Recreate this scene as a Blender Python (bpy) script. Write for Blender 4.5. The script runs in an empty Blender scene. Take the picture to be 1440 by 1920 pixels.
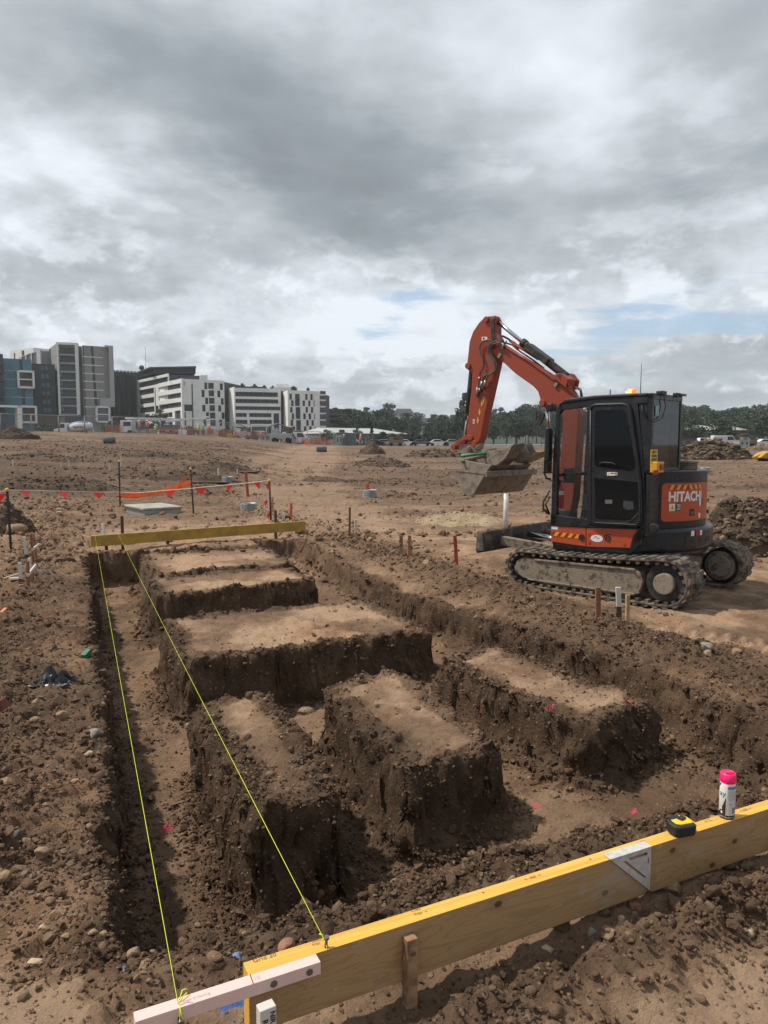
import bpy, bmesh, math, random
import numpy as np
from mathutils import Vector, Matrix
R = math.radians
scene = bpy.context.scene
COL = scene.collection
random.seed(7)
RNG = np.random.default_rng(11)

# ------------------------------------------------------------------ camera
CAM_H, FOCAL, PITCH = 1.93, 1400.0, 0.09          # eye height, focal length in photo pixels, tilt down
cam = bpy.data.cameras.new('camera')
cam.sensor_fit = 'VERTICAL'; cam.sensor_height = 36.0; cam.lens = 36.0 * FOCAL / 1920
cam.clip_start = 0.05; cam.clip_end = 6000
cam_o = bpy.data.objects.new('camera', cam); COL.objects.link(cam_o)
cam_o.location = (0, 0, CAM_H); cam_o.rotation_euler = (R(90) - PITCH, 0, 0)
scene.camera = cam_o

# ------------------------------------------------------------------ sun and sky
SUN_EL, SUN_AZ = R(57), R(-80)                      # azimuth from +Y, negative = to the left
sun_dir = Vector((math.sin(SUN_AZ) * math.cos(SUN_EL), math.cos(SUN_AZ) * math.cos(SUN_EL), math.sin(SUN_EL)))
sl = bpy.data.lights.new('sun', 'SUN'); sl.energy = 3.3; sl.angle = R(2.0); sl.color = (1.0, 0.93, 0.82)
so = bpy.data.objects.new('sun', sl); COL.objects.link(so)
so.rotation_euler = sun_dir.to_track_quat('Z', 'Y').to_euler()
scene.view_settings.view_transform = 'Standard'; scene.view_settings.look = 'None'
scene.view_settings.exposure = 0.50; scene.view_settings.gamma = 1.0
scene.cycles.max_bounces = 6; scene.cycles.diffuse_bounces = 2; scene.cycles.glossy_bounces = 3
scene.cycles.transmission_bounces = 6; scene.cycles.transparent_max_bounces = 8
scene.cycles.use_denoising = True

class NT:
    """little helper for building node trees"""
    def __init__(s, nt): s.nt = nt
    def n(s, typ, **kw):
        nd = s.nt.nodes.new(typ)
        for k, v in kw.items():
            if k == 'inp':
                for i, val in v.items():
                    if isinstance(val, bpy.types.NodeSocket): s.nt.links.new(val, nd.inputs[i])
                    else: nd.inputs[i].default_value = val
            else: setattr(nd, k, v)
        return nd
    def math(s, op, a, b=0.0, c=None, clamp=False):
        d = {0: a, 1: b}
        if c is not None: d[2] = c
        return s.n('ShaderNodeMath', operation=op, use_clamp=clamp, inp=d).outputs[0]
    def noise(s, vec, scale, detail=4, rough=0.5, dist=0.0, dim='3D', lac=2.0):
        nd = s.n('ShaderNodeTexNoise', noise_dimensions=dim, inp={'Scale': scale, 'Detail': detail, 'Roughness': rough, 'Distortion': dist, 'Lacunarity': lac})
        if vec is not None: s.nt.links.new(vec, nd.inputs['Vector'])
        return nd.outputs[0]
    def step(s, x, lo, hi, a=0.0, b=1.0):
        nd = s.n('ShaderNodeMapRange', interpolation_type='SMOOTHSTEP', inp={0: x, 1: lo, 2: hi, 3: a, 4: b})
        return nd.outputs[0]
    def mix(s, f, a, b, mode='MIX'):
        nd = s.n('ShaderNodeMix', data_type='RGBA', blend_type=mode)
        for i, v in ((0, f), (6, a), (7, b)):
            if isinstance(v, bpy.types.NodeSocket): s.nt.links.new(v, nd.inputs[i])
            else: nd.inputs[i].default_value = v if i == 0 else (tuple(v) + (1,))[:4]
        return nd.outputs[2]

world = bpy.data.worlds.new('World'); scene.world = world; world.use_nodes = True
W = NT(world.node_tree); world.node_tree.nodes.clear()
def build_sky():
    out = W.n('ShaderNodeOutputWorld'); bg = W.n('ShaderNodeBackground')
    sky = W.n('ShaderNodeTexSky', sky_type='NISHITA', sun_disc=False, sun_elevation=SUN_EL, sun_rotation=SUN_AZ, air_density=1.0, dust_density=1.2, ozone_density=1.5)
    tc = W.n('ShaderNodeTexCoord')
    sep = W.n('ShaderNodeSeparateXYZ', inp={0: tc.outputs['Generated']})
    x, y, z = sep.outputs
    zc = W.math('MAXIMUM', z, 0.0)
    den = W.math('ADD', zc, 0.10)
    px = W.math('DIVIDE', x, den); py = W.math('DIVIDE', y, den)
    flat = W.n('ShaderNodeCombineXYZ', inp={0: px, 1: W.math('MULTIPLY', py, 0.85), 2: 0.0}).outputs[0]
    # azimuth / elevation in degrees, warped by noise, for the big cloud masses
    az = W.math('MULTIPLY', W.math('ARCTAN2', x, y), 57.2958)
    el = W.math('MULTIPLY', W.math('ARCSINE', z), 57.2958)
    w1 = W.noise(flat, 1.1, 6, 0.55); w2 = W.noise(W.n('ShaderNodeVectorMath', operation='ADD', inp={0: flat, 1: (7.3, 2.1, 5.0)}).outputs[0], 1.1, 6, 0.55)
    az_w = W.math('ADD', az, W.math('MULTIPLY', W.math('SUBTRACT', w1, 0.5), 20))
    el_w = W.math('ADD', el, W.math('MULTIPLY', W.math('SUBTRACT', w2, 0.5), 12))
    def blob(a0, e0, sa, se, rot=0.0):
        da = W.math('SUBTRACT', az_w, a0); de = W.math('SUBTRACT', el_w, e0)
        c, s = math.cos(R(rot)), math.sin(R(rot))
        a = W.math('DIVIDE', W.math('ADD', W.math('MULTIPLY', da, c), W.math('MULTIPLY', de, s)), sa)
        b = W.math('DIVIDE', W.math('SUBTRACT', W.math('MULTIPLY', de, c), W.math('MULTIPLY', da, s)), se)
        r2 = W.math('ADD', W.math('MULTIPLY', a, a), W.math('MULTIPLY', b, b))
        return W.math('POWER', 2.718, W.math('MULTIPLY', r2, -1.0))
    n1 = W.noise(flat, 0.62, 7, 0.50, 0.25)
    n2 = W.noise(flat, 1.7, 8, 0.52, 0.35)
    n3 = W.noise(flat, 5.5, 6, 0.55, 0.3)
    low = W.n('ShaderNodeCombineXYZ', inp={0: W.math('MULTIPLY', az, 0.11), 1: W.math('MULTIPLY', el, 0.17), 2: 3.0}).outputs[0]
    lw = W.step(el, 7.0, 20.0)
    def both(a, b): return W.math('ADD', W.math('MULTIPLY', a, lw), W.math('MULTIPLY', b, W.math('SUBTRACT', 1.0, lw)))
    n2 = both(n2, W.noise(low, 1.3, 9, 0.56, 0.3)); n3 = both(n3, W.noise(low, 5.0, 7, 0.6, 0.2))
    puff = W.math('MULTIPLY', W.math('ABSOLUTE', W.math('SUBTRACT', both(W.noise(flat, 2.4, 6, 0.5, 0.2), W.noise(low, 2.6, 7, 0.55, 0.1)), 0.5)), 0.85)
    fade = W.step(el, 0.5, 9.0, 0.45, 1.0)
    # thickness: 0 = thin bright veil, 1 = dark heavy base
    th = W.math('MULTIPLY', W.math('SUBTRACT', n1, 0.5), 0.75)
    th = W.math('ADD', th, W.math('MULTIPLY', W.math('SUBTRACT', n2, 0.5), W.math('MULTIPLY', fade, 0.60)))
    th = W.math('ADD', th, W.math('MULTIPLY', W.math('SUBTRACT', n3, 0.5), W.math('MULTIPLY', fade, 0.28)))
    th = W.math('ADD', th, W.math('MULTIPLY', W.math('SUBTRACT', puff, 0.08), fade))
    cum = W.math('MULTIPLY', W.step(both(W.noise(flat, 1.5, 10, 0.6, 0.15), W.noise(low, 2.2, 10, 0.62, 0.1)), 0.50, 0.60), W.step(el, 26.0, 9.0, 0.35, 1.0))
    th = W.math('SUBTRACT', th, W.math('MULTIPLY', W.math('MULTIPLY', cum, W.step(el, 0.0, 3.0)), 0.24))
    th = W.math('ADD', th, 0.39)
    for amp, *b in SKY_BLOBS:
        th = W.math('ADD', th, W.math('MULTIPLY', blob(*b), amp))
    ramp = W.n('ShaderNodeValToRGB', inp={0: th}); cr = ramp.color_ramp
    cr.elements[0].position = 0.0; cr.elements[0].color = (0.555, 0.59, 0.63, 1)
    cr.elements[1].position = 1.0; cr.elements[1].color = (0.155, 0.175, 0.193, 1)
    for p, c in ((0.22, (0.44, 0.47, 0.505, 1)), (0.42, (0.318, 0.348, 0.374, 1)), (0.68, (0.218, 0.244, 0.268, 1))):
        e = cr.elements.new(p); e.color = c
    # holes: where the deck is thinnest, blue shows
    hole = W.math('ADD', W.math('MULTIPLY', W.noise(W.n('ShaderNodeVectorMath', operation='MULTIPLY', inp={0: flat, 1: (0.6, 1.6, 1)}).outputs[0], 1.7, 8, 0.62, 0.25), 1.0), -0.57)
    for amp, *b in HOLE_BLOBS:
        hole = W.math('ADD', hole, W.math('MULTIPLY', blob(*b), amp))
    hm = W.step(hole, -0.01, 0.18)
    blue = W.n('ShaderNodeVectorMath', operation='SCALE', inp={0: sky.outputs[0], 'Scale': 0.095}).outputs[0]
    col = W.mix(W.math('MULTIPLY', hm, 0.8), ramp.outputs[0], blue)
    # low horizon brightens into pale grey air
    col = W.mix(W.step(el, 3.0, -1.0, 0.0, 0.55), col, (0.36, 0.395, 0.42))
    W.nt.links.new(col, bg.inputs[0]); bg.inputs[1].default_value = 1.12
    W.nt.links.new(bg.outputs[0], out.inputs[0])
SKY_BLOBS = [   # amount, azimuth, elevation, half widths, tilt
    (0.36, -13, 24, 15, 4.5, -14), (0.40, -4, 17.5, 10, 4.5, -10), (0.16, 20, 16, 12, 4, 0), (0.22, -21, 11.5, 12, 2.2, 0), (0.10, 24, 26, 8, 5, 0),
    (-0.40, -11, 31.5, 10, 3, 0), (-0.28, 14, 25, 8, 5, 20), (-0.48, 0, 9.0, 11, 3.4, -8), (-0.25, -26, 16.5, 7, 3, 0), (-0.15, 22, 10, 10, 3, 0), (0.10, 5, 4.5, 14, 1.2, 0), (-0.15, -18, 7, 8, 1.5, 0)]
HOLE_BLOBS = [(0.22, 1.5, 10.2, 2.4, 1.3, 20), (0.30, 21, 7.8, 9, 1.9, 6), (0.2, 26, 11.0, 4, 1.5, 0), (0.22, 6, 33.5, 3, 1.3, 10), (0.12, 14, 5.5, 5, 0.8, 0), (-0.1, -18, 14, 14, 12, 0), (-0.15, 10, 22, 20, 8, 0)]
build_sky()

# ------------------------------------------------------------------ materials
MATS = {}
def mat(name, col, rough=0.6, metal=0.0, var=0.0, scale=8.0, bump=0.0, bscale=None, col2=None, spec=0.5, emit=None, estr=0.0, alpha=1.0, coat=0.0, thr=(0.4, 0.65)):
    if name in MATS: return MATS[name]
    m = bpy.data.materials.new(name); m.use_nodes = True; MATS[name] = m
    N = NT(m.node_tree); b = m.node_tree.nodes['Principled BSDF']
    c = (tuple(col) + (1,))[:4]
    b.inputs['Base Color'].default_value = c; b.inputs['Roughness'].default_value = rough; b.inputs['Metallic'].default_value = metal
    b.inputs['Specular IOR Level'].default_value = spec; b.inputs['Alpha'].default_value = alpha; b.inputs['Coat Weight'].default_value = coat
    tc = N.n('ShaderNodeTexCoord').outputs['Object']
    if col2 is not None or var > 0:
        n = N.noise(tc, scale, 6, 0.6)
        k = col2 if col2 is not None else tuple(max(0, v * (1 - var)) for v in c[:3])
        m.node_tree.links.new(N.mix(N.step(n, thr[0], thr[1]), c[:3], k), b.inputs['Base Color'])
        m.node_tree.links.new(N.step(N.noise(tc, scale * 2.3, 4), 0.3, 0.7, max(0.02, rough - 0.1), min(1, rough + 0.12)), b.inputs['Roughness'])
    if bump:
        bn = N.n('ShaderNodeBump', inp={'Strength': 0.6, 'Distance': bump, 'Height': N.noise(tc, bscale or scale * 4, 6, 0.6)})
        m.node_tree.links.new(bn.outputs[0], b.inputs['Normal'])
    if emit:
        b.inputs['Emission Color'].default_value = (tuple(emit) + (1,))[:4]; b.inputs['Emission Strength'].default_value = estr
    return m
def glassy(name, col, alpha, rough=0.06):
    m = mat(name, col, rough, 0, alpha=alpha, spec=0.6); return m

# ------------------------------------------------------------------ mesh building
class MB:
    """collects boxes, bars, tubes, prisms; build() links them as ONE mesh object"""
    def __init__(s): s.v = []; s.f = []; s.sm = []
    def add(s, vs, fs, smooth=False):
        o = len(s.v); s.v += [tuple(v) for v in vs]; s.f += [tuple(o + i for i in f) for f in fs]; s.sm += [smooth] * len(fs); return s
    def box(s, c, size, M=None):
        x, y, z = (k / 2 for k in size)
        vs = [Vector((sx * x, sy * y, sz * z)) for sx in (-1, 1) for sy in (-1, 1) for sz in (-1, 1)]
        if M is not None: vs = [M @ v for v in vs]
        vs = [v + Vector(c) for v in vs]
        return s.add(vs, [(0, 1, 3, 2), (4, 6, 7, 5), (0, 4, 5, 1), (2, 3, 7, 6), (0, 2, 6, 4), (1, 5, 7, 3)])
    def bar(s, a, b, w, h, up=(0, 0, 1)):
        a, b = Vector(a), Vector(b); d = (b - a).normalized(); u = Vector(up)
        x = d.cross(u); x = x.normalized() if x.length > 1e-6 else Vector((1, 0, 0)); u = x.cross(d)
        q = [x * (w / 2) * i + u * (h / 2) * j for i, j in ((-1, -1), (1, -1), (1, 1), (-1, 1))]
        return s.add([a + k for k in q] + [b + k for k in q], [(3, 2, 1, 0), (4, 5, 6, 7), (0, 1, 5, 4), (1, 2, 6, 5), (2, 3, 7, 6), (3, 0, 4, 7)])
    def tube(s, pts, r, n=8, cap=True, closed=False):
        pts = [Vector(p) for p in pts]; rs = r if isinstance(r, (list, tuple)) else [r] * len(pts); rings = []; prev = None
        for i, p in enumerate(pts):
            if closed: d = pts[(i + 1) % len(pts)] - pts[i - 1]
            else: d = pts[min(i + 1, len(pts) - 1)] - pts[max(i - 1, 0)]
            d.normalize()
            if prev is None:
                x = d.orthogonal().normalized()
            else:
                x = prev - d * prev.dot(d); x = x.normalized() if x.length > 1e-6 else d.orthogonal().normalized()
            prev = x; y = d.cross(x)
            rings.append([p + (x * math.cos(2 * math.pi * k / n) + y * math.sin(2 * math.pi * k / n)) * rs[i] for k in range(n)])
        vs = [v for rg in rings for v in rg]; fs = []
        m = len(pts)
        for i in range(m if closed else m - 1):
            for k in range(n):
                j = (i + 1) % m
                fs.append((i * n + k, i * n + (k + 1) % n, j * n + (k + 1) % n, j * n + k))
        o = len(s.v); s.add(vs, fs, True)
        if cap and not closed:
            s.f.append(tuple(o + k for k in reversed(range(n)))); s.f.append(tuple(o + (m - 1) * n + k for k in range(n))); s.sm += [False, False]
        return s
    def cyl(s, a, b, r, n=20, r2=None): return s.tube([a, b], [r, r if r2 is None else r2], n)
    def prism(s, poly, axis, a, b, M=None, smooth=False):
        """extrude a 2-D polygon along axis (0,1,2) from a to b; poly gives the two other coordinates in order"""
        def pt(p, k):
            q = list(p); q.insert(axis, k); return Vector(q) if M is None else M @ Vector(q)
        n = len(poly); vs = [pt(p, a) for p in poly] + [pt(p, b) for p in poly]
        o = len(s.v); s.v += [tuple(v) for v in vs]
        s.f += [tuple(o + i for i in range(n)), tuple(o + n + i for i in reversed(range(n)))]; s.sm += [False, False]
        for i in range(n):
            s.f.append((o + i, o + n + i, o + n + (i + 1) % n, o + (i + 1) % n)); s.sm.append(smooth)
        return s
    def lathe(s, prof, c=(0, 0, 0), n=24, M=None):
        vs = []; fs = []
        for r, z in prof:
            for k in range(n):
                a = 2 * math.pi * k / n; v = Vector((r * math.cos(a), r * math.sin(a), z))
                vs.append((M @ v if M is not None else v) + Vector(c))
        for i in range(len(prof) - 1):
            for k in range(n): fs.append((i * n + k, i * n + (k + 1) % n, (i + 1) * n + (k + 1) % n, (i + 1) * n + k))
        return s.add(vs, fs, True)
    def build(s, name, m=None, parent=None, bevel=0.0, seg=2, loc=None, fixn=True, smooth_angle=None):
        me = bpy.data.meshes.new(name); me.from_pydata(s.v, [], s.f)
        me.polygons.foreach_set('use_smooth', s.sm if len(s.sm) == len(me.polygons) else [False] * len(me.polygons))
        if fixn:
            bm = bmesh.new(); bm.from_mesh(me); bmesh.ops.recalc_face_normals(bm, faces=bm.faces); bm.to_mesh(me); bm.free()
        if m is not None: me.materials.append(m)
        o = bpy.data.objects.new(name, me); COL.objects.link(o)
        if parent is not None: o.parent = parent
        if loc is not None: o.location = loc
        if bevel:
            b = o.modifiers.new('bevel', 'BEVEL'); b.width = bevel; b.segments = seg; b.limit_method = 'ANGLE'; b.angle_limit = R(35)
            if smooth_angle is None: b.harden_normals = False
        return o
def tag(o, label=None, cat=None, group=None, kind=None):
    for k, v in (('label', label), ('category', cat), ('group', group), ('kind', kind)):
        if v: o[k] = v
    return o
def empty(name, loc, rz=0.0, label=None, cat=None, group=None):
    o = bpy.data.objects.new(name, None); COL.objects.link(o); o.location = loc; o.rotation_euler = (0, 0, rz); o.empty_display_size = 0.2
    return tag(o, label, cat, group)
def copy_tree(o, parent=None):
    c = o.copy(); COL.objects.link(c)
    if parent is not None: c.parent = parent
    for ch in o.children: copy_tree(ch, c)
    return c
def np_mesh(name, V, F, m, parent=None, smooth=True):
    """mesh from numpy arrays: V (n,3), F (k,3|4)"""
    me = bpy.data.meshes.new(name); n, k = len(V), F.shape[1]
    me.vertices.add(n); me.vertices.foreach_set('co', V.astype(np.float32).ravel())
    me.loops.add(len(F) * k); me.loops.foreach_set('vertex_index', F.astype(np.int32).ravel())
    me.polygons.add(len(F)); me.polygons.foreach_set('loop_start', np.arange(0, len(F) * k, k, dtype=np.int32))
    me.polygons.foreach_set('use_smooth', np.full(len(F), smooth)); me.update(calc_edges=True)
    if m is not None: me.materials.append(m)
    o = bpy.data.objects.new(name, me); COL.objects.link(o)
    if parent is not None: o.parent = parent
    return o

# photo pixel -> world
CP, SP = math.cos(PITCH), math.sin(PITCH)
def ray(px, py):
    u = (px - 720) / FOCAL; v = (960 - py) / FOCAL
    return Vector((u, CP + v * SP, -SP + v * CP))
def on_z(px, py, z=0.0):
    d = ray(px, py); t = (z - CAM_H) / d.z; return Vector((d.x * t, d.y * t, z))
def at_y(px, py, Y):
    d = ray(px, py); t = Y / d.y; return Vector((d.x * t, Y, CAM_H + d.z * t))

# ------------------------------------------------------------------ noise in numpy
def _h(ix, iy, iz, seed):
    h = (ix.astype(np.int64) * 374761393 + iy.astype(np.int64) * 668265263 + iz.astype(np.int64) * 1440662683 + seed * 974634777) & 0xffffffff
    h = ((h ^ (h >> 13)) * 1274126177) & 0xffffffff
    h = ((h ^ (h >> 15)) * 2246822519) & 0xffffffff
    return ((h ^ (h >> 16)) & 0xffffff) / float(0xffffff)
def vn(x, y, z=None, seed=0):
    x = np.asarray(x, float); y = np.asarray(y, float)
    ix = np.floor(x); iy = np.floor(y); fx = x - ix; fy = y - iy
    fx = fx * fx * fx * (fx * (fx * 6 - 15) + 10); fy = fy * fy * fy * (fy * (fy * 6 - 15) + 10)
    if z is None:
        o = np.zeros_like(ix)
        a = _h(ix, iy, o, seed); b = _h(ix + 1, iy, o, seed); c = _h(ix, iy + 1, o, seed); d = _h(ix + 1, iy + 1, o, seed)
        return (a + (b - a) * fx) * (1 - fy) + (c + (d - c) * fx) * fy
    z = np.asarray(z, float); iz = np.floor(z); fz = z - iz; fz = fz * fz * (3 - 2 * fz)
    r = []
    for k in (0, 1):
        a = _h(ix, iy, iz + k, seed); b = _h(ix + 1, iy, iz + k, seed); c = _h(ix, iy + 1, iz + k, seed); d = _h(ix + 1, iy + 1, iz + k, seed)
        r.append((a + (b - a) * fx) * (1 - fy) + (c + (d - c) * fx) * fy)
    return r[0] + (r[1] - r[0]) * fz
def fbm(x, y, z=None, oct=4, seed=0, gain=0.5, lac=2.03):
    s = 0; a = 1; t = 0
    for i in range(oct):
        s = s + a * vn(x, y, z, seed + i * 17); t += a; a *= gain; x = x * lac + 3.1; y = y * lac + 1.7
        if z is not None: z = z * lac + 2.3
    return s / t - 0.5
def sst(x, a, b):
    t = np.clip((np.asarray(x, float) - a) / (b - a), 0, 1); return t * t * (3 - 2 * t)

# ------------------------------------------------------------------ terrain: trench frame (u across, v along)
TA = R(22.5); TC, TS = math.cos(TA), math.sin(TA)
def to_uv(x, y): return x * TC + y * TS, -x * TS + y * TC
def to_xy(u, v): return u * TC - v * TS, u * TS + v * TC
# islands of ground left standing: u0, u1, v0, v1, skew of v over u, rim lean
ISLANDS = [(0.80, 1.29, 3.72, 5.55, 0.18, 0.0), (1.80, 2.47, 3.96, 5.62, 0.10, 0.0), (3.05, 3.80, 4.12, 5.95, 0.25, -0.16),
           (0.88, 3.30, 6.80, 8.50, 0.02, 0.0), (0.92, 3.06, 9.85, 11.12, 0.10, 0.0), (1.05, 3.25, 11.42, 13.62, 0.10, 0.0)]
def trench(u, v, rough=1.0):
    """distance into the dug-out volume (positive inside, metres)"""
    ju = u + rough * (0.075 * fbm(u * 1.7, v * 1.7, oct=3, seed=5) + 0.045 * fbm(u * 5, v * 5, oct=2, seed=6))
    jv = v + rough * (0.075 * fbm(u * 1.7, v * 1.7, oct=3, seed=25) + 0.045 * fbm(u * 5, v * 5, oct=2, seed=26))
    uL = 0.10 + 0.03 * np.sin(v * 1.3)
    uR = np.interp(v, [2.5, 4.2, 5.2, 6.9, 8.8, 11.8, 13.2, 15], [4.34, 4.30, 4.36, 4.18, 3.86, 4.05, 4.1, 4.15])
    vF = np.where(u < 3.25, 14.1, 14.85)
    d = np.minimum(np.minimum(ju - uL, uR - ju), vF - jv)
    near = (v - 2.62 - 0.12 * fbm(u * 1.1, v * 1.1, oct=3, seed=9)) * 0.30   # the near side is a loose slope, not a cut
    d = np.minimum(d, near)
    for (a, b, c, e, k, sk) in ISLANDS:
        kv = jv - k * (u - (a + b) / 2)
        dx = np.abs(ju - (a + b) / 2 - sk * (jv - (c + e) / 2)) - (b - a) / 2; dy = np.abs(kv - (c + e) / 2) - (e - c) / 2
        r = 0.08
        q = np.sqrt(np.maximum(dx + r, 0) ** 2 + np.maximum(dy + r, 0) ** 2) + np.minimum(np.maximum(dx + r, dy + r), 0) - r
        d = np.minimum(d, q)
    return d
def floor_depth(u, v):
    return np.interp(u, [0, 1.5, 4.0], [0.62, 0.58, 0.40]) + 0.06 * fbm(u * 1.2, v * 1.2, oct=3, seed=41)
def far_rise(x, y):
    d = np.hypot(x, y); t = x / np.maximum(y, 1.0)
    t = np.where(y < 1, 0.3, t)
    s = np.interp(t, [-0.55, -0.30, -0.12, 0.0, 0.5], [0.040, 0.036, 0.025, 0.0205, 0.0195])
    e = np.clip(d - 20, 0, 85)
    z = s * (e * e / (e + 6.0))
    # a step bank on the left, 30-45 m away
    bank = sst(d, 30, 38) * (1 - sst(t, -0.22, -0.10)) * 0.55
    bank = bank * (y > 1)
    return z + bank
def ground_parts(u, v):
    x, y = to_xy(u, v)
    d = trench(u, v)
    wall = sst(d, -0.01, 0.07)
    # upper surface
    top = 0.22 * sst(v, 3.2, 2.2) + 0.05 * sst(u, 0.6, 2.2) * sst(v, 3.0, 2.2)
    top = top + 0.06 * np.exp(-((u + 0.55) / 0.5) ** 2) * sst(v, 2.6, 3.6) * sst(v, 14, 11)         # loose spoil beside the left trench
    top = top + 0.10 * np.exp(-((u - 4.9) / 0.55) ** 2) * sst(v, 2.4, 3.4) * sst(v, 15, 9)          # and beside the right one
    top = top + 0.07 * np.exp(-((v - 1.79 - 0.05 * np.sin(u * 3.1)) / 0.09) ** 2) * sst(u, 0.7, 1.3)  # windrow of clods in front of the board
    top = top + 0.22 * np.exp(-(((u - 0.80) / 0.16) ** 2 + ((v - 3.05) / 0.34) ** 2))               # tongue of grey spoil by the near island
    top = top + far_rise(x, y)
    loose = np.clip(np.exp(-((u + 0.6) / 0.8) ** 2) * sst(v, 2.9, 3.7) + np.exp(-((u - 5.0) / 0.8) ** 2) * sst(v, 2.0, 3.0) + 1.0 * np.exp(-((v - 1.80) / 0.13) ** 2) * sst(u, 0.7, 1.2) + sst(v, 3.3, 2.9) * sst(v, np.where(u < .6, 2.45, 2.1), np.where(u < .6, 2.7, 2.4)) * sst(u, -0.5, 0.0) * 0.9, 0, 1)
    loose = np.where((d > -0.12) & (d < 0.3), np.maximum(loose, 0.5), loose) * sst(np.hypot(x, y), 40, 14)
    amp = 0.021 + 0.05 * loose
    n = fbm(u * 2.3, v * 2.3, oct=4, seed=51) * 0.06 + fbm(u * 0.45, v * 0.45, oct=3, seed=52) * 0.14 * sst(np.hypot(x, y), 6, 14)
    dd = np.hypot(x, y); mid = sst(dd, 11, 20) * sst(dd, 130, 60)
    n = n + mid * (0.16 * fbm(x * 0.55, y * 0.55, oct=4, seed=151, gain=0.6) + 0.10 * (0.5 - 2 * np.abs(fbm(x * 1.3, y * 1.3, oct=3, seed=152))))
    tk = ((x - 2.3) * 0.895 - (y - 7.75) * 0.446, (x - 2.3) * 0.446 + (y - 7.75) * 0.895)
    on = sst(np.abs(tk[1]), 0.30, 0.24) * sst(tk[0], 0.2, 0.8) * sst(tk[0], 4.5, 3.6)
    n = n * (1 - 0.6 * on) + on * (0.030 * np.sin(tk[0] * 6.283 / 0.15 + 1.2 * np.sign(tk[1])) - 0.02)
    loose = loose * (1 - .9 * on)
    n = n + fbm(u * 11, v * 11, oct=4, seed=53, gain=0.62) * amp * 2.2
    bil = np.abs(fbm(u * 6.5, v * 6.5, oct=3, seed=54)) * 2
    n = n + (0.5 - bil) * amp * 0.7
    fl = -floor_depth(u, v) + fbm(u * 9, v * 9, oct=4, seed=57, gain=0.6) * 0.055 + fbm(u * 3, v * 3, oct=2, seed=58) * 0.05
    fl = fl + 0.10 * sst(d, 0.17, 0.07) * (0.2 + vn(u * 2.2, v * 2.2, seed=61))                      # crumbs at the foot of the walls
    z = (top + n) * (1 - wall) + fl * wall
    return x, y, z, d, wall, loose
def gz(x, y):
    u, v = to_uv(x, y); return float(ground_parts(np.array([u]), np.array([v]))[2][0])
def lines(spec, dense, lo_far, hi_far, g=1.045):
    """grid line positions: spec = [(start, end, step)], dense = wall positions refined to 12 mm"""
    s = []
    for a, b, st in spec: s += list(np.arange(a, b, st))
    for w in dense: s += list(np.arange(w - 0.10, w + 0.16, 0.011))
    s = np.unique(np.round(s, 4)); keep = [s[0]]
    for k in s[1:]:
        if k - keep[-1] > 0.0085: keep.append(k)
    lo, hi = [keep[0]], [keep[-1]]; st = 0.09
    while hi[-1] < hi_far: st *= g; hi.append(hi[-1] + st)
    st = 0.09
    while lo[-1] > lo_far: st *= 1.09; lo.append(lo[-1] - st)
    return np.array(lo[:0:-1] + keep + hi[1:])
U = lines([(-3.5, -0.8, 0.035), (-0.8, 5.2, 0.021), (5.2, 9.0, 0.04), (9.0, 14.0, 0.08)], [0.12, 0.8, 1.29, 1.8, 2.42, 3.12, 3.78, 4.2, 4.32], -700, 900, 1.05)
V = lines([(0.6, 1.3, 0.03), (1.3, 4.2, 0.015), (4.2, 8.6, 0.023), (8.6, 15.2, 0.035), (15.2, 24, 0.07)], [3.74, 4.0, 4.2, 5.6, 6.8, 8.5, 9.9, 14.05], -40, 1500, 1.035)
ROAD = [(-1.2, 17.5, 2.0), (-3.2, 26, 2.6), (-5.0, 38, 3.2), (-6.0, 52, 3.6), (-7.5, 75, 4.0), (-8.5, 100, 4.0)]
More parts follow.
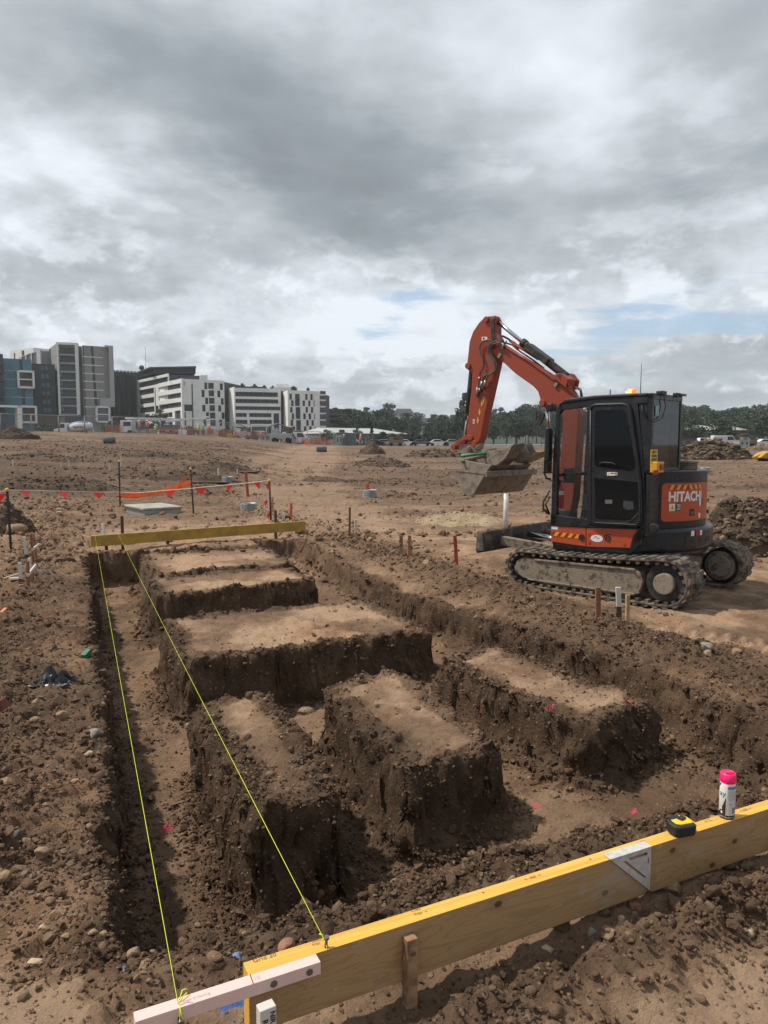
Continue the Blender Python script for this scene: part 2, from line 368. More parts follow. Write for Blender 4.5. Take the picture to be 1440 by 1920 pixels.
def build_ground():
    uu, vv = np.meshgrid(U, V, indexing='ij'); sh = uu.shape; u = uu.ravel(); v = vv.ravel()
    x, y, z, d, wall, loose = ground_parts(u, v)
    # crumble the cut walls sideways with 3-D noise
    m = (np.abs(d) < 0.35) & (v < 16)
    a = sst(np.abs(d[m] - 0.05), 0.28, 0.02)
    um, vm, zm = u[m], v[m], z[m]
    e = 0.03; gu = trench(um + e, vm) - trench(um - e, vm); gv = trench(um, vm + e) - trench(um, vm - e); gl = np.maximum(np.hypot(gu, gv), 1e-6); gu /= gl; gv /= gl
    bl = lambda f, sd: 1 - np.abs(fbm(um * f, vm * f, zm * f * 1.2, oct=2, seed=sd)) * 4
    lump = 0.045 * bl(3.2, 111) + 0.030 * bl(8, 112) + 0.011 * bl(24, 113) + 0.13 * fbm(um * 6.5, vm * 6.5, zm * 9.0, oct=4, seed=114, gain=.62) - 0.03
    du = fbm(um * 5, vm * 5, zm * 5, oct=3, seed=71, gain=0.6) * 0.12 + fbm(um * 17, vm * 17, zm * 17, oct=2, seed=72) * 0.05
    dv = fbm(um * 5, vm * 5, zm * 5, oct=3, seed=81, gain=0.6) * 0.12 + fbm(um * 17, vm * 17, zm * 17, oct=2, seed=82) * 0.05
    dz = fbm(um * 9, vm * 9, zm * 9, oct=3, seed=91, gain=0.6) * 0.07
    u2, v2 = u.copy(), v.copy(); u2[m] += (du + gu * lump) * a; v2[m] += (dv + gv * lump) * a; z = z.copy(); z[m] += dz * a
    X, Y = to_xy(u2, v2)
    n0, n1 = sh; idx = np.arange(n0 * n1).reshape(sh)
    F = np.stack([idx[:-1, :-1], idx[1:, :-1], idx[1:, 1:], idx[:-1, 1:]], -1).reshape(-1, 4)
    o = np_mesh('ground', np.stack([X, Y, z], 1), F, None)
    # how dry and trodden the soil surface is: 1 = pale dusty crust, 0 = freshly dug damp earth
    dry = 1 - np.clip(loose * 0.75, 0, 1)
    dry = dry * (0.25 + 0.75 * sst(d + 0.35 * fbm(u * 3.1, v * 3.1, oct=4, seed=33), 0.0, -0.20)) * sst(d, 0.02, -0.05) + 0.50 * sst(d, 0.10, 0.17) + 0.13 * sst(d, -0.02, 0.04)
    dry = dry * (0.42 + 0.58 * sst(fbm(u * 1.1, v * 1.1, oct=5, seed=31, gain=.62), -0.16, 0.13))
    dry = np.where(d > 0.02, np.minimum(dry, 0.58), dry)
    x0, y0 = to_xy(u, v); dist = np.hypot(x0, y0); fw = sst(dist, 9, 22)
    pat = 0.36 + 1.3 * fbm(x0 * 0.10, y0 * 0.34, oct=5, seed=131, gain=0.6) + 0.9 * fbm(x0 * 0.9, y0 * 1.6, oct=4, seed=132, gain=.7) + 0.9 * fbm(x0 * 0.03, y0 * 0.05, oct=3, seed=133)
    pat = pat - 0.20 * sst(x0 / np.maximum(y0, 1), -0.05, -0.28) * sst(dist, 18, 30)
    rd = np.full(len(x0), 99.0)
    for (a, b) in zip(ROAD[:-1], ROAD[1:]):
        ex, ey = b[0] - a[0], b[1] - a[1]; t = np.clip(((x0 - a[0]) * ex + (y0 - a[1]) * ey) / (ex * ex + ey * ey), 0, 1)
        rd = np.minimum(rd, np.hypot(x0 - a[0] - t * ex, y0 - a[1] - t * ey) / (a[2] + (b[2] - a[2]) * t))
    pat = pat + 0.35 * np.exp(-((y0 - 34.2 + .02 * x0) / .7) ** 2) * sst(x0, -7, -9) + 0.3 * np.exp(-((y0 - 23 - .25 * x0) / .5) ** 2) * sst(x0, -4, -6)
    pat = pat + 0.75 * sst(rd + 0.5 * fbm(x0 * .5, y0 * .5, oct=3, seed=134), 1.0, 0.45) - 0.35 * np.exp(-((np.abs(rd + .12 * fbm(x0 * .3, y0 * .15, oct=2, seed=135)) - .35) / .07) ** 2) * (rd < 1)
    q0 = (x0 - 2.3) * 0.895 - (y0 - 7.75) * 0.446; q1 = (x0 - 2.3) * 0.446 + (y0 - 7.75) * 0.895
    dry = dry + 0.35 * sst(np.abs(q1), .34, .2) * sst(q0, .2, .8) * sst(q0, 4.5, 3.6) * (0.6 + 0.4 * np.sin(q0 * 6.283 / .15 + 1.2 * np.sign(q1)))
    dry = dry + 0.22 * sst(v, 3.3, 2.6) * (1 - loose) * (d < 0)
    dry = dry * (1 - fw) + np.clip(pat, 0.02, 0.95) * fw
    at = o.data.attributes.new('dry', 'FLOAT', 'POINT'); at.data.foreach_set('value', dry.astype(np.float32))
    tag(o, kind='structure')
    return o, np.stack([X, Y, z], 1), d, loose, u, v, dry
def soil_mat():
    m = bpy.data.materials.new('soil'); m.use_nodes = True; N = NT(m.node_tree); b = m.node_tree.nodes['Principled BSDF']
    pos = N.n('ShaderNodeNewGeometry').outputs['Position']
    dry = N.n('ShaderNodeAttribute', attribute_name='dry').outputs['Fac']
    nb = N.noise(pos, 0.55, 5, 0.6); nm = N.noise(pos, 4.0, 6, 0.62); nf = N.noise(pos, 38.0, 5, 0.65)
    k = N.math('ADD', dry, N.math('MULTIPLY', N.math('SUBTRACT', nm, 0.5), 0.75))
    k = N.math('ADD', k, N.math('MULTIPLY', N.math('SUBTRACT', nf, 0.5), 0.45))
    k = N.math('ADD', k, N.math('MULTIPLY', N.math('SUBTRACT', nb, 0.5), 0.5))
    rp = N.n('ShaderNodeValToRGB', inp={0: k}); cr = rp.color_ramp
    cr.elements[0].position = 0.0; cr.elements[0].color = (0.078, 0.050, 0.031, 1)
    cr.elements[1].position = 1.0; cr.elements[1].color = (0.362, 0.246, 0.160, 1)
    for p, c in ((0.3, (0.142, 0.090, 0.056, 1)), (0.6, (0.222, 0.143, 0.089, 1)), (0.8, (0.290, 0.190, 0.120, 1))):
        e = cr.elements.new(p); e.color = c
    col = rp.outputs[0]
    # stones and grit in the surface
    vo = N.n('ShaderNodeTexVoronoi', feature='F1', inp={'Scale': 26.0, 'Randomness': 1.0}); m.node_tree.links.new(pos, vo.inputs['Vector'])
    st = N.step(vo.outputs['Distance'], 0.34, 0.2)
    pick = N.step(N.n('ShaderNodeSeparateColor', inp={0: vo.outputs['Color']}).outputs[0], 0.72, 0.78)
    st = N.math('MULTIPLY', st, pick)
    col = N.mix(N.math('MULTIPLY', st, 0.55), col, (0.30, 0.24, 0.17))
    # reddish clay patches and pale sandy ones far out, tyre-worn streaks
    red = N.step(N.noise(pos, 0.9, 4, 0.55), 0.52, 0.7, 0, 0.35)
    col = N.mix(red, col, N.mix(1.0, col, (1.18, 0.90, 0.74), 'MULTIPLY'))
    sepp = N.n('ShaderNodeSeparateXYZ', inp={0: pos})
    far = N.step(sepp.outputs[1], 11.0, 26.0)
    sv = N.n('ShaderNodeVectorMath', operation='MULTIPLY', inp={0: pos, 1: (0.07, 0.42, 0.4)}).outputs[0]
    stre = N.noise(sv, 1.0, 7, 0.66, 0.4)
    fc = N.n('ShaderNodeValToRGB', inp={0: stre}); fr = fc.color_ramp
    fr.elements[0].position = 0.3; fr.elements[0].color = (0.092, 0.064, 0.048, 1)
    fr.elements[1].position = 0.72; fr.elements[1].color = (0.285, 0.202, 0.145, 1)
    e = fr.elements.new(0.5); e.color = (0.155, 0.108, 0.080, 1)
    fcol = N.mix(N.math('MULTIPLY', N.step(nm, 0.35, 0.62), 0.4), fc.outputs[0], (0.13, 0.094, 0.068))
    col = N.mix(N.math('MULTIPLY', far, 0.45), col, fcol)
    # sprayed survey marks
    for (mx, my), rad, c in PAINT:
        dv = N.n('ShaderNodeVectorMath', operation='DISTANCE', inp={0: N.n('ShaderNodeCombineXYZ', inp={0: sepp.outputs[0], 1: sepp.outputs[1], 2: 0}).outputs[0], 1: (mx, my, 0)}).outputs['Value']
        dv = N.math('ADD', dv, N.math('MULTIPLY', N.math('SUBTRACT', N.noise(pos, 30, 4, 0.6), 0.5), rad * 3.0))
        col = N.mix(N.step(dv, rad, rad * 0.55, 0, 0.85), col, c)
    m.node_tree.links.new(col, b.inputs['Base Color'])
    b.inputs['Roughness'].default_value = 0.93; b.inputs['Specular IOR Level'].default_value = 0.18
    h = N.math('ADD', N.math('MULTIPLY', N.noise(pos, 42, 8, 0.72), 0.6), N.math('MULTIPLY', st, 0.35))
    h = N.math('ADD', h, N.math('MULTIPLY', N.noise(pos, 9, 5, 0.6), 0.8))
    bn = N.n('ShaderNodeBump', inp={'Strength': 1.0, 'Distance': 0.045, 'Height': h})
    bf = N.n('ShaderNodeBump', inp={'Strength': N.math('MULTIPLY', far, 0.9), 'Distance': 0.25, 'Height': N.noise(pos, 1.6, 8, 0.7), 'Normal': bn.outputs[0]})
    m.node_tree.links.new(bf.outputs[0], b.inputs['Normal'])
    return m
PINK, BLUE = (0.75, 0.04, 0.16), (0.03, 0.13, 0.42)
PAINT = []
for (px, py, z, r, c) in ((313, 1545, -.6, .05, PINK), (265, 1388, -.6, .02, PINK), (1190, 1508, -.4, .03, PINK), (1173, 1312, 0, .03, PINK), (1030, 1330, 0, .03, PINK), (1005, 1520, -.5, .03, PINK),
                          (437, 1893, .2, .05, BLUE), (440, 1865, .2, .03, BLUE), (510, 1703, .0, .03, BLUE)):
    p = on_z(px, py, z); PAINT.append(((p.x, p.y), r, c))
ground, GV, GD, GL, GU, GVv, GDRY = build_ground()
SOIL = soil_mat(); ground.data.materials.append(SOIL)

# ------------------------------------------------------------------ loose clods and grit
def ico(sub):
    bm = bmesh.new(); bmesh.ops.create_icosphere(bm, subdivisions=sub, radius=1.0)
    v = np.array([k.co[:] for k in bm.verts]); f = np.array([[k.index for k in q.verts] for q in bm.faces]); bm.free(); return v, f
def clod_batch(P, S, sub, seed, squash=0.72):
    v0, f0 = ico(sub); n, k = len(P), len(v0); rg = np.random.default_rng(seed)
    V = np.repeat(v0[None], n, 0)
    sx = rg.uniform(0.65, 1.35, (n, 1, 3)); sx[:, :, 2] *= squash; V = V * sx
    off = rg.uniform(0, 100, (n, 1, 3)); q = V * (1.3 if sub < 2 else 2.0) + off
    V = V * (1 + (0.9 if sub < 2 else 1.25) * fbm(q[..., 0], q[..., 1], q[..., 2], oct=4 if sub > 1 else 1, seed=seed, gain=.68)[..., None])
    V = V + rg.normal(0, 0.09 if sub < 2 else 0.035, V.shape)
    a = rg.uniform(0, 6.283, n); t = rg.normal(0, 0.5, n)
    ca, sa, ct, st = np.cos(a)[:, None], np.sin(a)[:, None], np.cos(t)[:, None], np.sin(t)[:, None]
    y1 = V[..., 1] * ct - V[..., 2] * st; z1 = V[..., 1] * st + V[..., 2] * ct; x1 = V[..., 0]
    V = np.stack([x1 * ca - y1 * sa, x1 * sa + y1 * ca, z1], -1) * S[:, None, None] + P[:, None, :]
    F = (f0[None] + (np.arange(n) * k)[:, None, None]).reshape(-1, 3)
    return V.reshape(-1, 3), F, k
def clod_mat(name, a, b, c):
    m = bpy.data.materials.new(name); m.use_nodes = True; N = NT(m.node_tree); bs = m.node_tree.nodes['Principled BSDF']
    pos = N.n('ShaderNodeNewGeometry').outputs['Position']; dry = N.n('ShaderNodeAttribute', attribute_name='dry').outputs['Fac']
    k = N.math('ADD', dry, N.math('MULTIPLY', N.math('SUBTRACT', N.noise(pos, 30, 4, 0.6), 0.5), 0.5))
    rp = N.n('ShaderNodeValToRGB', inp={0: k}); cr = rp.color_ramp
    cr.elements[0].position = 0; cr.elements[0].color = a + (1,); cr.elements[1].position = 1; cr.elements[1].color = c + (1,)
    e = cr.elements.new(0.5); e.color = b + (1,)
    m.node_tree.links.new(rp.outputs[0], bs.inputs['Base Color']); bs.inputs['Roughness'].default_value = 0.92; bs.inputs['Specular IOR Level'].default_value = 0.15
    bn = N.n('ShaderNodeBump', inp={'Strength': 1.0, 'Distance': 0.02, 'Height': N.noise(pos, 70, 6, 0.7)}); m.node_tree.links.new(bn.outputs[0], bs.inputs['Normal'])
    return m
CLOD = clod_mat('clod_soil', (0.088, 0.056, 0.035), (0.185, 0.120, 0.076), (0.35, 0.24, 0.158))
def scatter():
    dist = np.hypot(GV[:, 0], GV[:, 1]); x, y = GV[:, 0], GV[:, 1]
    cell = np.outer(np.gradient(U), np.gradient(V)).ravel()
    vis = (np.abs(x) < 0.56 * y + 0.5) & (y > 1.0) & (dist < 30)
    patch = 0.25 + 1.5 * np.clip(fbm(x * 1.3, y * 1.3, oct=3, seed=101) + 0.12, 0, 1)
    w0 = cell * vis * patch * (0.10 + GL * 1.8 + 3.2 * ((GD > -0.04) & (GD < 0.13)) + 0.8 * ((GD >= 0.13) & (GD < 0.25)))
    w1 = cell * (np.abs(x) < 0.56 * y + 0.5) * (y > 1) * (dist > 13) / np.maximum(dist, 5) * (0.15 + 2 * np.clip(fbm(x * .25, y * .45, oct=4, seed=161) + .05, 0, 1)) * np.clip(1.1 - GDRY, .1, 1)
    Vs, Fs, Ds, Sm, o = [], [], [], [], 0
    rg = np.random.default_rng(5)
    for (cnt, smin, smax, near, sub, pw) in ((42000, 0.003, 0.010, 4.4, 1, 1.8), (34000, 0.005, 0.016, 8.0, 1, 1.9), (3200, 0.007, 0.022, 4.6, 2, 3.4), (1500, 0.010, 0.028, 9.5, 2, 3.4), (18000, 0.008, 0.034, 26.0, 1, 3.4), (30, 0.018, 0.032, 7.0, 3, 2.0), (15000, 0.02, 0.085, -75.0, 1, 3.6)):
        w0b = w0 + cell * vis * 0.22 if smax < .011 else w0
        w = (w0b if near > 0 else w1) * (dist < abs(near)) * (GL + 0.25 if smax > 0.03 else 1.0)
        i = rg.choice(len(w), cnt, p=w / w.sum())
        S = smin + (smax - smin) * rg.random(cnt) ** pw
        P = GV[i] + np.stack([rg.normal(0, .012, cnt), rg.normal(0, .012, cnt), S * rg.uniform(0.05, 0.5, cnt)], 1)
        v, f, k = clod_batch(P, S, sub, 200 + cnt)
        Vs.append(v); Fs.append(f + o); Sm.append(np.full(len(f), sub > 1)); o += len(v)
        dr = np.clip(GDRY[i] * 0.6 + rg.normal(0.12, 0.22, cnt) + (rg.random(cnt) < 0.02) * 0.5, 0, 1); Ds.append(np.repeat(dr, k))
    ob = np_mesh('soil_clods', np.concatenate(Vs), np.concatenate(Fs), CLOD, smooth=False)
    at = ob.data.attributes.new('dry', 'FLOAT', 'POINT'); at.data.foreach_set('value', np.concatenate(Ds).astype(np.float32))
    ob.data.polygons.foreach_set('use_smooth', np.concatenate(Sm))
    tag(ob, 'loose brown soil clods and small stones scattered over the dug ground', 'soil clods', kind='stuff')
scatter()

# ------------------------------------------------------------------ excavator
ORANGE = mat('excavator_orange', (0.275, 0.047, 0.021), 0.45, col2=(.22, .060, .035), scale=5, thr=(.45, .75), spec=0.4, bump=0.001)
ORANGE_B = mat('excavator_panel_orange', (0.40, 0.062, 0.020), 0.36, col2=(.30, .085, .045), scale=7, thr=(.48, .8))
BLACK = mat('satin_black_paint', (0.012, 0.014, 0.018), 0.34, col2=(0.045, 0.042, 0.039), scale=5, thr=(0.5, 0.82), spec=0.4)
DUSTBLACK = mat('dusty_black_paint', (0.018, 0.019, 0.021), 0.5, col2=(0.075, 0.062, 0.05), scale=7, thr=(0.42, 0.75), spec=0.3)
RUBBER = mat('dusty_rubber', (0.050, 0.046, 0.042), 0.85, col2=(0.19, 0.152, 0.115), scale=9, thr=(0.36, 0.62), spec=0.2, bump=0.004)
MUD = mat('muddy_steel', (0.22, 0.18, 0.135), 0.8, col2=(0.06, 0.050, 0.042), scale=13, thr=(0.48, 0.68), bump=0.008, spec=0.25)
MUDH = mat('muddy_hub', (0.24, 0.20, 0.155), 0.85, col2=(0.13, 0.105, 0.08), scale=14, thr=(0.5, 0.7), bump=0.004, spec=0.2)
BSTEEL = mat('worn_bucket_steel', (0.27, 0.225, 0.18), 0.6, col2=(0.15, 0.122, 0.098), scale=9, thr=(0.45, 0.68), bump=0.003, spec=0.35, metal=0.25)
CHROME = mat('chrome_rod', (0.55, 0.56, 0.58), 0.18, 1.0)
HOSE = mat('hydraulic_hose', (0.035, 0.035, 0.037), 0.55, col2=(0.10, 0.095, 0.09), scale=20)
FIT = mat('hose_fitting', (0.30, 0.29, 0.27), 0.45, 0.8, var=0.4, scale=30)
GLASS_D = glassy('tinted_glass', (0.006, 0.008, 0.010), 0.93, 0.05); GLASS_D.node_tree.nodes['Principled BSDF'].inputs['Specular IOR Level'].default_value = 0.22
GLASS_M = glassy('smoked_glass', (0.010, 0.014, 0.018), 0.80, 0.04)
GLASS_C = glassy('clear_glass', (0.05, 0.06, 0.06), 0.13, 0.03)
YEL = mat('reflective_yellow', (0.68, 0.30, 0.015), 0.4); SRED = mat('hazard_red', (0.25, 0.018, 0.012), 0.45)
WHT = mat('sticker_white', (0.66, 0.66, 0.64), 0.5); INK = mat('sticker_black', (0.012, 0.012, 0.012), 0.5)
STY = mat('sticker_yellow', (0.72, 0.45, 0.02), 0.5)
XC = Vector((3.354, 10.135, 0)); XPSI = R(136.83)
XF = Vector((math.cos(XPSI), math.sin(XPSI), 0)); XL = Vector((-math.sin(XPSI), math.cos(XPSI), 0))
def onm(px, py, ax, val):
    """photo pixel -> point on the plane coordinate[ax] = val of the excavator's own axes"""
    d = ray(px, py); o = Vector((0, 0, CAM_H)) - XC
    o = Vector((o.dot(XF), o.dot(XL), CAM_H)); d = Vector((d.dot(XF), d.dot(XL), d.z))
    t = (val - o[ax]) / d[ax]; return o + d * t
def c7(pts, y): return [(lambda q: (q.x, q.z))(onm(840 + a / 5.335, 580 + b / 5.335, 1, y)) for a, b in pts]
def c8(pts, y): return [(lambda q: (q.x, q.z))(onm(1000 + a / 3.273, 720 + b / 3.273, 1, y)) for a, b in pts]
def p7(a, b, y): return onm(840 + a / 5.335, 580 + b / 5.335, 1, y)
def p8(a, b, y): return onm(1000 + a / 3.273, 720 + b / 3.273, 1, y)
def text_mesh(body, size=1.0, bold=0.0, align='LEFT'):
    cu = bpy.data.curves.new('t', 'FONT'); cu.body = body; cu.size = size; cu.offset = bold; cu.align_x = align; cu.resolution_u = 3
    o = bpy.data.objects.new('t', cu); COL.objects.link(o)
    dg = bpy.context.evaluated_depsgraph_get(); me = bpy.data.meshes.new_from_object(o.evaluated_get(dg))
    bpy.data.objects.remove(o); bpy.data.curves.remove(cu); return me
def lettering(name, body, m, fn, size, parent, bold=0.0, width=None, thick=0.0, align='LEFT'):
    """lettering laid on a surface: fn(x, y) -> local point"""
    me = text_mesh(body, size, bold, align)
    xs = [v.co.x for v in me.vertices]; lo, hi = min(xs), max(xs); k = 1.0 if width is None else width / (hi - lo)
    for v in me.vertices: v.co = fn((v.co.x - (lo if width else 0)) * k, v.co.y)
    me.materials.clear(); me.materials.append(m)
    o = bpy.data.objects.new(name, me); COL.objects.link(o)
    if parent is not None: o.parent = parent
    return o
CX0 = 0.14
def excavator():
    root = empty('excavator', XC, XPSI, 'orange and black compact tracked excavator with raised arm and mud bucket', 'excavator')
    # --- tracks
    def path(off):
        (fx, fz, fr), (bx, bz, br) = (0.985, 0.265, 0.215), (-0.965, 0.305, 0.255)
        fr += off; br += off; pts = []
        al = math.asin((br - fr) / math.hypot(fx - bx, fz - bz))
        for k in range(19):
            a = R(90) + (-R(180) * k / 18)
            pts.append((fx + fr * math.cos(a), fz + fr * math.sin(a)))
        for k in range(1, 12): t = k / 12; pts.append((fx + (bx - fx) * t, (fz - fr) + ((bz - br) - (fz - fr)) * t))
        for k in range(19):
            a = R(270) - R(180) * k / 18
            pts.append((bx + br * math.cos(a), bz + br * math.sin(a)))
        for k in range(1, 12): t = k / 12; pts.append((bx + (fx - bx) * t, (bz + br) + ((fz + fr) - (bz + br)) * t - 0.02 * math.sin(math.pi * t)))
        return pts
    for s in (1, -1):
        yo, yi = 1.14 * s, 0.66 * s
        mb = MB(); O, I = path(0.035), path(0.0); n = len(O)
        ya, yb = min(yo, yi), max(yo, yi)
        vs = []
        for (ox, oz), (ix, iz) in zip(O, I): vs += [(ox, ya + .012, oz), (ox, yb - .012, oz), (ix, yb, iz), (ix, ya, iz)]
        fs = []
        for i in range(n):
            j = (i + 1) % n
            for k in range(4): fs.append((i * 4 + k, i * 4 + (k + 1) % 4, j * 4 + (k + 1) % 4, j * 4 + k))
        mb.add(vs, fs, True)
        # lugs every 90 mm round the belt, the two halves staggered
        P = [Vector((a, 0, b)) for a, b in path(0.035)]; seg = [(P[(i + 1) % n] - P[i]).length for i in range(n)]; tot = sum(seg); N = 46
        for q in range(N):
            for half in (0, 1):
                dd = (q + 0.5 * half) / N * tot; i = 0
                while dd > seg[i]: dd -= seg[i]; i += 1
                a = P[i] + (P[(i + 1) % n] - P[i]) * (dd / seg[i]); t = (P[(i + 1) % n] - P[i]).normalized(); nr = Vector((-t.z, 0, t.x))
                y0, y1 = ((ya + .005, (ya + yb) / 2 + .03) if half == 0 else ((ya + yb) / 2 - .03, yb - .005))
                w, h = 0.036, 0.017
                vs = []
                for yy, sk in ((y0, 0.018 if half == 0 else -0.0), (y1, -0.0 if half == 0 else 0.018)):
                    for ds, hh in ((-w, -.005), (w, -.005), (w * .72, h), (-w * .72, h)):
                        p = a + t * (ds + sk) + nr * hh; vs.append((p.x, yy, p.z))
                mb.add(vs, [(0, 1, 2, 3), (7, 6, 5, 4), (0, 4, 5, 1), (1, 5, 6, 2), (2, 6, 7, 3), (3, 7, 4, 0)])
        # inner rim teeth seen along the lower run
        Q = [Vector((a, 0, b)) for a, b in path(0.0)]; 
        for q in range(N):
            dd = q / N * tot * 0.99; i = 0
            while i < n - 1 and dd > seg[i]: dd -= seg[i]; i += 1
            a = Q[i] + (Q[(i + 1) % n] - Q[i]) * (dd / seg[i]); t = (Q[(i + 1) % n] - Q[i]).normalized(); nr = Vector((-t.z, 0, t.x)); a = a - nr * 0.018
            mb.box((a.x, yo - s * 0.05, a.z), (0.045, 0.09, 0.035), Matrix.Rotation(-math.atan2(t.z, t.x), 3, 'Y'))
        trk = mb.build('crawler_track', RUBBER, root)
        fr = MB(); f0, f1 = yo - s * 0.03, yi + s * 0.05
        fr.prism([(0.98, 0.14), (1.10, 0.20), (1.12, 0.27), (1.08, 0.36), (0.98, 0.405), (-0.55, 0.44), (-0.66, 0.40), (-0.70, 0.30), (-0.66, 0.14), (-0.55, 0.10), (0.7, 0.095)], 1, f0, f1)
        fr.box((0.33, f0 + s * .002, .25), (0.05, .02, .05)); 
        fr.bar((0.8, f0 + s * .008, .40), (-0.6, f0 + s * .008, .425), .02, .03); fr.bar((0.9, f0 + s * .006, .125), (-0.6, f0 + s * .006, .125), .015, .025)
        for k in range(5): fr.cyl((0.65 - k * 0.28, yo - s * .07, .105), (0.65 - k * .28, yi + s * .07, .105), 0.075, 16)
        fr.build('track_frame', MUD, trk, 0.008)
        hb = MB(); yh = yo - s * 0.03
        hb.cyl((-0.965, yi + s * .06, .305), (-0.965, yh - s * .02, .305), .235, 28); hb.build('drive_sprocket', DUSTBLACK, trk, 0.01)
        hc = MB(); hc.cyl((-0.965, yh - s * .1, .30), (-0.965, yh + s * .045, .30), .125, 26); hc.build('hub', MUDH if s > 0 else DUSTBLACK, trk, 0.012)
        if s < 0: hm = MB(); hm.cyl((-0.965, yi + s * .08, .30), (-0.965, yi - s * .01, .30), .15, 24); hm.cyl((-0.965, yi + s * .08, .30), (-0.965, yi + s * .03, .30), .20, 24); hm.build('drive_motor', MUD, trk, 0.012)
        idl = MB(); idl.cyl((0.985, yo - s * .08, .265), (0.985, yi + s * .08, .265), .205, 26); idl.build('idler', DUSTBLACK, trk, 0.01)
    cf = MB(); cf.box((0, 0, .36), (1.1, 1.4, .2)); cf.cyl((0, 0, .4), (0, 0, .62), .46, 28)
    for s in (1, -1): cf.bar((0.4, .3 * s, .38), (0.75, .62 * s, .3), .22, .2); cf.bar((-0.4, .3 * s, .38), (-0.7, .62 * s, .32), .22, .2)
    cf.build('undercarriage_frame', MUD, root, 0.01)
    # --- dozer blade
    bl = MB(); BZZ = lambda z: .43 + (z - .10) * .66; prof = [(1.70, 0.10), (1.655, 0.22), (1.645, 0.36), (1.67, 0.50), (1.70, 0.53), (1.715, 0.50), (1.69, 0.36), (1.70, 0.22), (1.735, 0.10)]
    prof = [(a, BZZ(b)) for a, b in prof]; bl.prism(prof, 1, -1.14, 1.14, smooth=True); 
    for s in (1, -1): bl.prism([(1.60, BZZ(.12)), (1.74, BZZ(.10)), (1.72, BZZ(.53)), (1.63, BZZ(.50))], 1, 1.10 * s, 1.15 * s)
    bl.box((1.72, 0, BZZ(.13)), (.03, 2.28, .10))
    blo = bl.build('dozer_blade', mat('blade_steel', (.05, .044, .038), .7, col2=(.17, .135, .10), scale=7, thr=(.45, .65)), root, 0.004); 0 and bl.build('x', MUD, root, 0.004)
    ba = MB()
    for s in (1, -1): ba.bar((1.66, .62 * s, .54), (0.45, .42 * s, .42), .10, .13)
    ba.build('push_arm', MUD, blo, 0.008); bc = MB(); bc.cyl((1.6, 0, .58), (.7, 0, .5), .045, 14); bc.build('blade_cylinder', CHROME, blo)
    # --- upper body: plan outline (rear is a drum round the slew centre)
    def plan(r, yl, xf, n=40, yr=None):
        yr = -yl if yr is None else yr; a0 = math.asin(yl / r); a1 = math.asin(-yr / r)
        pts = [(xf, yr), (xf, yl)]
        A0, A1 = math.pi - a0, math.pi + a1
        pts += [(CX0 + r * math.cos(A0 + (A1 - A0) * k / n), r * math.sin(A0 + (A1 - A0) * k / n)) for k in range(n + 1)]
        return pts
    hs = MB(); hs.prism(plan(1.12, .97, .62, yr=-.97), 2, .545, .70, smooth=False); hs.build('slew_deck', BLACK, root, 0.02, 3)
    cw = MB(); cwp = [p for p in plan(1.175, .985, .62) if p[0] < .6]
    cwp = [(-.40, .985)] + [p for p in cwp] + [(-.40, -.985)]
    cw.prism(cwp, 2, .60, .90); cwo = cw.build('counterweight', BLACK, root, 0.05, 4)
    for ph in (158, 163.5, 171, 180, 183.5):
        a = R(ph); hole = MB(); hole.cyl((CX0 + 1.165 * math.cos(a), 1.165 * math.sin(a), .74), (CX0 + 1.181 * math.cos(a), 1.181 * math.sin(a), .74), .035, 14); hole.build('lifting_hole', INK, cwo)
    en = MB(); ep = [(-.55, .975)] + [p for p in plan(1.085, .975, .62) if p[0] < .6] + [(-.55, -.975)]
    en.prism(ep, 2, .88, 1.605); eng = en.build('engine_housing', BLACK, root, 0.075, 5)
    rs = MB(); rs.box((.02, -.5, 1.15), (1.16, .85, .9)); rs.build('side_housing', BLACK, root, 0.05, 3)
    ls = MB(); ls.box((0.0, .5, .80), (1.2, .93, .24)); ls.build('cab_base', BLACK, root, 0.015)
    # rear orange door: curved panel on the drum
    def drum(r): return lambda a, z: Vector((CX0 + r * math.cos(a), r * math.sin(a), z))
    def patch(r0, r1, a0, a1, z0, z1, n=24, rc=0.05):
        mb = MB(); ring = []
        L = (a1 - a0) * r1
        def corner(cx, cz, b): return [(cx + rc * math.cos(R(b + k * 22.5)), cz + rc * math.sin(R(b + k * 22.5))) for k in range(5)]
        pl = corner(L - rc, z1 - rc, 0) + [(L * (1 - k / n), z1) for k in range(2, n - 1)] + corner(rc, z1 - rc, 90) + corner(rc, z0 + rc, 180) + [(L * k / n, z0) for k in range(2, n - 1)] + corner(L - rc, z0 + rc, 270)
        top = [drum(r1)(a0 + q[0] / r1, q[1]) for q in pl]; bot = [drum(r0)(a0 + q[0] / r1, q[1]) for q in pl]; m = len(pl)
        # strip-fill the face column by column
        cols = sorted(set(round(q[0], 4) for q in pl))
        def zr(xx):
            hi = z1; lo = z0
            if xx < rc: e = rc - math.sqrt(max(0, rc * rc - (rc - xx) ** 2)); hi -= e; lo += e
            if xx > L - rc: e = rc - math.sqrt(max(0, rc * rc - (xx - L + rc) ** 2)); hi -= e; lo += e
            return lo, hi
        vs = []
        for xx in cols:
            lo, hi = zr(xx); vs += [drum(r1)(a0 + xx / r1, lo), drum(r1)(a0 + xx / r1, hi)]
        mb.add(vs, [(2 * i, 2 * i + 2, 2 * i + 3, 2 * i + 1) for i in range(len(cols) - 1)], True)
        o = len(mb.v); mb.v += [tuple(p) for p in top + bot]
        for i in range(m): mb.f.append((o + i, o + m + i, o + m + (i + 1) % m, o + (i + 1) % m)); mb.sm.append(False)
        return mb
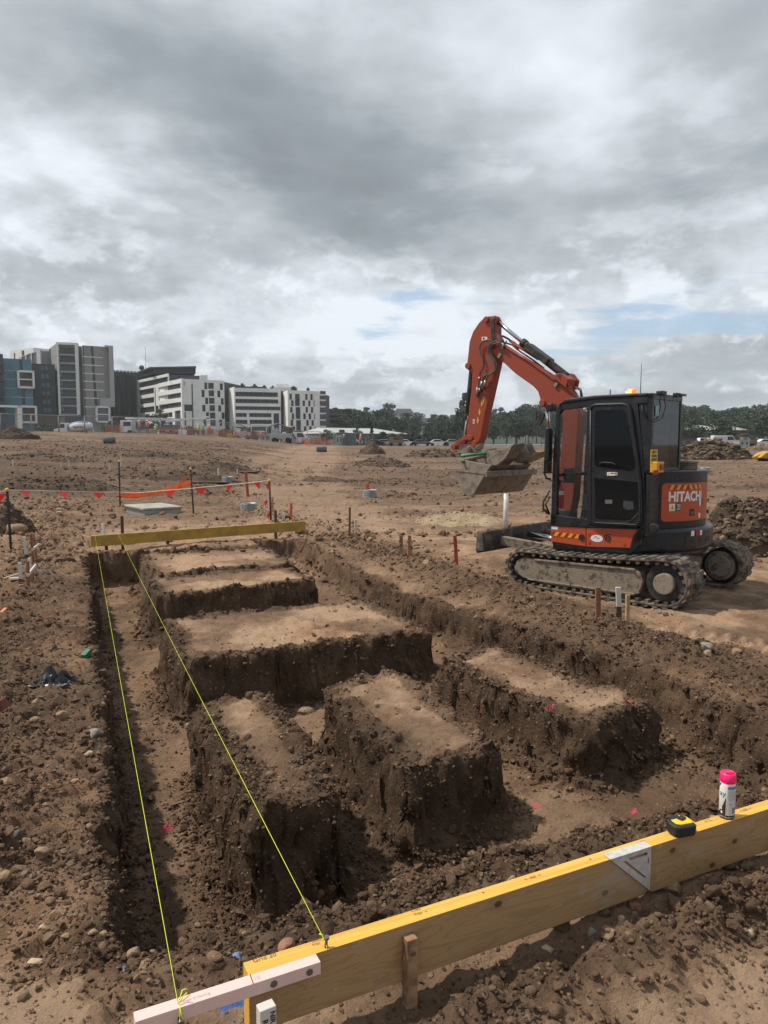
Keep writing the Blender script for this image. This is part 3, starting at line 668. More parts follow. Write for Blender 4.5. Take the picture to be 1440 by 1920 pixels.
    # angle at which the photo's left edge of the panel stands
    def ang(px, r):
        best = min((abs((lambda w: 720 + FOCAL * w.x / (w.y * CP - (1.2 - CAM_H) * SP) - px)(XC + XF * (CX0 + r * math.cos(R(a / 4))) + XL * (r * math.sin(R(a / 4))))), a / 4) for a in range(440, 860))
        return R(best[1])
    RD = 1.10; A0 = ang(1240, RD); A1 = A0 + 0.86
    dz0, dz1 = 0.985, 1.455
    rim = patch(1.07, 1.093, A0 - .018, A1 + .018, dz0 - .018, dz1 + .018); rim.build('door_seal', INK, eng)
    rd = patch(1.07, RD, A0, A1, dz0, dz1); rdo = rd.build('rear_panel', ORANGE_B, root)
    r2 = RD + 0.003
    A0t = A0 + 0.085
    lettering('lettering', 'HITACHI', WHT, lambda x, y: drum(r2)(A0t + x / r2, 1.235 + y), 0.165, rdo, 0.0065, 0.60)
    st = MB(); stp = MB(); zt0, zt1 = 1.375, 1.435; st_w = 0.60
    def strip(mb, x0, x1, x2, x3, r, za=zt0, zb=zt1):
        mb.add([drum(r)(A0t + x0 / r, za), drum(r)(A0t + x1 / r, za), drum(r)(A0t + x2 / r, zb), drum(r)(A0t + x3 / r, zb)], [(0, 1, 2, 3)])
    for k in range(12): strip(stp, st_w * k / 12, st_w * (k + 1) / 12, st_w * (k + 1) / 12, st_w * k / 12, r2)
    stp.build('reflective_tape', SRED, rdo)
    mid = st_w * 0.52
    for k in range(6):
        x = 0.0 + k * 0.1
        if x < mid - .1: strip(st, x, x + .05, x + .085, x + .035, r2 + .002)
        else: strip(st, x + .045, x + .095, x + .06, x + .01, r2 + .002)
    st.build('hazard_stripe', YEL, rdo)
    def plate(name, m, a0, w, z0, z1, r=r2, par=rdo):
        mb = MB(); mb.add([drum(r)(a0, z0), drum(r)(a0 + w / r, z0), drum(r)(a0 + w / r, z1), drum(r)(a0, z1)], [(0, 1, 2, 3)]); return mb.build(name, m, par)
    plate('warning_sticker', WHT, A0t + .01, .085, 1.115, 1.205); 
    tr = MB(); tr.add([drum(r2 + .002)(A0t + .02, 1.13), drum(r2 + .002)(A0t + .08, 1.13), drum(r2 + .002)(A0t + .05, 1.195)], [(0, 1, 2)]); tr.build('warning_triangle', STY, rdo)
    tr = MB(); tr.add([drum(r2 + .004)(A0t + .045, 1.142), drum(r2 + .004)(A0t + .055, 1.142), drum(r2 + .004)(A0t + .05, 1.18)], [(0, 1, 2)]); tr.build('warning_mark', INK, rdo)
    plate('notice_sticker', INK, A0t + .095, .085, 1.115, 1.21)
    tx = MB()
    for k in range(5): tx.add([drum(r2 + .002)(A0t + .105 + (k % 2) * .01, 1.128 + k * .016), drum(r2 + .002)(A0t + .165, 1.128 + k * .016), drum(r2 + .002)(A0t + .165, 1.134 + k * .016), drum(r2 + .002)(A0t + .105 + (k % 2) * .01, 1.134 + k * .016)], [(0, 1, 2, 3)])
    tx.build('notice_print', WHT, rdo)
    plate('latch', INK, A0t + .31, .10, 1.04, 1.13); plate('latch_lever', mat('grey_plastic', (.12, .12, .12), .5), A0t + .335, .045, 1.06, 1.095, r2 + .003)
    plate('side_sticker', WHT, A0t + .50, .05, 1.16, 1.24); plate('side_sticker', INK, A0t + .55, .04, 1.16, 1.25); plate('lower_sticker', WHT, A0t + .49, .05, 1.01, 1.07)
    plate('lamp_sticker', WHT, ang(1298, 1.178), .06, .80, .865, 1.178, cwo); plate('diagram_sticker', SRED, ang(1305, 1.178) + .02, .07, .80, .875, 1.1785, cwo); plate('lamp_sticker', WHT, ang(1305, 1.178) + .09, .05, .80, .865, 1.178, cwo)
    # round intake bowl on the engine housing, cap and side details
    ib = MB(); q = onm(1289, 880, 2, 1.605)
    ib.lathe([(0.0, 0), (.115, 0), (.12, .02), (.12, .085), (.135, .09), (.135, .115), (.10, .125), (.0, .125)], (q.x, q.y, 1.60), 26); ib.build('air_intake_bowl', MUDH, root)
    cap = MB(); qc = onm(1222, 990, 1, .985); cap.cyl((qc.x - .02, .94, qc.z), (qc.x - .02, 1.0, qc.z), .055, 18); cap.build('fuel_cap', INK, root, 0.008)
    # --- orange skirt panels under the door
    sk = MB(); yk = .99
    fa = c8([(105, 868), (322, 882), (322, 1000), (108, 968)], yk); sk.prism(fa, 1, .93, yk); skf = sk.build('front_skirt_panel', ORANGE_B, root, 0.008)
    sk = MB(); fb = c8([(325, 882), (645, 890), (612, 935), (595, 1008), (325, 1000)], yk); sk.prism(fb, 1, .93, yk); skr = sk.build('rear_skirt_panel', ORANGE_B, root, 0.008)
    low = MB(); low.prism(c8([(110, 970), (322, 1002), (595, 1010), (640, 895), (660, 880), (690, 885), (640, 1000), (600, 1040), (330, 1025), (120, 990)], yk), 1, .90, yk - .01); low.build('lower_trim', BLACK, root, 0.006)
    def decal(name, m, poly, par, y=yk + .002, z=0): mb = MB(); mb.prism(c8(poly, y), 1, y - .0015, y + z); return mb.build(name, m, par)
    decal('reflective_tape', SRED, [(110, 905), (275, 925), (275, 948), (112, 932)], skf)
    ys = MB()
    for k in range(4):
        a = 122 + k * 43; b = 907 + k * 5; ys.prism(c8([(a, b + 24), (a + 22, b + 27), (a + 40, b + 3), (a + 18, b + 1)], yk + .004), 1, yk + .002, yk + .005)
    ys.build('hazard_stripe', YEL, skf)
    decal('notice_sticker', WHT, [(112, 872), (150, 876), (150, 894), (112, 890)], skf)
    mb = MB(); 
    e0 = p8(390, 948, yk); pts = [(e0.x + .085 * math.cos(R(k * 20)), e0.z + .045 * math.sin(R(k * 20))) for k in range(18)]; mb.prism(pts, 1, yk + .001, yk + .003); mb.build('oval_badge', WHT, skr)
    w0 = p8(366, 955, yk + .005); w1 = p8(415, 958, yk + .005)
    mb = MB(); mb.prism([(e0.x + .05, e0.z - .004), (e0.x + .015, e0.z + .02), (e0.x - .02, e0.z - .004), (e0.x - .05, e0.z + .016), (e0.x - .02, e0.z + .004), (e0.x + .015, e0.z + .03)], 1, yk + .003, yk + .0045); mb.build('badge_flourish', SRED, skr)
    # black interlaced emblem
    eb = MB()
    for poly in ([(430, 930), (475, 918), (475, 924), (430, 938)], [(447, 926), (453, 924), (453, 962), (447, 962)], [(428, 944), (475, 936), (475, 941), (428, 950)], [(460, 934), (466, 933), (466, 956), (460, 956)], [(440, 950), (446, 950), (446, 964), (440, 964)], [(452, 958), (476, 955), (476, 961), (452, 964)], [(470, 941), (476, 940), (476, 956), (470, 957)], [(455, 968), (475, 967), (475, 971), (455, 972)]):
        eb.prism(c8(poly, yk + .003), 1, yk + .001, yk + .003)
    eb.build('emblem', INK, skr)
    kn = MB(); k0 = p8(297, 940, yk); kn.cyl((k0.x, yk - .02, k0.z), (k0.x, yk + .012, k0.z), .04, 18); kn.build('skirt_lock', INK, skf)
    for a, b in ((341, 916), (341, 967), (555, 980)):
        k0 = p8(a, b, yk); kn = MB(); kn.cyl((k0.x, yk - .01, k0.z), (k0.x, yk + .008, k0.z), .022, 14); kn.build('bolt', ORANGE_B, skr)
    # --- cab
    cab = empty('cab', (0, 0, 0)); cab.parent = root
    Y1, Y0 = 1.0, 0.10
    def side(y_out, y_in, tr=True):
        s = MB(); yy = Y1
        s.prism(c8([(105, 868), (118, 480), (140, 150), (160, 118), (180, 108), (176, 160), (160, 185), (150, 480), (142, 862)], yy), 1, y_in, y_out)      # A pillar
        s.prism(c8([(160, 118), (195, 98), (370, 76), (660, 62), (706, 60), (706, 118), (600, 128), (345, 140), (176, 160), (160, 185)], yy), 1, y_in, y_out)  # roof rail
        s.prism(c8([(327, 140), (352, 138), (350, 880), (327, 880)], yy), 1, y_in, y_out)            # B pillar
        s.prism(c8([(104, 800), (330, 830), (350, 870), (660, 882), (668, 895), (104, 872)], yy), 1, y_in, y_out)   # sill
        s.prism(c8([(640, 60), (706, 60), (718, 545), (668, 548)], yy), 1, y_in + .012, y_out - .012)
        s.prism(c8([(588, 118), (640, 110), (680, 545), (690, 885), (655, 885)], yy), 1, y_in, y_out)  # C pillar
        return s
    cs = side(Y1, Y1 - .06)
    cs.build('cab_frame', BLACK, cab, 0.008)
    rsd = MB()
    rsd.prism(c8([(105, 868), (118, 480), (140, 150), (180, 108), (176, 160), (160, 185), (150, 480), (142, 862)], Y1), 1, Y0, Y0 + .05)
    rsd.prism(c8([(140, 150), (195, 98), (370, 76), (706, 60), (706, 110), (345, 140), (176, 160)], Y1), 1, Y0, Y0 + .05)
    rsd.box((-.62, Y0 + .03, 1.65), (.12, .05, 1.6)); rsd.box((0, Y0 + .03, .86), (1.24, .05, .25))
    rsd.build('right_frame', BLACK, cab, 0.006)
    rf = MB(); rfp = c8([(152, 130), (195, 92), (370, 70), (660, 55), (708, 54), (708, 75), (370, 96), (200, 120)], Y1); rf.prism(rfp, 1, Y0 - .02, Y1 + .012); rf.build('cab_roof', BLACK, cab, 0.02, 3)
    fl = MB(); fl.box((0, .55, .80), (1.22, .86, .14)); fl.build('cab_floor', INK, cab)
    step = MB(); sq = p8(240, 850, .9); step.box((sq.x, .80, sq.z - .03), (.42, .34, .08)); step.build('footwell', DUSTBLACK, cab, .01)
    # rear wall of the cab: glass with frame
    rw = MB(); xr = -.675
    for a, b in (((Y0, 1.57), (Y0 + .05, 2.53)), ((Y1 - .06, 1.57), (Y1, 2.53)), ((Y0, 2.47), (Y1, 2.54)), ((Y0, 1.57), (Y1, 1.64))):
        rw.box((xr, (a[0] + b[0]) / 2, (a[1] + b[1]) / 2), (.05, b[0] - a[0], b[1] - a[1]))
    rw.box((xr, .55, 1.2), (.05, .9, .74)); rw.box((xr - .03, .18, 2.555), (.08, .2, .03))
    rw.build('rear_frame', BLACK, cab, 0.006)
    rg = MB(); rg.box((xr - .01, .55, 2.06), (.008, .80, .84)); rg.build('rear_window', GLASS_M, cab)
    sg = MB(); sg.prism(c8([(612, 130), (700, 125), (712, 540), (668, 540)], Y1 - .02), 1, Y1 - .03, Y1 - .022); sg.build('quarter_window', GLASS_D, cab)
    fg = MB(); fg.prism(c8([(160, 170), (330, 150), (330, 850), (130, 830)], Y1 - .03), 1, Y1 - .036, Y1 - .03); fg.build('side_window', GLASS_C, cab)
    # front: right pillar, cross bar, glass
    fr = MB(); fx0 = c8([(112, 700)], Y1)[0]; fr.bar((fx0[0] - .03, Y0 + .03, .86), (fx0[0] - .1, Y0 + .03, 2.40), .05, .05); fr.bar((fx0[0] - .03, Y0, 1.53), (fx0[0] - .03, Y1, 1.53), .04, .045); fr.build('front_frame', BLACK, cab, .004)
    gl = MB(); gl.bar((fx0[0] + .0, .55, .9), (fx0[0] - .06, .55, 2.38), .82, .006, up=(1, 0, 0)); gl.build('windscreen', GLASS_C, cab)
    # door
    dr = MB(); yd = Y1 + .035
    outer = c8([(338, 160), (345, 132), (372, 118), (555, 113), (585, 124), (602, 160), (640, 430), (664, 620), (668, 840), (655, 870), (630, 882), (370, 868), (345, 858), (336, 836)], yd)
    dr.prism(outer, 1, Y1 - .01, yd); door = dr.build('door', BLACK, cab, 0.014, 3)
    dg = MB(); dg.prism(c8([(374, 172), (382, 160), (545, 154), (566, 168), (592, 300), (626, 490), (622, 520), (600, 534), (388, 506), (374, 492)], yd + .004), 1, yd - .01, yd + .004); dg.build('door_glass', GLASS_D, door, 0.004)
    dg = MB(); dg.prism(c8([(374, 575), (640, 600), (648, 790), (600, 838), (380, 826)], yd + .003), 1, yd - .01, yd + .003); dg.build('lower_door_glass', GLASS_D, door, 0.004)
    def tube8(pts, y, r, name, m, par): mb = MB(); mb.tube([p8(a, b, y) for a, b in pts], r if name != 'door_crease' else r * .6, 8); return mb.build(name, m, par)
    tube8([(405, 505), (408, 488), (425, 482), (480, 484), (500, 492), (505, 510)], yd + .02, .009, 'door_handle', DUSTBLACK, door)
    tube8([(376, 846), (560, 856), (600, 838), (645, 792)], yd + .005, .009, 'door_crease', INK, door)
    tube8([(352, 160), (362, 134), (382, 128), (550, 123), (578, 134), (592, 165), (630, 430), (652, 620), (654, 838), (630, 866), (380, 852), (352, 832), (350, 500), (352, 160)], yd + .001, .012, 'door_rubber', INK, door)
    decal('notice_sticker', WHT, [(452, 541), (515, 541), (515, 561), (452, 563)], door, yd + .005)
    decal('sticker_triangle', STY, [(456, 558), (470, 558), (463, 544)], door, yd + .007); decal('sticker_print', INK, [(474, 546), (500, 546), (500, 550), (474, 551)], door, yd + .007); decal('sticker_print', SRED, [(503, 543), (511, 543), (511, 558), (503, 558)], door, yd + .007)
    decal('door_plate', mat('grey_label', (.10, .12, .12), .5), [(440, 710), (484, 710), (484, 735), (440, 735)], door, yd + .006)
    decal('door_pocket', mat('pocket_grey', (.035, .042, .045), .5), [(552, 716), (612, 722), (615, 768), (580, 772), (552, 760)], door, yd + .006)
    # inside: seat, console, levers, extinguisher
    se = MB(); se.box((-.12, .55, 1.15), (.5, .5, .16)); se.box((-.36, .55, 1.55), (.16, .48, .8)); se.box((-.36, .55, 2.0), (.12, .26, .2)); se.build('operator_seat', INK, cab, .04, 3)
    lv = MB()
    for yy in (.32, .78):
        lv.box((.12, yy, 1.18), (.3, .12, .2)); lv.tube([(.2, yy, 1.25), (.26, yy, 1.4), (.24, yy, 1.52)], .022, 8)
    lv.tube([(.42, .5, .9), (.36, .5, 1.2), (.3, .5, 1.42)], .014, 8); lv.tube([(.42, .6, .9), (.36, .6, 1.2), (.30, .6, 1.42)], .014, 8)
    lv.box((.56, .68, 1.52), (.10, .12, .2)); lv.build('control_lever', INK, cab, .006)
    ex = empty('fire_extinguisher', (0, 0, 0)); ex.parent = cab
    e0 = p8(152, 690, .93); bd = MB(); bd.lathe([(0, -.15), (.055, -.15), (.06, -.13), (.06, .10), (.045, .13), (.02, .15), (0, .15)], (e0.x, .9, e0.z), 18); bd.build('cylinder', mat('extinguisher_red', (.42, .012, .018), .3), ex)
    nz = MB(); nz.cyl((e0.x, .9, e0.z + .14), (e0.x, .9, e0.z + .2), .022, 10); nz.bar((e0.x - .05, .9, e0.z + .2), (e0.x + .05, .9, e0.z + .215), .02, .015); nz.build('valve', INK, ex)
    lb = MB(); lb.lathe([(.0605, .02), (.0605, .075)], (e0.x, .9, e0.z), 18); lb.build('label_band', WHT, ex)
    # beacon, antenna, mirror, lamps, rails
    bq = onm(1184, 737, 1, .62); be = MB(); be.lathe([(.0, 0), (.07, 0), (.07, .02), (.055, .02)], (bq.x, bq.y, 2.535), 20); beo = be.build('beacon', INK, root)
    bd = MB(); bd.lathe([(.062, .02), (.064, .05), (.06, .085), (.045, .095), (0, .097)], (bq.x, bq.y, 2.535), 20)
    bd.build('beacon_lens', mat('amber_lens', (.75, .18, .01), .25, emit=(1.0, .33, .02), estr=0.55), beo)
    bu = MB(); bu.lathe([(0, 0), (.03, 0), (.03, .02), (0, .02)], (bq.x, bq.y - .0, 2.59), 10); 
    bb = MB(); bb.box((bq.x + .01, bq.y + .062, 2.585), (.07, .008, .012)); bb.box((bq.x - .01, bq.y + .062, 2.61), (.05, .008, .010)); bb.build('beacon_lamp', mat('beacon_lamp_glow', (.9, .6, .1), .3, emit=(1, .72, .2), estr=3.0), beo)
    aq = onm(1201, 737, 1, .5); an = MB(); an.cyl((aq.x, .5, 2.5), (aq.x, .5, 2.53 + .42), .006, 6, .003); an.build('antenna', INK, root)
    a2 = onm(1144, 740, 1, .3); an = MB(); an.cyl((a2.x, .3, 2.5), (a2.x, .3, 2.66), .008, 6); an.build('antenna', INK, root)
    mi = MB(); mp0 = p7(1000, 1300, 1.02); mi.box((p7(1005, 1300, 1.08).x, 1.08, p7(1005, 1300, 1.08).z + .02), (.05, .05, .01)); mi = MB()
    ma, mb_ = p7(1000, 1180, 1.05), p7(1005, 1530, 1.05)
    mi.box(((ma.x + mb_.x) / 2, 1.04, (ma.z + mb_.z) / 2), (.07, .12, ma.z - mb_.z)); mi.build('mirror', BLACK, root, .03, 3)
    gr = MB(); gr.tube([p7(1048, 1225, 1.03), p7(1010, 1222, 1.06), p7(980, 1260, 1.07), p7(965, 1640, 1.07), p7(985, 1690, 1.05), p7(1030, 1700, 1.02)], .014, 8); gr.build('grab_rail', BLACK, root)
    wl = MB(); wq = p7(1040, 980, .7); wl.box((wq.x, .7, wq.z), (.09, .13, .11)); wl.build('work_lamp', BLACK, root, .02); 
    wl = MB(); wq = p7(930, 1090, .5); wl.bar(p7(900, 1150, .5), p7(950, 1040, .5), .03, .09); wl.tube([p7(880, 1110, .5), p7(890, 1020, .5), p7(960, 1012, .5), p7(1050, 1020, .6)], .010, 6); wl.build('mirror', DUSTBLACK, root, .008)
    hz = MB(); hz.tube([p8(100, 650, .8), p8(60, 720, .85), p8(62, 770, .85), p8(98, 800, .8)], .016, 7); hz.build('hydraulic_hose', HOSE, root); hz = MB(); hz.tube([p8(100, 690, .8), p8(75, 740, .85), p8(100, 800, .8)], .014, 7); hz.build('hydraulic_hose', HOSE, root)
    # rear corner: cables, sign, isolator
    cb = MB(); cb.tube([onm(1000 + a / 3.273, 720 + b / 3.273, 0, -.72) for a, b in ((800, 62), (812, 140), (790, 210), (740, 236), (705, 210), (690, 150))], .006, 6); cb.tube([p8(665, 130, 1.02), p8(670, 180, 1.02), p8(700, 215, 1.02)], .006, 6); cb.tube([p8(640, 62, .9), p8(730, 70, .9), p8(760, 58, .8)], .008, 6); cb.build('cable', INK, cab)
    wl = MB(); wq = p8(745, 55, .9); wl.box((-.70, .75, 2.55), (.08, .14, .05)); wl.build('work_lamp', INK, cab, .01); wl = MB(); wl.box((-.70, .3, 2.55), (.06, .1, .05)); wl.build('work_lamp', INK, cab, .01)
    sgn = MB(); s0 = onm(1240, 854, 0, -.705)
    sgn = MB(); ya, za = onm(1219.5, 866.5, 0, -.705), onm(1233, 843, 0, -.705); sgn.box((-.705, (ya.y + za.y) / 2, (ya.z + za.z) / 2), (.004, abs(ya.y - za.y), za.z - ya.z)); so_ = sgn.build('sign_plate', STY, cab)
    wdt = abs(ya.y - za.y); hh = za.z - ya.z
    for k, t in enumerate(('LEFT', 'HAND', 'DRIVE')):
        lettering('lettering', t, INK, lambda x, y, k=k: Vector((-.709, max(ya.y, za.y) - wdt * .1 - x, za.z - hh * (.30 + .30 * k) + y)), hh * .29, so_, .002, wdt * .8)
    bx = MB(); b0 = onm(1235, 876, 0, -.76); bx.box((-.74, b0.y, b0.z), (.09, .20, .13)); bo = bx.build('isolator_box', mat('isolator_yellow', (.62, .30, .02), .45), root, .008)
    kb = MB(); kb.box((-.79, b0.y - .02, b0.z), (.012, .10, .07)); kb.build('isolator_switch', SRED, bo)
    gs = MB(); g0 = onm(1232, 770, 0, -.70); gs.box((-.70, g0.y, g0.z), (.004, .09, .12)); gs.build('permit_sticker', mat('pale_green', (.22, .36, .32), .6), cab)
    rs_ = MB(); r0 = onm(1239, 890, 0, -.84); rs_.box((-.80, r0.y + .05, r0.z + .03), (.004, .14, .05)); rs_.build('hazard_sticker', SRED, eng)
    # --- swing post, boom, arm
    sp = MB(); f0 = c8([(215, 760)], 0)[0]; sp.box((.80, 0, .72), (.5, .34, .26)); sp.cyl((.95, 0, .55), (.95, 0, 1.0), .14, 20); sp.build('swing_post', DUSTBLACK, root, .02)
    poly = c7([(440, 345), (470, 318), (520, 328), (570, 360), (800, 505), (1100, 692), (1120, 660), (1150, 645), (1190, 650), (1255, 702), (1232, 790), (1290, 880)], 0) + c8([(300, 190), (285, 430), (268, 690), (250, 780), (205, 790), (165, 740), (167, 640), (190, 430), (206, 215)], 0) + c7([(1078, 950), (1000, 988), (955, 962), (955, 890), (935, 828), (890, 775), (700, 640), (600, 545), (530, 500), (490, 465), (450, 420)], 0)
    bm_ = MB(); bm_.prism(poly, 1, -.10, .10); boom = bm_.build('boom', ORANGE, root, .012, 2)
    ptub = MB()
    for k, (off, yy) in enumerate(((0, .115), (14, .115), (0, -.115))):
        ptub.tube([p7(560, 352 + off, yy), p7(800, 500 + off, yy), p7(1100, 688 + off * 3, yy), p7(1200, 752 + off * 3, yy), p7(1290, 850 + off * 2.4, yy)], .011, 7)
    for off in (0, 16): ptub.tube([p7(640, 320 + off, .03), p7(740, 380 + off, .03), p7(830, 440 + off, .03)], .012, 7)
    ptub.build('hydraulic_pipe', ORANGE, boom)
    pn = MB()
    for a, b, r, w in ((485, 375, .045, .13), (1170, 680, .042, .15), (985, 940, .05, .13), (1185, 715, .02, .15)):
        q = p7(a, b, 0); pn.cyl((q.x, -w, q.z), (q.x, w, q.z), r, 16)
    pn.build('pivot_pin', ORANGE, boom, .006)
    brk = MB(); brk.prism(c7([(1100, 690), (1120, 660), (1150, 645), (1190, 650), (1255, 702), (1232, 790)], 0), 1, .10, .15); brk.prism(c7([(1180, 690), (1230, 640), (1270, 650), (1320, 715), (1300, 800), (1240, 790)], -.15), 1, -.15, -.10); brk.build('cylinder_bracket', ORANGE, boom, .006)
    for a, b in ((515, 465), (1080, 755), (550, 370)):
        q = p7(a, b, .115); cl = MB(); cl.box((q.x, .112, q.z), (.05, .03, .07), Matrix.Rotation(R(-35), 3, 'Y')); cl.build('pipe_clamp', FIT, boom, .004)
    ap = c7([(430, 75), (470, 72), (490, 80), (505, 112), (500, 250), (540, 312), (530, 470), (510, 570), (480, 705), (440, 885), (400, 1055), (360, 1280), (330, 1345), (240, 1345), (222, 1250), (240, 1000), (265, 800), (272, 650), (225, 605), (222, 545), (233, 450), (245, 330), (280, 230), (340, 140), (385, 95)], 0)
    am = MB(); am.prism(ap, 1, -.085, .085); arm = am.build('arm', ORANGE, root, .012, 2)
    fb = MB(); fb.prism(c7([(462, 100), (500, 95), (500, 255), (530, 315), (470, 300)], 0), 1, -.10, .10); fb.build('arm_head_plate', DUSTBLACK, arm, .006)
    pn = MB()
    for a, b, r in ((420, 108, .045), (237, 570, .05), (262, 1285, .045), (300, 1340, .05)):
        q = p7(a, b, 0); pn.cyl((q.x, -.115, q.z), (q.x, .115, q.z), r, 16)
    pn.build('pivot_pin', ORANGE, arm, .006)
    ch = MB()
    for a, b in ((340, 940), (320, 1025), (302, 1110)):
        ch.prism(c7([(a - 8, b - 38), (a + 8, b), (a - 4, b + 38), (a - 14, b + 12), (a - 12, b - 12)], .088), 1, .086, .089)
    ch.prism(c7([(352, 880), (362, 868), (364, 910), (350, 960)], .088), 1, .086, .089)
    ch.build('reflective_chevron', YEL, arm)
    for a, b, w, h in ((365, 293, 55, 36), (257, 1122, 18, 44)):
        s_ = MB(); s_.prism(c7([(a - w / 2, b - h / 2), (a + w / 2, b - h / 2), (a + w / 2, b + h / 2), (a - w / 2, b + h / 2)], .088), 1, .086, .089); s_.build('notice_sticker', WHT, arm)
        s_ = MB(); s_.prism(c7([(a - w * .3, b - h * .3), (a + w * .0, b - h * .3), (a + w * .0, b + h * .3), (a - w * .3, b + h * .3)], .09), 1, .088, .091); s_.build('sticker_print', INK, arm)
    # cylinders
    def ram(name, a, m, b, r0, r1, par, y=0.0):
        c = MB(); A, M_, B_ = p7(*a, y), p7(*m, y), p7(*b, y); c.cyl(A, M_, r0, 18); c.cyl(M_ - (M_ - A).normalized() * .03, M_ + (M_ - A).normalized() * .05, r0 * 1.14, 18); co = c.build(name, DUSTBLACK, par, .006)
        r = MB(); r.cyl(M_, B_, r1, 14); r.build('rod', CHROME, co); e = MB(); e.cyl(B_ + Vector((0, -.05, 0)), B_ + Vector((0, .05, 0)), r1 * 1.9, 14); e.build('rod_eye', ORANGE, co)
        return co
    ac = ram('arm_cylinder', (1185, 672), (765, 345), (478, 105), .058, .030, root, 0.0)
    gd = MB(); gd.bar(p7(1020, 560, 0) + Vector((0, 0, .04)), p7(800, 395, 0) + Vector((0, 0, .04)), .18, .10); gd.build('cylinder_guard', DUSTBLACK, ac, .01)
    ram('bucket_cylinder', (243, 600), (196, 1070), (165, 1330), .050, .026, root, 0.0)
    gp = MB(); gp.bar(p7(205, 1065, .06), p7(160, 1290, .06), .035, .012); gp.build('rod_guard', mat('guard_pink_steel', (.36, .25, .20), .5), root)
    ram('boom_cylinder', (1000, 1640), (1012, 1240), (985, 945), .055, .030, root, -.02)
    # hoses looping round the elbow
    class hp:
        @staticmethod
        def tube(pts, r, n): q = MB(); q.tube(pts, r, n); q.build('hydraulic_hose', HOSE, boom)
    hp.tube([p7(a, b, .12) for a, b in ((450, 315), (390, 308), (340, 325), (318, 370), (318, 430), (345, 490), (360, 545), (345, 595), (320, 630), (314, 690), (300, 770), (290, 830))], .012, 8)
    hp.tube([p7(a, b, .135) for a, b in ((530, 335), (480, 318), (430, 340), (405, 385), (402, 430), (430, 480), (465, 530), (475, 580), (455, 625), (400, 645), (360, 670), (342, 730), (330, 790))], .016, 8)
    hp.tube([p7(a, b, .15) for a, b in ((545, 350), (500, 335), (450, 350), (420, 395), (415, 430), (450, 490), (488, 545), (485, 600), (440, 640), (395, 665), (378, 720), (360, 790))], .014, 8)
    hp.tube([p7(a, b, -.12) for a, b in ((500, 275), (550, 268), (610, 300), (660, 350), (760, 410), (900, 500))], .016, 8)
    hp.tube([p7(a, b, -.10) for a, b in ((520, 560), (522, 610), (505, 660), (480, 700))], .013, 8)
    hp.tube([p7(a, b, -.05) for a, b in ((560, 330), (640, 355), (720, 420), (840, 500), (960, 590))], .013, 8)
    hp.tube([p7(a, b, .05) for a, b in ((1230, 790), (1290, 780), (1330, 800), (1345, 880))], .010, 7); hp.tube([p7(a, b, .05) for a, b in ((1240, 800), (1300, 795), (1325, 820), (1330, 890))], .010, 7)
    hp.tube([p8(a, b, .05) for a, b in ((250, 230), (248, 400), (240, 560), (246, 690))], .012, 7); hp.tube([p8(a, b, .05) for a, b in ((266, 230), (262, 400), (256, 560), (262, 690))], .012, 7)
    ft = MB()
    for a, b, c, d, yy in ((312, 680, 318, 705, .12), (342, 720, 328, 800, .135), (376, 710, 362, 780, .15), (300, 780, 288, 880, .11), (320, 790, 318, 830, .11), (345, 760, 350, 800, .12), (545, 340, 560, 380, .14), (620, 315, 670, 340, -.08), (575, 315, 580, 345, .0), (660, 365, 700, 400, 0)):
        ft.cyl(p7(a, b, yy), p7(c, d, yy), .022, 8)
    ft.build('hose_fitting', FIT, boom)
    # --- linkage, hitch and mud bucket
    lk = MB(); 
    for yy in (-.10, .075):
        lk.prism(c7([(240, 1255), (270, 1265), (262, 1300), (200, 1310), (140, 1350), (112, 1395), (85, 1395), (82, 1360), (120, 1320), (190, 1268)], 0), 1, yy, yy + .025)
    q = p7(97, 1378, 0); lk.cyl((q.x, -.13, q.z), (q.x, .13, q.z), .045, 14); lk.build('bucket_link', ORANGE, root, .005)
    hi = MB(); hi.prism(c7([(105, 1360), (150, 1350), (215, 1345), (285, 1335), (335, 1340), (330, 1420), (280, 1440), (185, 1430), (140, 1410)], 0), 1, -.07, .07); hi.cyl(p7(210, 1395, -.14), p7(210, 1395, .14), .04, 12); hi.cyl(p7(300, 1380, -.14), p7(300, 1380, .14), .04, 12); hi.build('quick_hitch', BSTEEL, root, .01)
    YN, YF = 0.62, -0.68
    pr = c7([(390, 1635), (265, 1850), (225, 1862), (190, 1860), (150, 1825), (125, 1785), (100, 1700), (85, 1600)], YN)
    bk = MB(); t = .022; n = len(pr)
    cx, cz = sum(p[0] for p in pr) / n, sum(p[1] for p in pr) / n
    inn = [(p[0] + (cx - p[0]) * .08, p[1] + (cz - p[1]) * .08 + (.02 if 0 < i < n - 1 else 0)) for i, p in enumerate(pr)]
    ring = pr + inn[::-1]; bk.prism(ring, 1, YF, YN)
    bk.prism(pr, 1, YN, YN + t); bk.prism(pr, 1, YF - t, YF)
    lip0, lip1 = Vector((pr[0][0], YN + .03, pr[0][1])), Vector((pr[0][0], YF - .06, pr[0][1])); bk.bar(lip0 + Vector((0, 0, -.02)), lip1 + Vector((0, 0, -.02)), .03, .09)
    buck = bk.build('bucket', BSTEEL, root, .006)
    er = MB()
    for yy in (-.14, .11): er.prism([(pr[-1][0] + .0, pr[-1][1] - .1), (pr[-1][0] - .02, pr[-1][1] + .16), (pr[-1][0] - .22, pr[-1][1] + .22), (pr[-1][0] - .34, pr[-1][1] + .05), (pr[-1][0] - .2, pr[-1][1] - .1)], 1, yy, yy + .03)
    er.build('bucket_ear', BSTEEL, buck, .004)
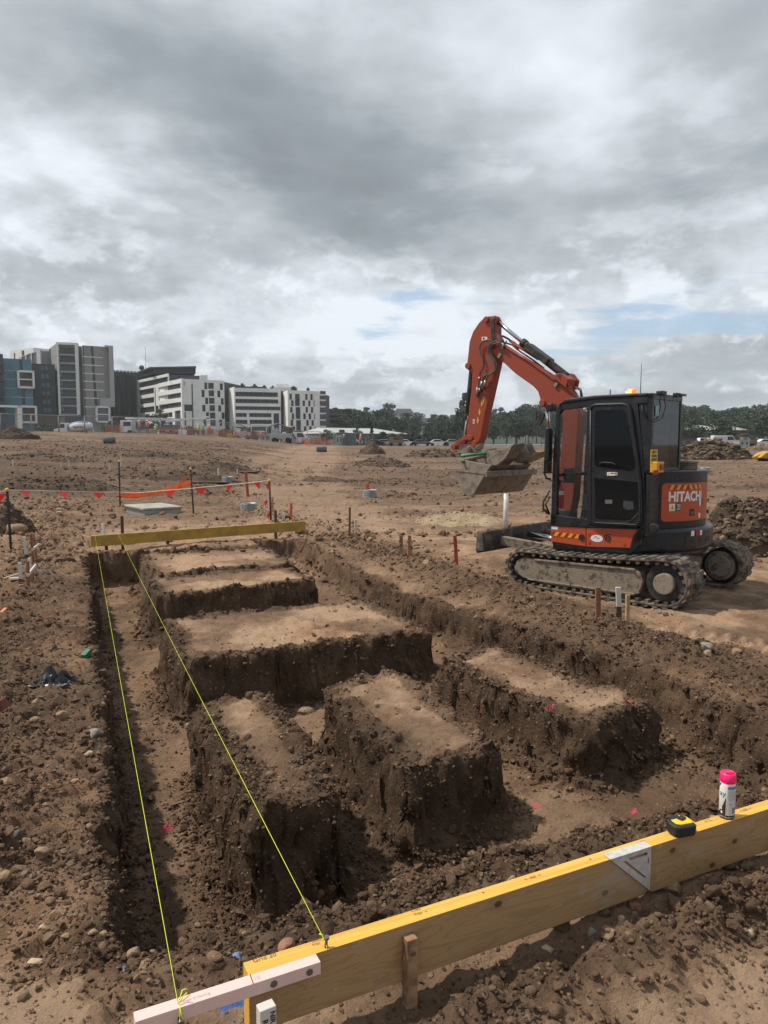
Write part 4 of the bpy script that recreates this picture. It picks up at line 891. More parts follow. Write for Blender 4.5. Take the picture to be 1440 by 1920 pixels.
    rib = MB(); rib.bar(Vector((pr[-1][0] - .01, YN + .025, pr[-1][1] - .01)), Vector((pr[0][0] + .01, YN + .025, pr[0][1] - .005)), .012, .03); rib.build('rim_bar', BSTEEL, buck)
    # pieces that lie in the bucket
    def nested(name, label, prof, y0, y1, yp, lip_teeth=0):
        o = empty(name, XC, XPSI, label, 'bucket'); b = MB(); pr = c7(prof, yp); n = len(pr); cx, cz = sum(p[0] for p in pr) / n, sum(p[1] for p in pr) / n
        inn = [(p[0] + (cx - p[0]) * .09, p[1] + (cz - p[1]) * .09 + (.015 if 0 < i < n - 1 else 0)) for i, p in enumerate(pr)]
        b.prism(pr + inn[::-1], 1, y0, y1); b.prism(pr, 1, y1, y1 + .018); b.prism(pr, 1, y0 - .018, y0); b.build('shell', BSTEEL, o, .005)
        tt = MB()
        for k in range(lip_teeth):
            y = y0 + (y1 - y0) * (k + .5) / lip_teeth; d = (Vector((pr[0][0], 0, pr[0][1])) - Vector((pr[1][0], 0, pr[1][1]))).normalized(); a = Vector((pr[0][0], y, pr[0][1]))
            tt = MB(); tt.bar(a - d * .05, a + d * .13, .055, .03, up=(1, 0, 0)); tt.build('tooth', BSTEEL, o, .004)
        e = MB()
        for yy in ((y0 + y1) / 2 - .12, (y0 + y1) / 2 + .10): e.prism([(pr[-1][0], pr[-1][1] - .1), (pr[-1][0] - .02, pr[-1][1] + .13), (pr[-1][0] - .2, pr[-1][1] + .17), (pr[-1][0] - .3, pr[-1][1])], 1, yy, yy + .025)
        e.build('ear', BSTEEL, o, .004)
        return o
    nested('wide_bucket', 'worn steel bucket resting inside the wide mud bucket, its edge above the lower lip', [(440, 1560), (385, 1632), (300, 1700), (220, 1700), (150, 1640), (132, 1500)], -.55, .52, .52)
    nested('trenching_bucket', 'narrow toothed trenching bucket lying on top inside the other buckets', [(640, 1350), (560, 1490), (470, 1560), (390, 1560), (345, 1510)], -.16, .14, .20, 0)
    nested('toothed_bucket', 'dark toothed bucket lying at the far end on top of the wide bucket', [(960, 1425), (800, 1500), (700, 1540), (640, 1500), (630, 1440)], -.62, -.30, -.30, 4)
    def pole(name, label, a, b, r, m):
        A = XC + XF * a[0] + XL * a[1] + Vector((0, 0, a[2])); B = XC + XF * b[0] + XL * b[1] + Vector((0, 0, b[2])); mb = MB(); mid = (A + B) / 2
        mb.tube([A - mid, (B - A) * .5 * 0, B - mid], r, 10); o = mb.build(name, m); o.location = mid; return tag(o, label, 'pole')
    pole('green_pole', 'bright green pole lying across the buckets held up by the excavator', p7(128, 1470, .56), p7(700, 1400, -.5), .022, mat('green_pipe', (.01, .20, .12), .35))
    pole('wooden_pole', 'brown wooden pole lying beside the green pole in the buckets', p7(135, 1525, .58), p7(540, 1430, -.2), .022, mat('handle_wood', (.16, .085, .05), .6, var=.4, scale=20))
    return root
excavator()

# ------------------------------------------------------------------ set-out boards, tools, strings
LVL = None
def lvl_mats():
    def base(name, c1, c2, top):
        m = bpy.data.materials.new(name); m.use_nodes = True; N = NT(m.node_tree); b = m.node_tree.nodes['Principled BSDF']
        tc = N.n('ShaderNodeTexCoord').outputs['Object']
        if top:      # edge of the laminated board: thin veneer lines along the length
            v = N.n('ShaderNodeVectorMath', operation='MULTIPLY', inp={0: tc, 1: (1.2, 160, 160)}).outputs[0]
            n = N.noise(v, 1.0, 5, 0.6); col = N.mix(N.step(n, 0.40, 0.66), c1, c2)
            spk = N.noise(N.n('ShaderNodeVectorMath', operation='MULTIPLY', inp={0: tc, 1: (25, 220, 1)}).outputs[0], 1.0, 4, 0.6)
            col = N.mix(N.step(spk, 0.60, 0.72, 0, 0.6), col, (0.22, 0.11, 0.03))
        else:        # rotary-cut face: slow wandering grain, knots, dirt bloom
            v = N.n('ShaderNodeVectorMath', operation='MULTIPLY', inp={0: tc, 1: (1.1, 1.0, 7.5)}).outputs[0]
            n = N.noise(v, 1.5, 3, 0.5, 0.9)
            band = N.math('SINE', N.math('MULTIPLY', n, 55.0))
            col = N.mix(N.step(band, 0.35, 1.0, 0, 0.40), c1, c2)
            fine = N.noise(N.n('ShaderNodeVectorMath', operation='MULTIPLY', inp={0: tc, 1: (5, 5, 120)}).outputs[0], 1.0, 4, 0.6)
            col = N.mix(N.step(fine, 0.45, 0.75, 0, 0.35), col, c2)
            # knots
            sx = N.n('ShaderNodeSeparateXYZ', inp={0: tc}).outputs
            vo = N.n('ShaderNodeTexVoronoi', feature='F1', voronoi_dimensions='2D', inp={'Scale': 1.0, 'Randomness': 1.0})
            m.node_tree.links.new(N.n('ShaderNodeCombineXYZ', inp={0: N.math('MULTIPLY', sx[0], 6.0), 1: N.math('MULTIPLY', sx[2], 8.5), 2: 0.0}).outputs[0], vo.inputs['Vector'])
            pick = N.step(N.n('ShaderNodeSeparateColor', inp={0: vo.outputs['Color']}).outputs[0], 0.60, 0.62)
            dd = vo.outputs['Distance']
            col = N.mix(N.math('MULTIPLY', N.step(dd, 0.40, 0.12, 0, 0.35), pick), col, c2)
            col = N.mix(N.math('MULTIPLY', N.step(dd, 0.12, 0.06, 0, 0.9), pick), col, (0.075, 0.034, 0.012))
            # dried slurry and damp stains
            s1 = N.noise(tc, 4.2, 7, 0.66); col = N.mix(N.step(s1, 0.55, 0.68, 0, 0.50), col, (0.36, 0.31, 0.25))
            s2 = N.noise(tc, 3.1, 5, 0.6, 0.4); col = N.mix(N.step(s2, 0.40, 0.28, 0, 0.6), col, (0.16, 0.095, 0.055))
            s3 = N.noise(tc, 34.0, 3, 0.5); col = N.mix(N.step(s3, 0.66, 0.74, 0, 0.6), col, (0.45, 0.40, 0.34))
        m.node_tree.links.new(col, b.inputs['Base Color']); b.inputs['Roughness'].default_value = 0.62; b.inputs['Specular IOR Level'].default_value = 0.25
        bn = N.n('ShaderNodeBump', inp={'Strength': 0.3, 'Distance': 0.001, 'Height': n}); m.node_tree.links.new(bn.outputs[0], b.inputs['Normal'])
        return m
    return base('lvl_face', (0.37, 0.235, 0.115), (0.24, 0.14, 0.062), False), base('lvl_edge', (0.68, 0.40, 0.085), (0.52, 0.27, 0.045), True)
LVL_FACE, LVL_EDGE = lvl_mats()
FARBOARD = mat('weathered_yellow_board', (0.42, 0.255, 0.03), 0.6, col2=(0.30, 0.18, 0.035), scale=4)
WOOD = mat('peg_timber', (0.32, 0.19, 0.10), 0.8, col2=(0.14, 0.075, 0.04), scale=14, bump=0.001)
WOODP = mat('pale_peg_timber', (0.40, 0.28, 0.15), 0.8, col2=(0.27, 0.18, 0.09), scale=14, bump=0.001)
WOODR = mat('reddish_peg_timber', (0.26, 0.105, 0.055), 0.75, col2=(0.16, 0.07, 0.04), scale=14)
WOODD = mat('dark_peg_timber', (0.085, 0.05, 0.032), 0.8, col2=(0.05, 0.033, 0.024), scale=14)
PEGW = mat('white_painted_timber', (0.52, 0.50, 0.46), 0.7, col2=(0.36, 0.32, 0.27), scale=30, thr=(0.6, 0.75))
PEGR = mat('red_painted_steel', (0.46, 0.055, 0.022), 0.6, col2=(0.33, 0.05, 0.03), scale=10)
PINKW = mat('pink_primed_batten', (0.66, 0.47, 0.435), 0.6, col2=(0.57, 0.40, 0.37), scale=6, thr=(0.5, 0.8))
SCREW = mat('zinc_screw', (0.22, 0.21, 0.20), 0.4, 0.9)
STRING = mat('fluoro_yellow_string', (0.72, 0.80, 0.03), 0.6)
ALU = mat('aluminium', (0.62, 0.61, 0.585), 0.42, 0.35, col2=(0.5, 0.49, 0.47), scale=40)
PENCIL = mat('pencil_mark', (0.15, 0.09, 0.045), 0.8); PENCILG = mat('grey_pencil', (.42, .33, .31), .8)
def frame_box(mb, o, ex, ez, L0, L1, T0, T1, H0, H1):
    """box along ex (length), across (horizontal normal), and up"""
    ey = Vector((-ex.y, ex.x, 0))
    vs = [o + ex * l + ey * t + Vector((0, 0, h)) for l in (L0, L1) for t in (T0, T1) for h in (H0, H1)]
    return mb.add(vs, [(0, 1, 3, 2), (4, 6, 7, 5), (0, 4, 5, 1), (2, 3, 7, 6), (0, 2, 6, 4), (1, 5, 7, 3)])
BZ = 0.48
bA, bB = on_z(466, 1828, BZ), on_z(1440, 1517, BZ)          # front top edge of the near board
BX = (bB - bA).normalized(); BY = Vector((-BX.y, BX.x, 0)); BL = (bB - bA).length
BH, BT = 0.178, 0.055
def on_front(px, py):
    """photo pixel -> (along, up) on the front face of the near board"""
    d = ray(px, py); o = Vector((0, 0, CAM_H)); t = (bA - o).dot(BY) / d.dot(BY); p = o + d * t; return (p - bA).dot(BX), p.z - BZ
def on_top(px, py):
    p = on_z(px, py, BZ); return (p - bA).dot(BX), (p - bA).dot(BY)
def near_board():
    rz = math.atan2(BX.y, BX.x)
    root = empty('profile_board', bA, rz, 'long yellow laminated timber board on pegs in the foreground with tools along it', 'timber board', None)
    E = Vector((0, 0, 0)); X = Vector((1, 0, 0))
    mb = MB(); frame_box(mb, E, X, None, 0, BL + 0.8, 0, BT, -BH, 0)
    pl = mb.build('plank', LVL_FACE, root, 0.002)
    pl.data.materials.append(LVL_EDGE)
    for p in pl.data.polygons:
        if abs(p.normal.z) > .5 or abs(p.normal.x) > .5: p.material_index = 1
    # pegs screwed to the front face
    def peg(l, w, top, name='peg', m=WOOD):
        q = MB(); frame_box(q, E, X, None, l - w / 2, l + w / 2, -0.034, -0.001, -0.62, top); pg = q.build(name, m, root, 0.0015)
        s = MB(); s.cyl((l, -0.0335, top - 0.042), (l, -0.038, top - 0.042), 0.0085, 14); s.cyl((l, -0.038, top - 0.042), (l, -0.0395, top - 0.042), 0.005, 10); s.build('screw', SCREW, pg)
    l, h = on_front(764, 1750); peg(l, 0.036, h)
    peg(BL + .6, .04, -.02)
    # pink batten screwed on flush with the top
    l0, _ = on_front(250, 1905); l1, _ = on_front(592, 1795)
    q = MB(); frame_box(q, E, X, None, l0, l1, -0.040, -0.0015, -0.036, 0.001); bt = q.build('batten', PINKW, root, 0.0015)
    for px, py in ((505, 1828), (571, 1806)):
        l, h = on_front(px, py); s = MB(); s.cyl((l, -0.0395, -.018), (l, -0.043, -.018), 0.0095, 16); s.cyl((l, -.043, -.018), (l, -.0445, -.018), .005, 10); s.build('screw', SCREW, bt)
    ln, hn = on_front(331, 1888); s = MB(); s.cyl((ln, -.0395, -.026), (ln, -.058, -.029), .0045, 10); s.cyl((ln, -.055, -.0285), (ln, -.060, -.0295), .0095, 14); s.build('nail', SCREW, bt)
    lc, _ = on_front(467, 1815); s = MB(); s.bar((lc, -.040, .0016), (lc + .002, -.002, .0016), .002, .0006); s.build('pencil_mark', INK, bt)
    lettering('lettering', 'Edge of footing', PENCILG, lambda x, y: Vector((ln + .012 + x * .9, -.026 + y, .0018)), .013, bt)
    lettering('lettering', '10', PENCILG, lambda x, y: Vector((lc + .006 + x, -.028 + y, .0018)), .018, bt)
    l2, t2 = on_top(604, 1765); s = MB(); s.cyl((l2, .012, 0), (l2 + .002, .010, .03), .0045, 10); s.cyl((l2 + .002, .010, .026), (l2 + .002, .010, .034), .008, 12); s.build('nail', SCREW, pl)
    def scrib(t, px, py, size, rot=0.0):
        l, d = on_top(px, py); c, s_ = math.cos(rot), math.sin(rot)
        lettering('lettering', t, PENCIL, lambda x, y: Vector((l + x * c - y * s_, d + x * s_ + y * c, .0012)), size, pl)
    scrib('Grid 20', 475, 1806, .022); scrib('GRD', 585, 1768, .014); scrib('Edge', 586, 1774, .013); scrib('C-B2', 772, 1711, .016); scrib('Edge  x', 778, 1717, .015)
    scrib('x', 905, 1676, .02); scrib('<- 450 ->', 985, 1652, .018); scrib('x', 1106, 1613, .02); scrib('< 430', 1196, 1583, .017); scrib('x 2..', 1324, 1542, .022); scrib('< 450 ->', 1390, 1523, .018)
    return root
NB = near_board()
def spray_can():
    l, d = on_top(1362, 1531); o = bA + BX * l + BY * max(d, .026); r = 0.0285; H = 0.142
    root = empty('spray_can', o, 0, 'marking paint can with bright pink cap standing on the near timber board', 'spray can')
    b = MB(); b.lathe([(0, .0), (r - .004, .0), (r, .004), (r, H), (r - .002, H + .004), (0, H + .004)], n=32)
    body = b.build('can', WHT, root)
    tocam = math.atan2(-o.y, -o.x)
    def wrap(name, m, a0, a1, z0, z1, par, e=.0005, f=None):
        mb = MB(); n = 16; vs = []
        for k in range(n + 1):
            a = tocam + R(a0 + (a1 - a0) * k / n); lo, hi = (z0, z1) if f is None else f(k / n)
            vs += [((r + e) * math.cos(a), (r + e) * math.sin(a), lo), ((r + e) * math.cos(a), (r + e) * math.sin(a), hi)]
        mb.add(vs, [(2 * i, 2 * i + 2, 2 * i + 3, 2 * i + 1) for i in range(n)], True); return mb.build(name, m, par, fixn=True)
    # left side of the view is at negative angles
    wrap('label_base_band', mat('can_black', (.018, .018, .02), .35), -180, 180, .001, .017, body)
    wrap('label_swoosh', mat('can_black', (.02, .02, .02), .35), -95, -9, .016, .06, body, .0006, lambda t: (.016, .022 + .068 * t ** 2.5))
    wrap('label_blue_corner', mat('can_blue', (.02, .12, .28), .35), -95, -52, .1, .138, body, .0007, lambda t: (.112 + .024 * t, .139))
    wrap('label_back_panel', mat('can_pale', (.58, .57, .58), .45), 0, 88, .018, .136, body, .0008)
    wrap('label_title_bar', mat('can_steel_blue', (.12, .22, .34), .45), 4, 84, .122, .133, body, .0011)
    pr = mat('can_print', (.22, .22, .23), .5)
    for k in range(8): wrap('label_print', pr, 8, 70 + (k * 37 % 11), .114 - k * .0048, .1152 - k * .0048, body, .0012)
    wrap('label_barcode', pr, 40, 80, .026, .05, body, .0012)
    for a in (28, 62): wrap('hazard_symbol', INK, a - 6, a + 6, .058, .068, body, .0012, lambda t: (.063 - .005 * (1 - abs(2 * t - 1)), .063 + .005 * (1 - abs(2 * t - 1)))); wrap('hazard_symbol_white', WHT, a - 3.4, a + 3.4, .058, .068, body, .0015, lambda t: (.063 - .0028 * (1 - abs(2 * t - 1)), .063 + .0028 * (1 - abs(2 * t - 1))))
    wrap('label_disc', WHT, -46, -30, .02, .03, body, .0012, lambda t: (.027 - .006 * math.sqrt(max(0, 1 - (2 * t - 1) ** 2)), .027 + .006 * math.sqrt(max(0, 1 - (2 * t - 1) ** 2))))
    wrap('label_disc', mat('can_pale', (.5, .5, .5), .5), -50, -34, .02, .03, body, .0012, lambda t: (.042 - .006 * math.sqrt(max(0, 1 - (2 * t - 1) ** 2)), .042 + .006 * math.sqrt(max(0, 1 - (2 * t - 1) ** 2))))
    lettering('lettering', 'SPOT MARKING', WHT, lambda x, y: Vector(((r + .001) * math.cos(tocam + R(-60) + x / r), (r + .001) * math.sin(tocam + R(-60) + x / r), .006 + y)), .0085, body)
    lettering('lettering', 'ay', mat('can_blue', (.02, .12, .28), .35), lambda x, y: Vector(((r + .001) * math.cos(tocam + R(-62) + x / r), (r + .001) * math.sin(tocam + R(-62) + x / r), .092 + y)), .03, body)
    PK = mat('fluoro_pink_cap', (0.88, 0.015, 0.16), .38)
    c = MB(); z = H + .001
    c.lathe([(r + .0005, z), (r + .0012, z + .002), (r + .0005, z + .033), (r - .003, z + .037), (r - .005, z + .0375), (r - .0055, z + .030), (0, z + .030)], n=36); cap = c.build('cap', PK, root)
    c = MB(); c.box((0, 0, z + .034), (.017, .046, .012), Matrix.Rotation(tocam + R(35), 3, 'Z')); c.build('nozzle_guard', PK, cap, .003, 3)
    root.scale = (1.0,) * 3
    return root
def tape_measure():
    l, d = on_top(1273, 1559); o = bA + BX * l + BY * .028; rz = math.atan2(BX.y, BX.x) - R(8)
    root = empty('tape_measure', o, rz, 'black and yellow tape measure lying on the near board beside the spray can', 'tape measure')
    poly = [(-.048, -.030), (-.030, -.044), (.028, -.046), (.040, -.040), (.044, -.028), (.044, .014), (.036, .032), (.012, .042), (-.022, .040), (-.042, .024), (-.050, .0)]
    b = MB(); b.prism(poly, 2, .001, .044); b.build('rubber_case', mat('tape_black', (.016, .016, .017), .6), root, .008, 4)
    y = MB(); y.prism([(x * .78 + .007, v * .72 + .004) for x, v in poly], 2, .030, .0475); y.build('yellow_cover', mat('tape_yellow', (.80, .50, .01), .38), root, .004, 3)
    y = MB(); y.prism([(.0435, -.036), (.0465, -.034), (.0465, .012), (.0435, .014)], 2, .004, .042); y.build('yellow_front', mat('tape_yellow', (.80, .50, .01), .38), root, .001)
    k = MB(); k.box((.010, .004, .051), (.030, .021, .008), Matrix.Rotation(R(20), 3, 'Z')); k.build('lock_slider', INK, root, .002, 2)
    k = MB(); k.box((-.006, .022, .046), (.044, .020, .006), Matrix.Rotation(R(8), 3, 'Z')); k.build('belt_clip', INK, root, .002, 2)
    return root
def speed_square():
    l0, _ = on_front(1144, 1607); l1, _ = on_front(1219, 1585); lv, hb = on_front(1216, 1668); a = l1 - l0; h = -hb
    root = empty('speed_square', bA + BX * l0, math.atan2(BX.y, BX.x), 'silver triangular carpenter square hooked over the near timber board', 'set square')
    p = MB(); y0, y1 = -.006, -.002
    # plate with three slots, made of strips
    T = [(0, 0), (a, 0), (a, -h)]
    def lerp(A, B, t): return (A[0] + (B[0] - A[0]) * t, A[1] + (B[1] - A[1]) * t)
    hx = lambda z: a * (-z / h)              # hypotenuse x at depth z
    w = .020; k = math.hypot(a, h)
    # bands parallel to hypotenuse: outer 0..w, slot w..w+.009, then inner body
    def off(d): return d * k / h            # horizontal offset for perpendicular distance d
    def para(d0, d1, t0, t1): 
        return [(hx(-h * t0) + off(d0), -h * t0), (hx(-h * t0) + off(d1), -h * t0), (hx(-h * t1) + off(d1), -h * t1), (hx(-h * t1) + off(d0), -h * t1)]
    o1, o2 = .022, .030
    tt = lambda d: (a - off(d)) / a
    p.prism([(0, 0), (off(o1), 0), (a, -h * tt(o1)), (a, -h)], 1, y0, y1)
    p.prism([(off(o1) + .0001, 0), (off(o2), 0), (hx(-h * .12) + off(o2), -h * .12), (hx(-h * .12) + off(o1), -h * .12)], 1, y0, y1)
    t2 = tt(o2); t1e = t2 - .10
    p.prism([(hx(-h * t1e) + off(o1), -h * t1e), (hx(-h * t1e) + off(o2), -h * t1e), (a, -h * t2), (a, -h * tt(o1))], 1, y0, y1)
    # body right of the slot, with a small window by the top edge and a pin slot
    bx0 = off(o2)
    z1, z2 = -.012, -.024
    p.prism([(bx0, 0), (a, 0), (a, z1), (hx(z1) + bx0, z1)], 1, y0, y1)
    wl, wr = hx(z2) + bx0 + .014, a - .018
    p.prism([(hx(z1) + bx0, z1), (wl - .004, z1), (wl, z2), (hx(z2) + bx0, z2)], 1, y0, y1)
    p.prism([(wr, z1), (a, z1), (a, z2), (wr, z2)], 1, y0, y1)
    sx0, sx1, s0, s1 = a - .015, a - .009, z2 - .012, z2 - .034
    p.prism([(hx(z2) + bx0, z2), (a, z2), (a, s0), (hx(s0) + bx0, s0)], 1, y0, y1)
    p.prism([(hx(s0) + bx0, s0), (sx0, s0), (sx0, s1), (hx(s1) + bx0, s1)], 1, y0, y1)
    p.prism([(sx1, s0), (a, s0), (a, s1), (sx1, s1)], 1, y0, y1)
    p.prism([(hx(s1) + bx0, s1), (a, s1), (a, -h * t2)], 1, y0, y1)
    p.build('plate', ALU, root)
    f = MB(); f.box((a / 2, .012, .0035), (a + .004, .040, .005)); f.build('flange', ALU, root, .001)
    return root
spray_can(); tape_measure(); speed_square()

# far yellow board and the string lines
fz = 0.30
fA, fB = on_z(170, 1005, fz), on_z(573, 977, fz)
def far_board():
    ex = (fB - fA).normalized(); L = (fB - fA).length
    root = empty('profile_board', fA, math.atan2(ex.y, ex.x), 'weathered yellow timber board at the far end of the trenches', 'timber board')
    mb = MB(); frame_box(mb, Vector(), Vector((1, 0, 0)), None, 0, L, 0, .05, -.20, 0); mb.build('plank', FARBOARD, root, .004)
    for px, up in ((196, .0), (223, .32), (511, .26), (300, -.05)):
        p = at_y(px, 1000, (fA + (fB - fA) * ((px - 170) / 403)).y); t = (px - 170) / 403 * L
        q = MB(); frame_box(q, Vector(), Vector((1, 0, 0)), None, t - .025, t + .025, .053, .095, -.62, up); q.build('peg', WOODD, root, .003)
far_board()
def string(a, b, label, tail=None):
    mb = MB(); mid = (a + b) / 2; n = 14; pts = []
    for k in range(n + 1):
        t = k / n; p = a + (b - a) * t; p.z -= 0.02 * 4 * t * (1 - t); pts.append(p - mid)
    mb.tube(pts, .0010, 6)
    if tail: 
        for tl in tail: mb.tube([a - mid + Vector(q) for q in tl], .0016, 5)
    o = mb.build('string_line', STRING); o.location = mid; tag(o, label, 'string line')
ln, _ = on_front(331, 1888); lt = on_front(331, 1872)[0]
s1 = bA + BX * (ln - .001) + BY * (-.052) + Vector((0, 0, -.022)); s1t = bA + BX * (ln - .001) + BY * (-.03) + Vector((0, 0, .004))
string(s1t, on_z(178, 1004, fz + .01), 'fluorescent yellow string line tied to the pink batten, left of the two', [[(0, 0, 0), tuple(s1 - s1t)], [(.004, -.004, 0), tuple(s1 - s1t + Vector((.006, 0, 0)))], [(0, 0, 0), (.01, .012, .012), (.02, .014, .022)], [(0, .012, .002), (.003, .03, .016), (.012, .04, .012)]])
l2, t2 = on_top(604, 1765); s2 = bA + BX * l2 + BY * .012 + Vector((0, 0, .014))
string(s2, on_z(222, 1002, fz + .01), 'fluorescent yellow string line tied to the screw on top of the near board', [[(0, 0, 0), (.004, -.008, -.012), (0, -.002, -.002)], [(-.01, .03, .002), (-.022, .034, .004)]])

# ------------------------------------------------------------------ pegs, pickets and bunting
def ground_hit(px, py):
    """photo pixel -> point on the sloping open ground"""
    d = ray(px, py); lo, hi = 1.0, 400.0
    f = lambda t: CAM_H + d.z * t - float(far_rise(np.array([d.x * t]), np.array([d.y * t]))[0])
    t = lo
    while t < hi and f(t) > 0: t *= 1.02
    a, b = t / 1.02, t
    for _ in range(24):
        m = (a + b) / 2
        if f(m) > 0: a = m
        else: b = m
    p = Vector((d.x * b, d.y * b, 0)); p.z = gz(p.x, p.y) if p.length < 60 else CAM_H + d.z * b; return p
def stake(name, base, top, w, parts, label, cat, group=None, rz=None, flat=0.6, sink=0.25):
    """a stake driven at pixel base with its head at pixel top; parts = [(name, z0 share, z1 share, material)]"""
    b = ground_hit(*base); tp = at_y(top[0], top[1], b.y); h = tp.z - b.z
    root = empty(name, b, R(random.uniform(-30, 30)) if rz is None else rz, label, cat, group)
    lean = (tp.x - b.x) / h
    for nm, z0, z1, m in parts:
        mb = MB(); a, c = z0 * h, z1 * h
        if z0 == 0: a = -sink
        x0, x1 = lean * max(a, 0), lean * c; hw, hd = w / 2, w * flat / 2
        M = Matrix.Rotation(-root.rotation_euler.z, 3, 'Z')
        e = [Vector((sx * hw, sy * hd, 0)) for sx, sy in ((-1, -1), (1, -1), (1, 1), (-1, 1))]
        s0, s1 = M @ Vector((x0, 0, 0)), M @ Vector((x1, 0, 0))
        mb.add([k + s0 + Vector((0, 0, a)) for k in e] + [k + s1 + Vector((0, 0, c)) for k in e], [(3, 2, 1, 0), (4, 5, 6, 7), (0, 1, 5, 4), (1, 2, 6, 5), (2, 3, 7, 6), (3, 0, 4, 7)])
        mb.build(nm, m, root, min(.003, w * .08))
    return root
PG = 'timber survey pegs standing in the soil'
stake('timber_peg', (1122, 1178), (1121, 1101), .052, [('shaft', 0, 1, WOODR)], 'reddish brown survey peg in front of the excavator track, leftmost of three', 'peg', PG, R(10))
stake('timber_peg', (1161, 1179), (1159, 1101), .052, [('shaft', 0, .42, WOODD), ('painted_head', .42, 1, PEGW)], 'survey peg with white painted top and dark foot in front of the track', 'peg', PG, R(-5))
stake('timber_peg', (1176, 1186), (1177, 1115), .045, [('shaft', 0, 1, WOODP)], 'pale bare timber peg in front of the track, rightmost of three', 'peg', PG, R(25))
stake('timber_peg', (753, 1046), (752, 1004), .055, [('shaft', 0, 1, WOOD)], 'brown timber peg right of the trenches beside the one with white paper', 'peg', PG)
stake('timber_peg', (769, 1053), (768, 1004), .055, [('shaft', 0, 1, WOODR), ('paper_tag', .55, .82, PEGW)], 'brown timber peg with a white paper tag right of the trenches', 'peg', PG)
stake('timber_peg', (668, 1019), (667, 974), .05, [('shaft', 0, .45, WOODP), ('painted_head', .45, 1, PEGW)], 'timber peg with whitish head beside a tall thin rod behind the trenches', 'peg', PG)
stake('steel_rod', (655, 1013), (656, 951), .032, [('shaft', 0, 1, WOODD)], 'tall thin rusty rod standing behind the trenches', 'rod', None, None, 1.0)
stake('timber_peg', (649, 1019), (649, 1010), .05, [('shaft', 0, 1, WOODP)], 'short pale peg stub at the foot of the tall thin rod', 'peg', PG)
stake('red_stake', (858, 1061), (853, 1004), .055, [('shaft', 0, 1, PEGR)], 'bright red stake between the dark trench bank and the excavator blade', 'stake', 'red painted stakes')
stake('red_stake', (544, 975), (546, 943), .06, [('shaft', 0, 1, PEGR)], 'red stake behind the right end of the far yellow board', 'stake', 'red painted stakes')
stake('red_stake', (466, 935), (461, 885), .09, [('shaft', 0, 1, PEGR)], 'tall red stake standing in the corrugated ring near the bunting', 'stake', 'red painted stakes')
stake('red_stake', (690, 922), (689, 907), .10, [('shaft', 0, 1, PEGR)], 'short red stake in the corrugated ring in the open ground', 'stake', 'red painted stakes')
stake('timber_peg', (532, 979), (531, 962), .07, [('shaft', 0, 1, PEGW)], 'small white peg behind the far yellow board near its right end', 'peg', PG)
stake('timber_peg', (510, 968), (511, 932), .05, [('shaft', 0, 1, WOOD)], 'brown timber peg standing right behind the rightmost picket', 'peg', PG)
stake('timber_peg', (195, 1019), (193, 982), .06, [('shaft', 0, 1, PEGW)], 'white peg behind the left end of the far yellow board', 'peg', PG)
stake('timber_peg', (51, 1054), (45, 1007), .045, [('shaft', 0, .3, WOODD), ('painted_head', .3, 1, PEGW)], 'white topped peg beside the farther small hurdle at the left', 'peg', PG)
stake('timber_peg', (40, 1106), (37, 1055), .045, [('shaft', 0, .25, WOODD), ('painted_head', .25, 1, PEGW)], 'white topped peg beside the nearer small hurdle at the left', 'peg', PG)
stake('timber_peg', (59, 1080), (55, 1046), .04, [('shaft', 0, 1, PEGW)], 'slim white peg between the two small hurdles at the left', 'peg', PG)
for k, (a, b, c) in enumerate(((24, 878, 862), (114, 880, 866), (129, 878, 863), (205, 884, 868), (281, 888, 876), (227, 875, 856), (409, 895, 878), (445, 893, 880))):
    stake('timber_peg', (a, b), (a, c), .06, [('shaft', 0, 1, PEGW)], 'small white marker peg far out on the left slope', 'peg', 'white marker pegs on the far slope')
def hurdle(p1, t1, p2, t2, bar0, bar1, label):
    a, b = ground_hit(*p1), ground_hit(*p2); root = empty('peg_hurdle', (a + b) / 2, 0, label, 'hurdle', 'small two-peg hurdles'); o = root.location
    for q, t, m in ((a, t1, WOODR), (b, t2, WOOD)):
        tp = at_y(t[0], t[1], q.y); mb = MB(); mb.bar(q - Vector((0, 0, .2)) - o, tp - o, .042, .026); mb.build('peg', m, root, .002)
    A, B = at_y(bar0[0], bar0[1], a.y - .03), at_y(bar1[0], bar1[1], a.y + .28); mb = MB(); mb.bar(A - o, B - o, .022, .04); mb.build('crossbar', PEGW, root, .002)
hurdle((65, 1058), (58, 1001), (71, 1054), (63, 1000), (60, 1031), (73, 1021), 'small peg hurdle with pale crossbar at the left, farther of two')
hurdle((54, 1115), (52, 1052), (63, 1109), (60, 1066), (52, 1079), (67, 1060), 'small peg hurdle with pale crossbar at the left, nearer of two')
def bits(name, pts, w, h, m, label, cat):
    A, B = ground_hit(*pts[0]), ground_hit(*pts[1]); mid = (A + B) / 2 + Vector((0, 0, h / 2)); mb = MB(); mb.bar(A - mid + Vector((0, 0, h * .6)), B - mid + Vector((0, 0, h * .9)), w, h); o = mb.build(name, m, None, .003); o.location = mid; tag(o, label, cat)
bits('timber_offcut', ((8, 1096), (39, 1093)), .05, .03, WOODP, 'pale timber offcut lying flat beside the nearer hurdle', 'offcut')
bits('timber_offcut', ((20, 1101), (38, 1103)), .05, .03, PEGW, 'short whitish timber offcut lying in front of the longer one', 'offcut')
bits('timber_offcut', ((424, 1004), (480, 1002)), .06, .03, WOODR, 'reddish timber strip lying on the soil behind the far trench edge', 'offcut')
bits('brick', ((-12, 1352), (11, 1352)), .09, .07, mat('brick_red', (.14, .04, .03), .85), 'dark red brick lying at the left edge of the ground', 'brick')
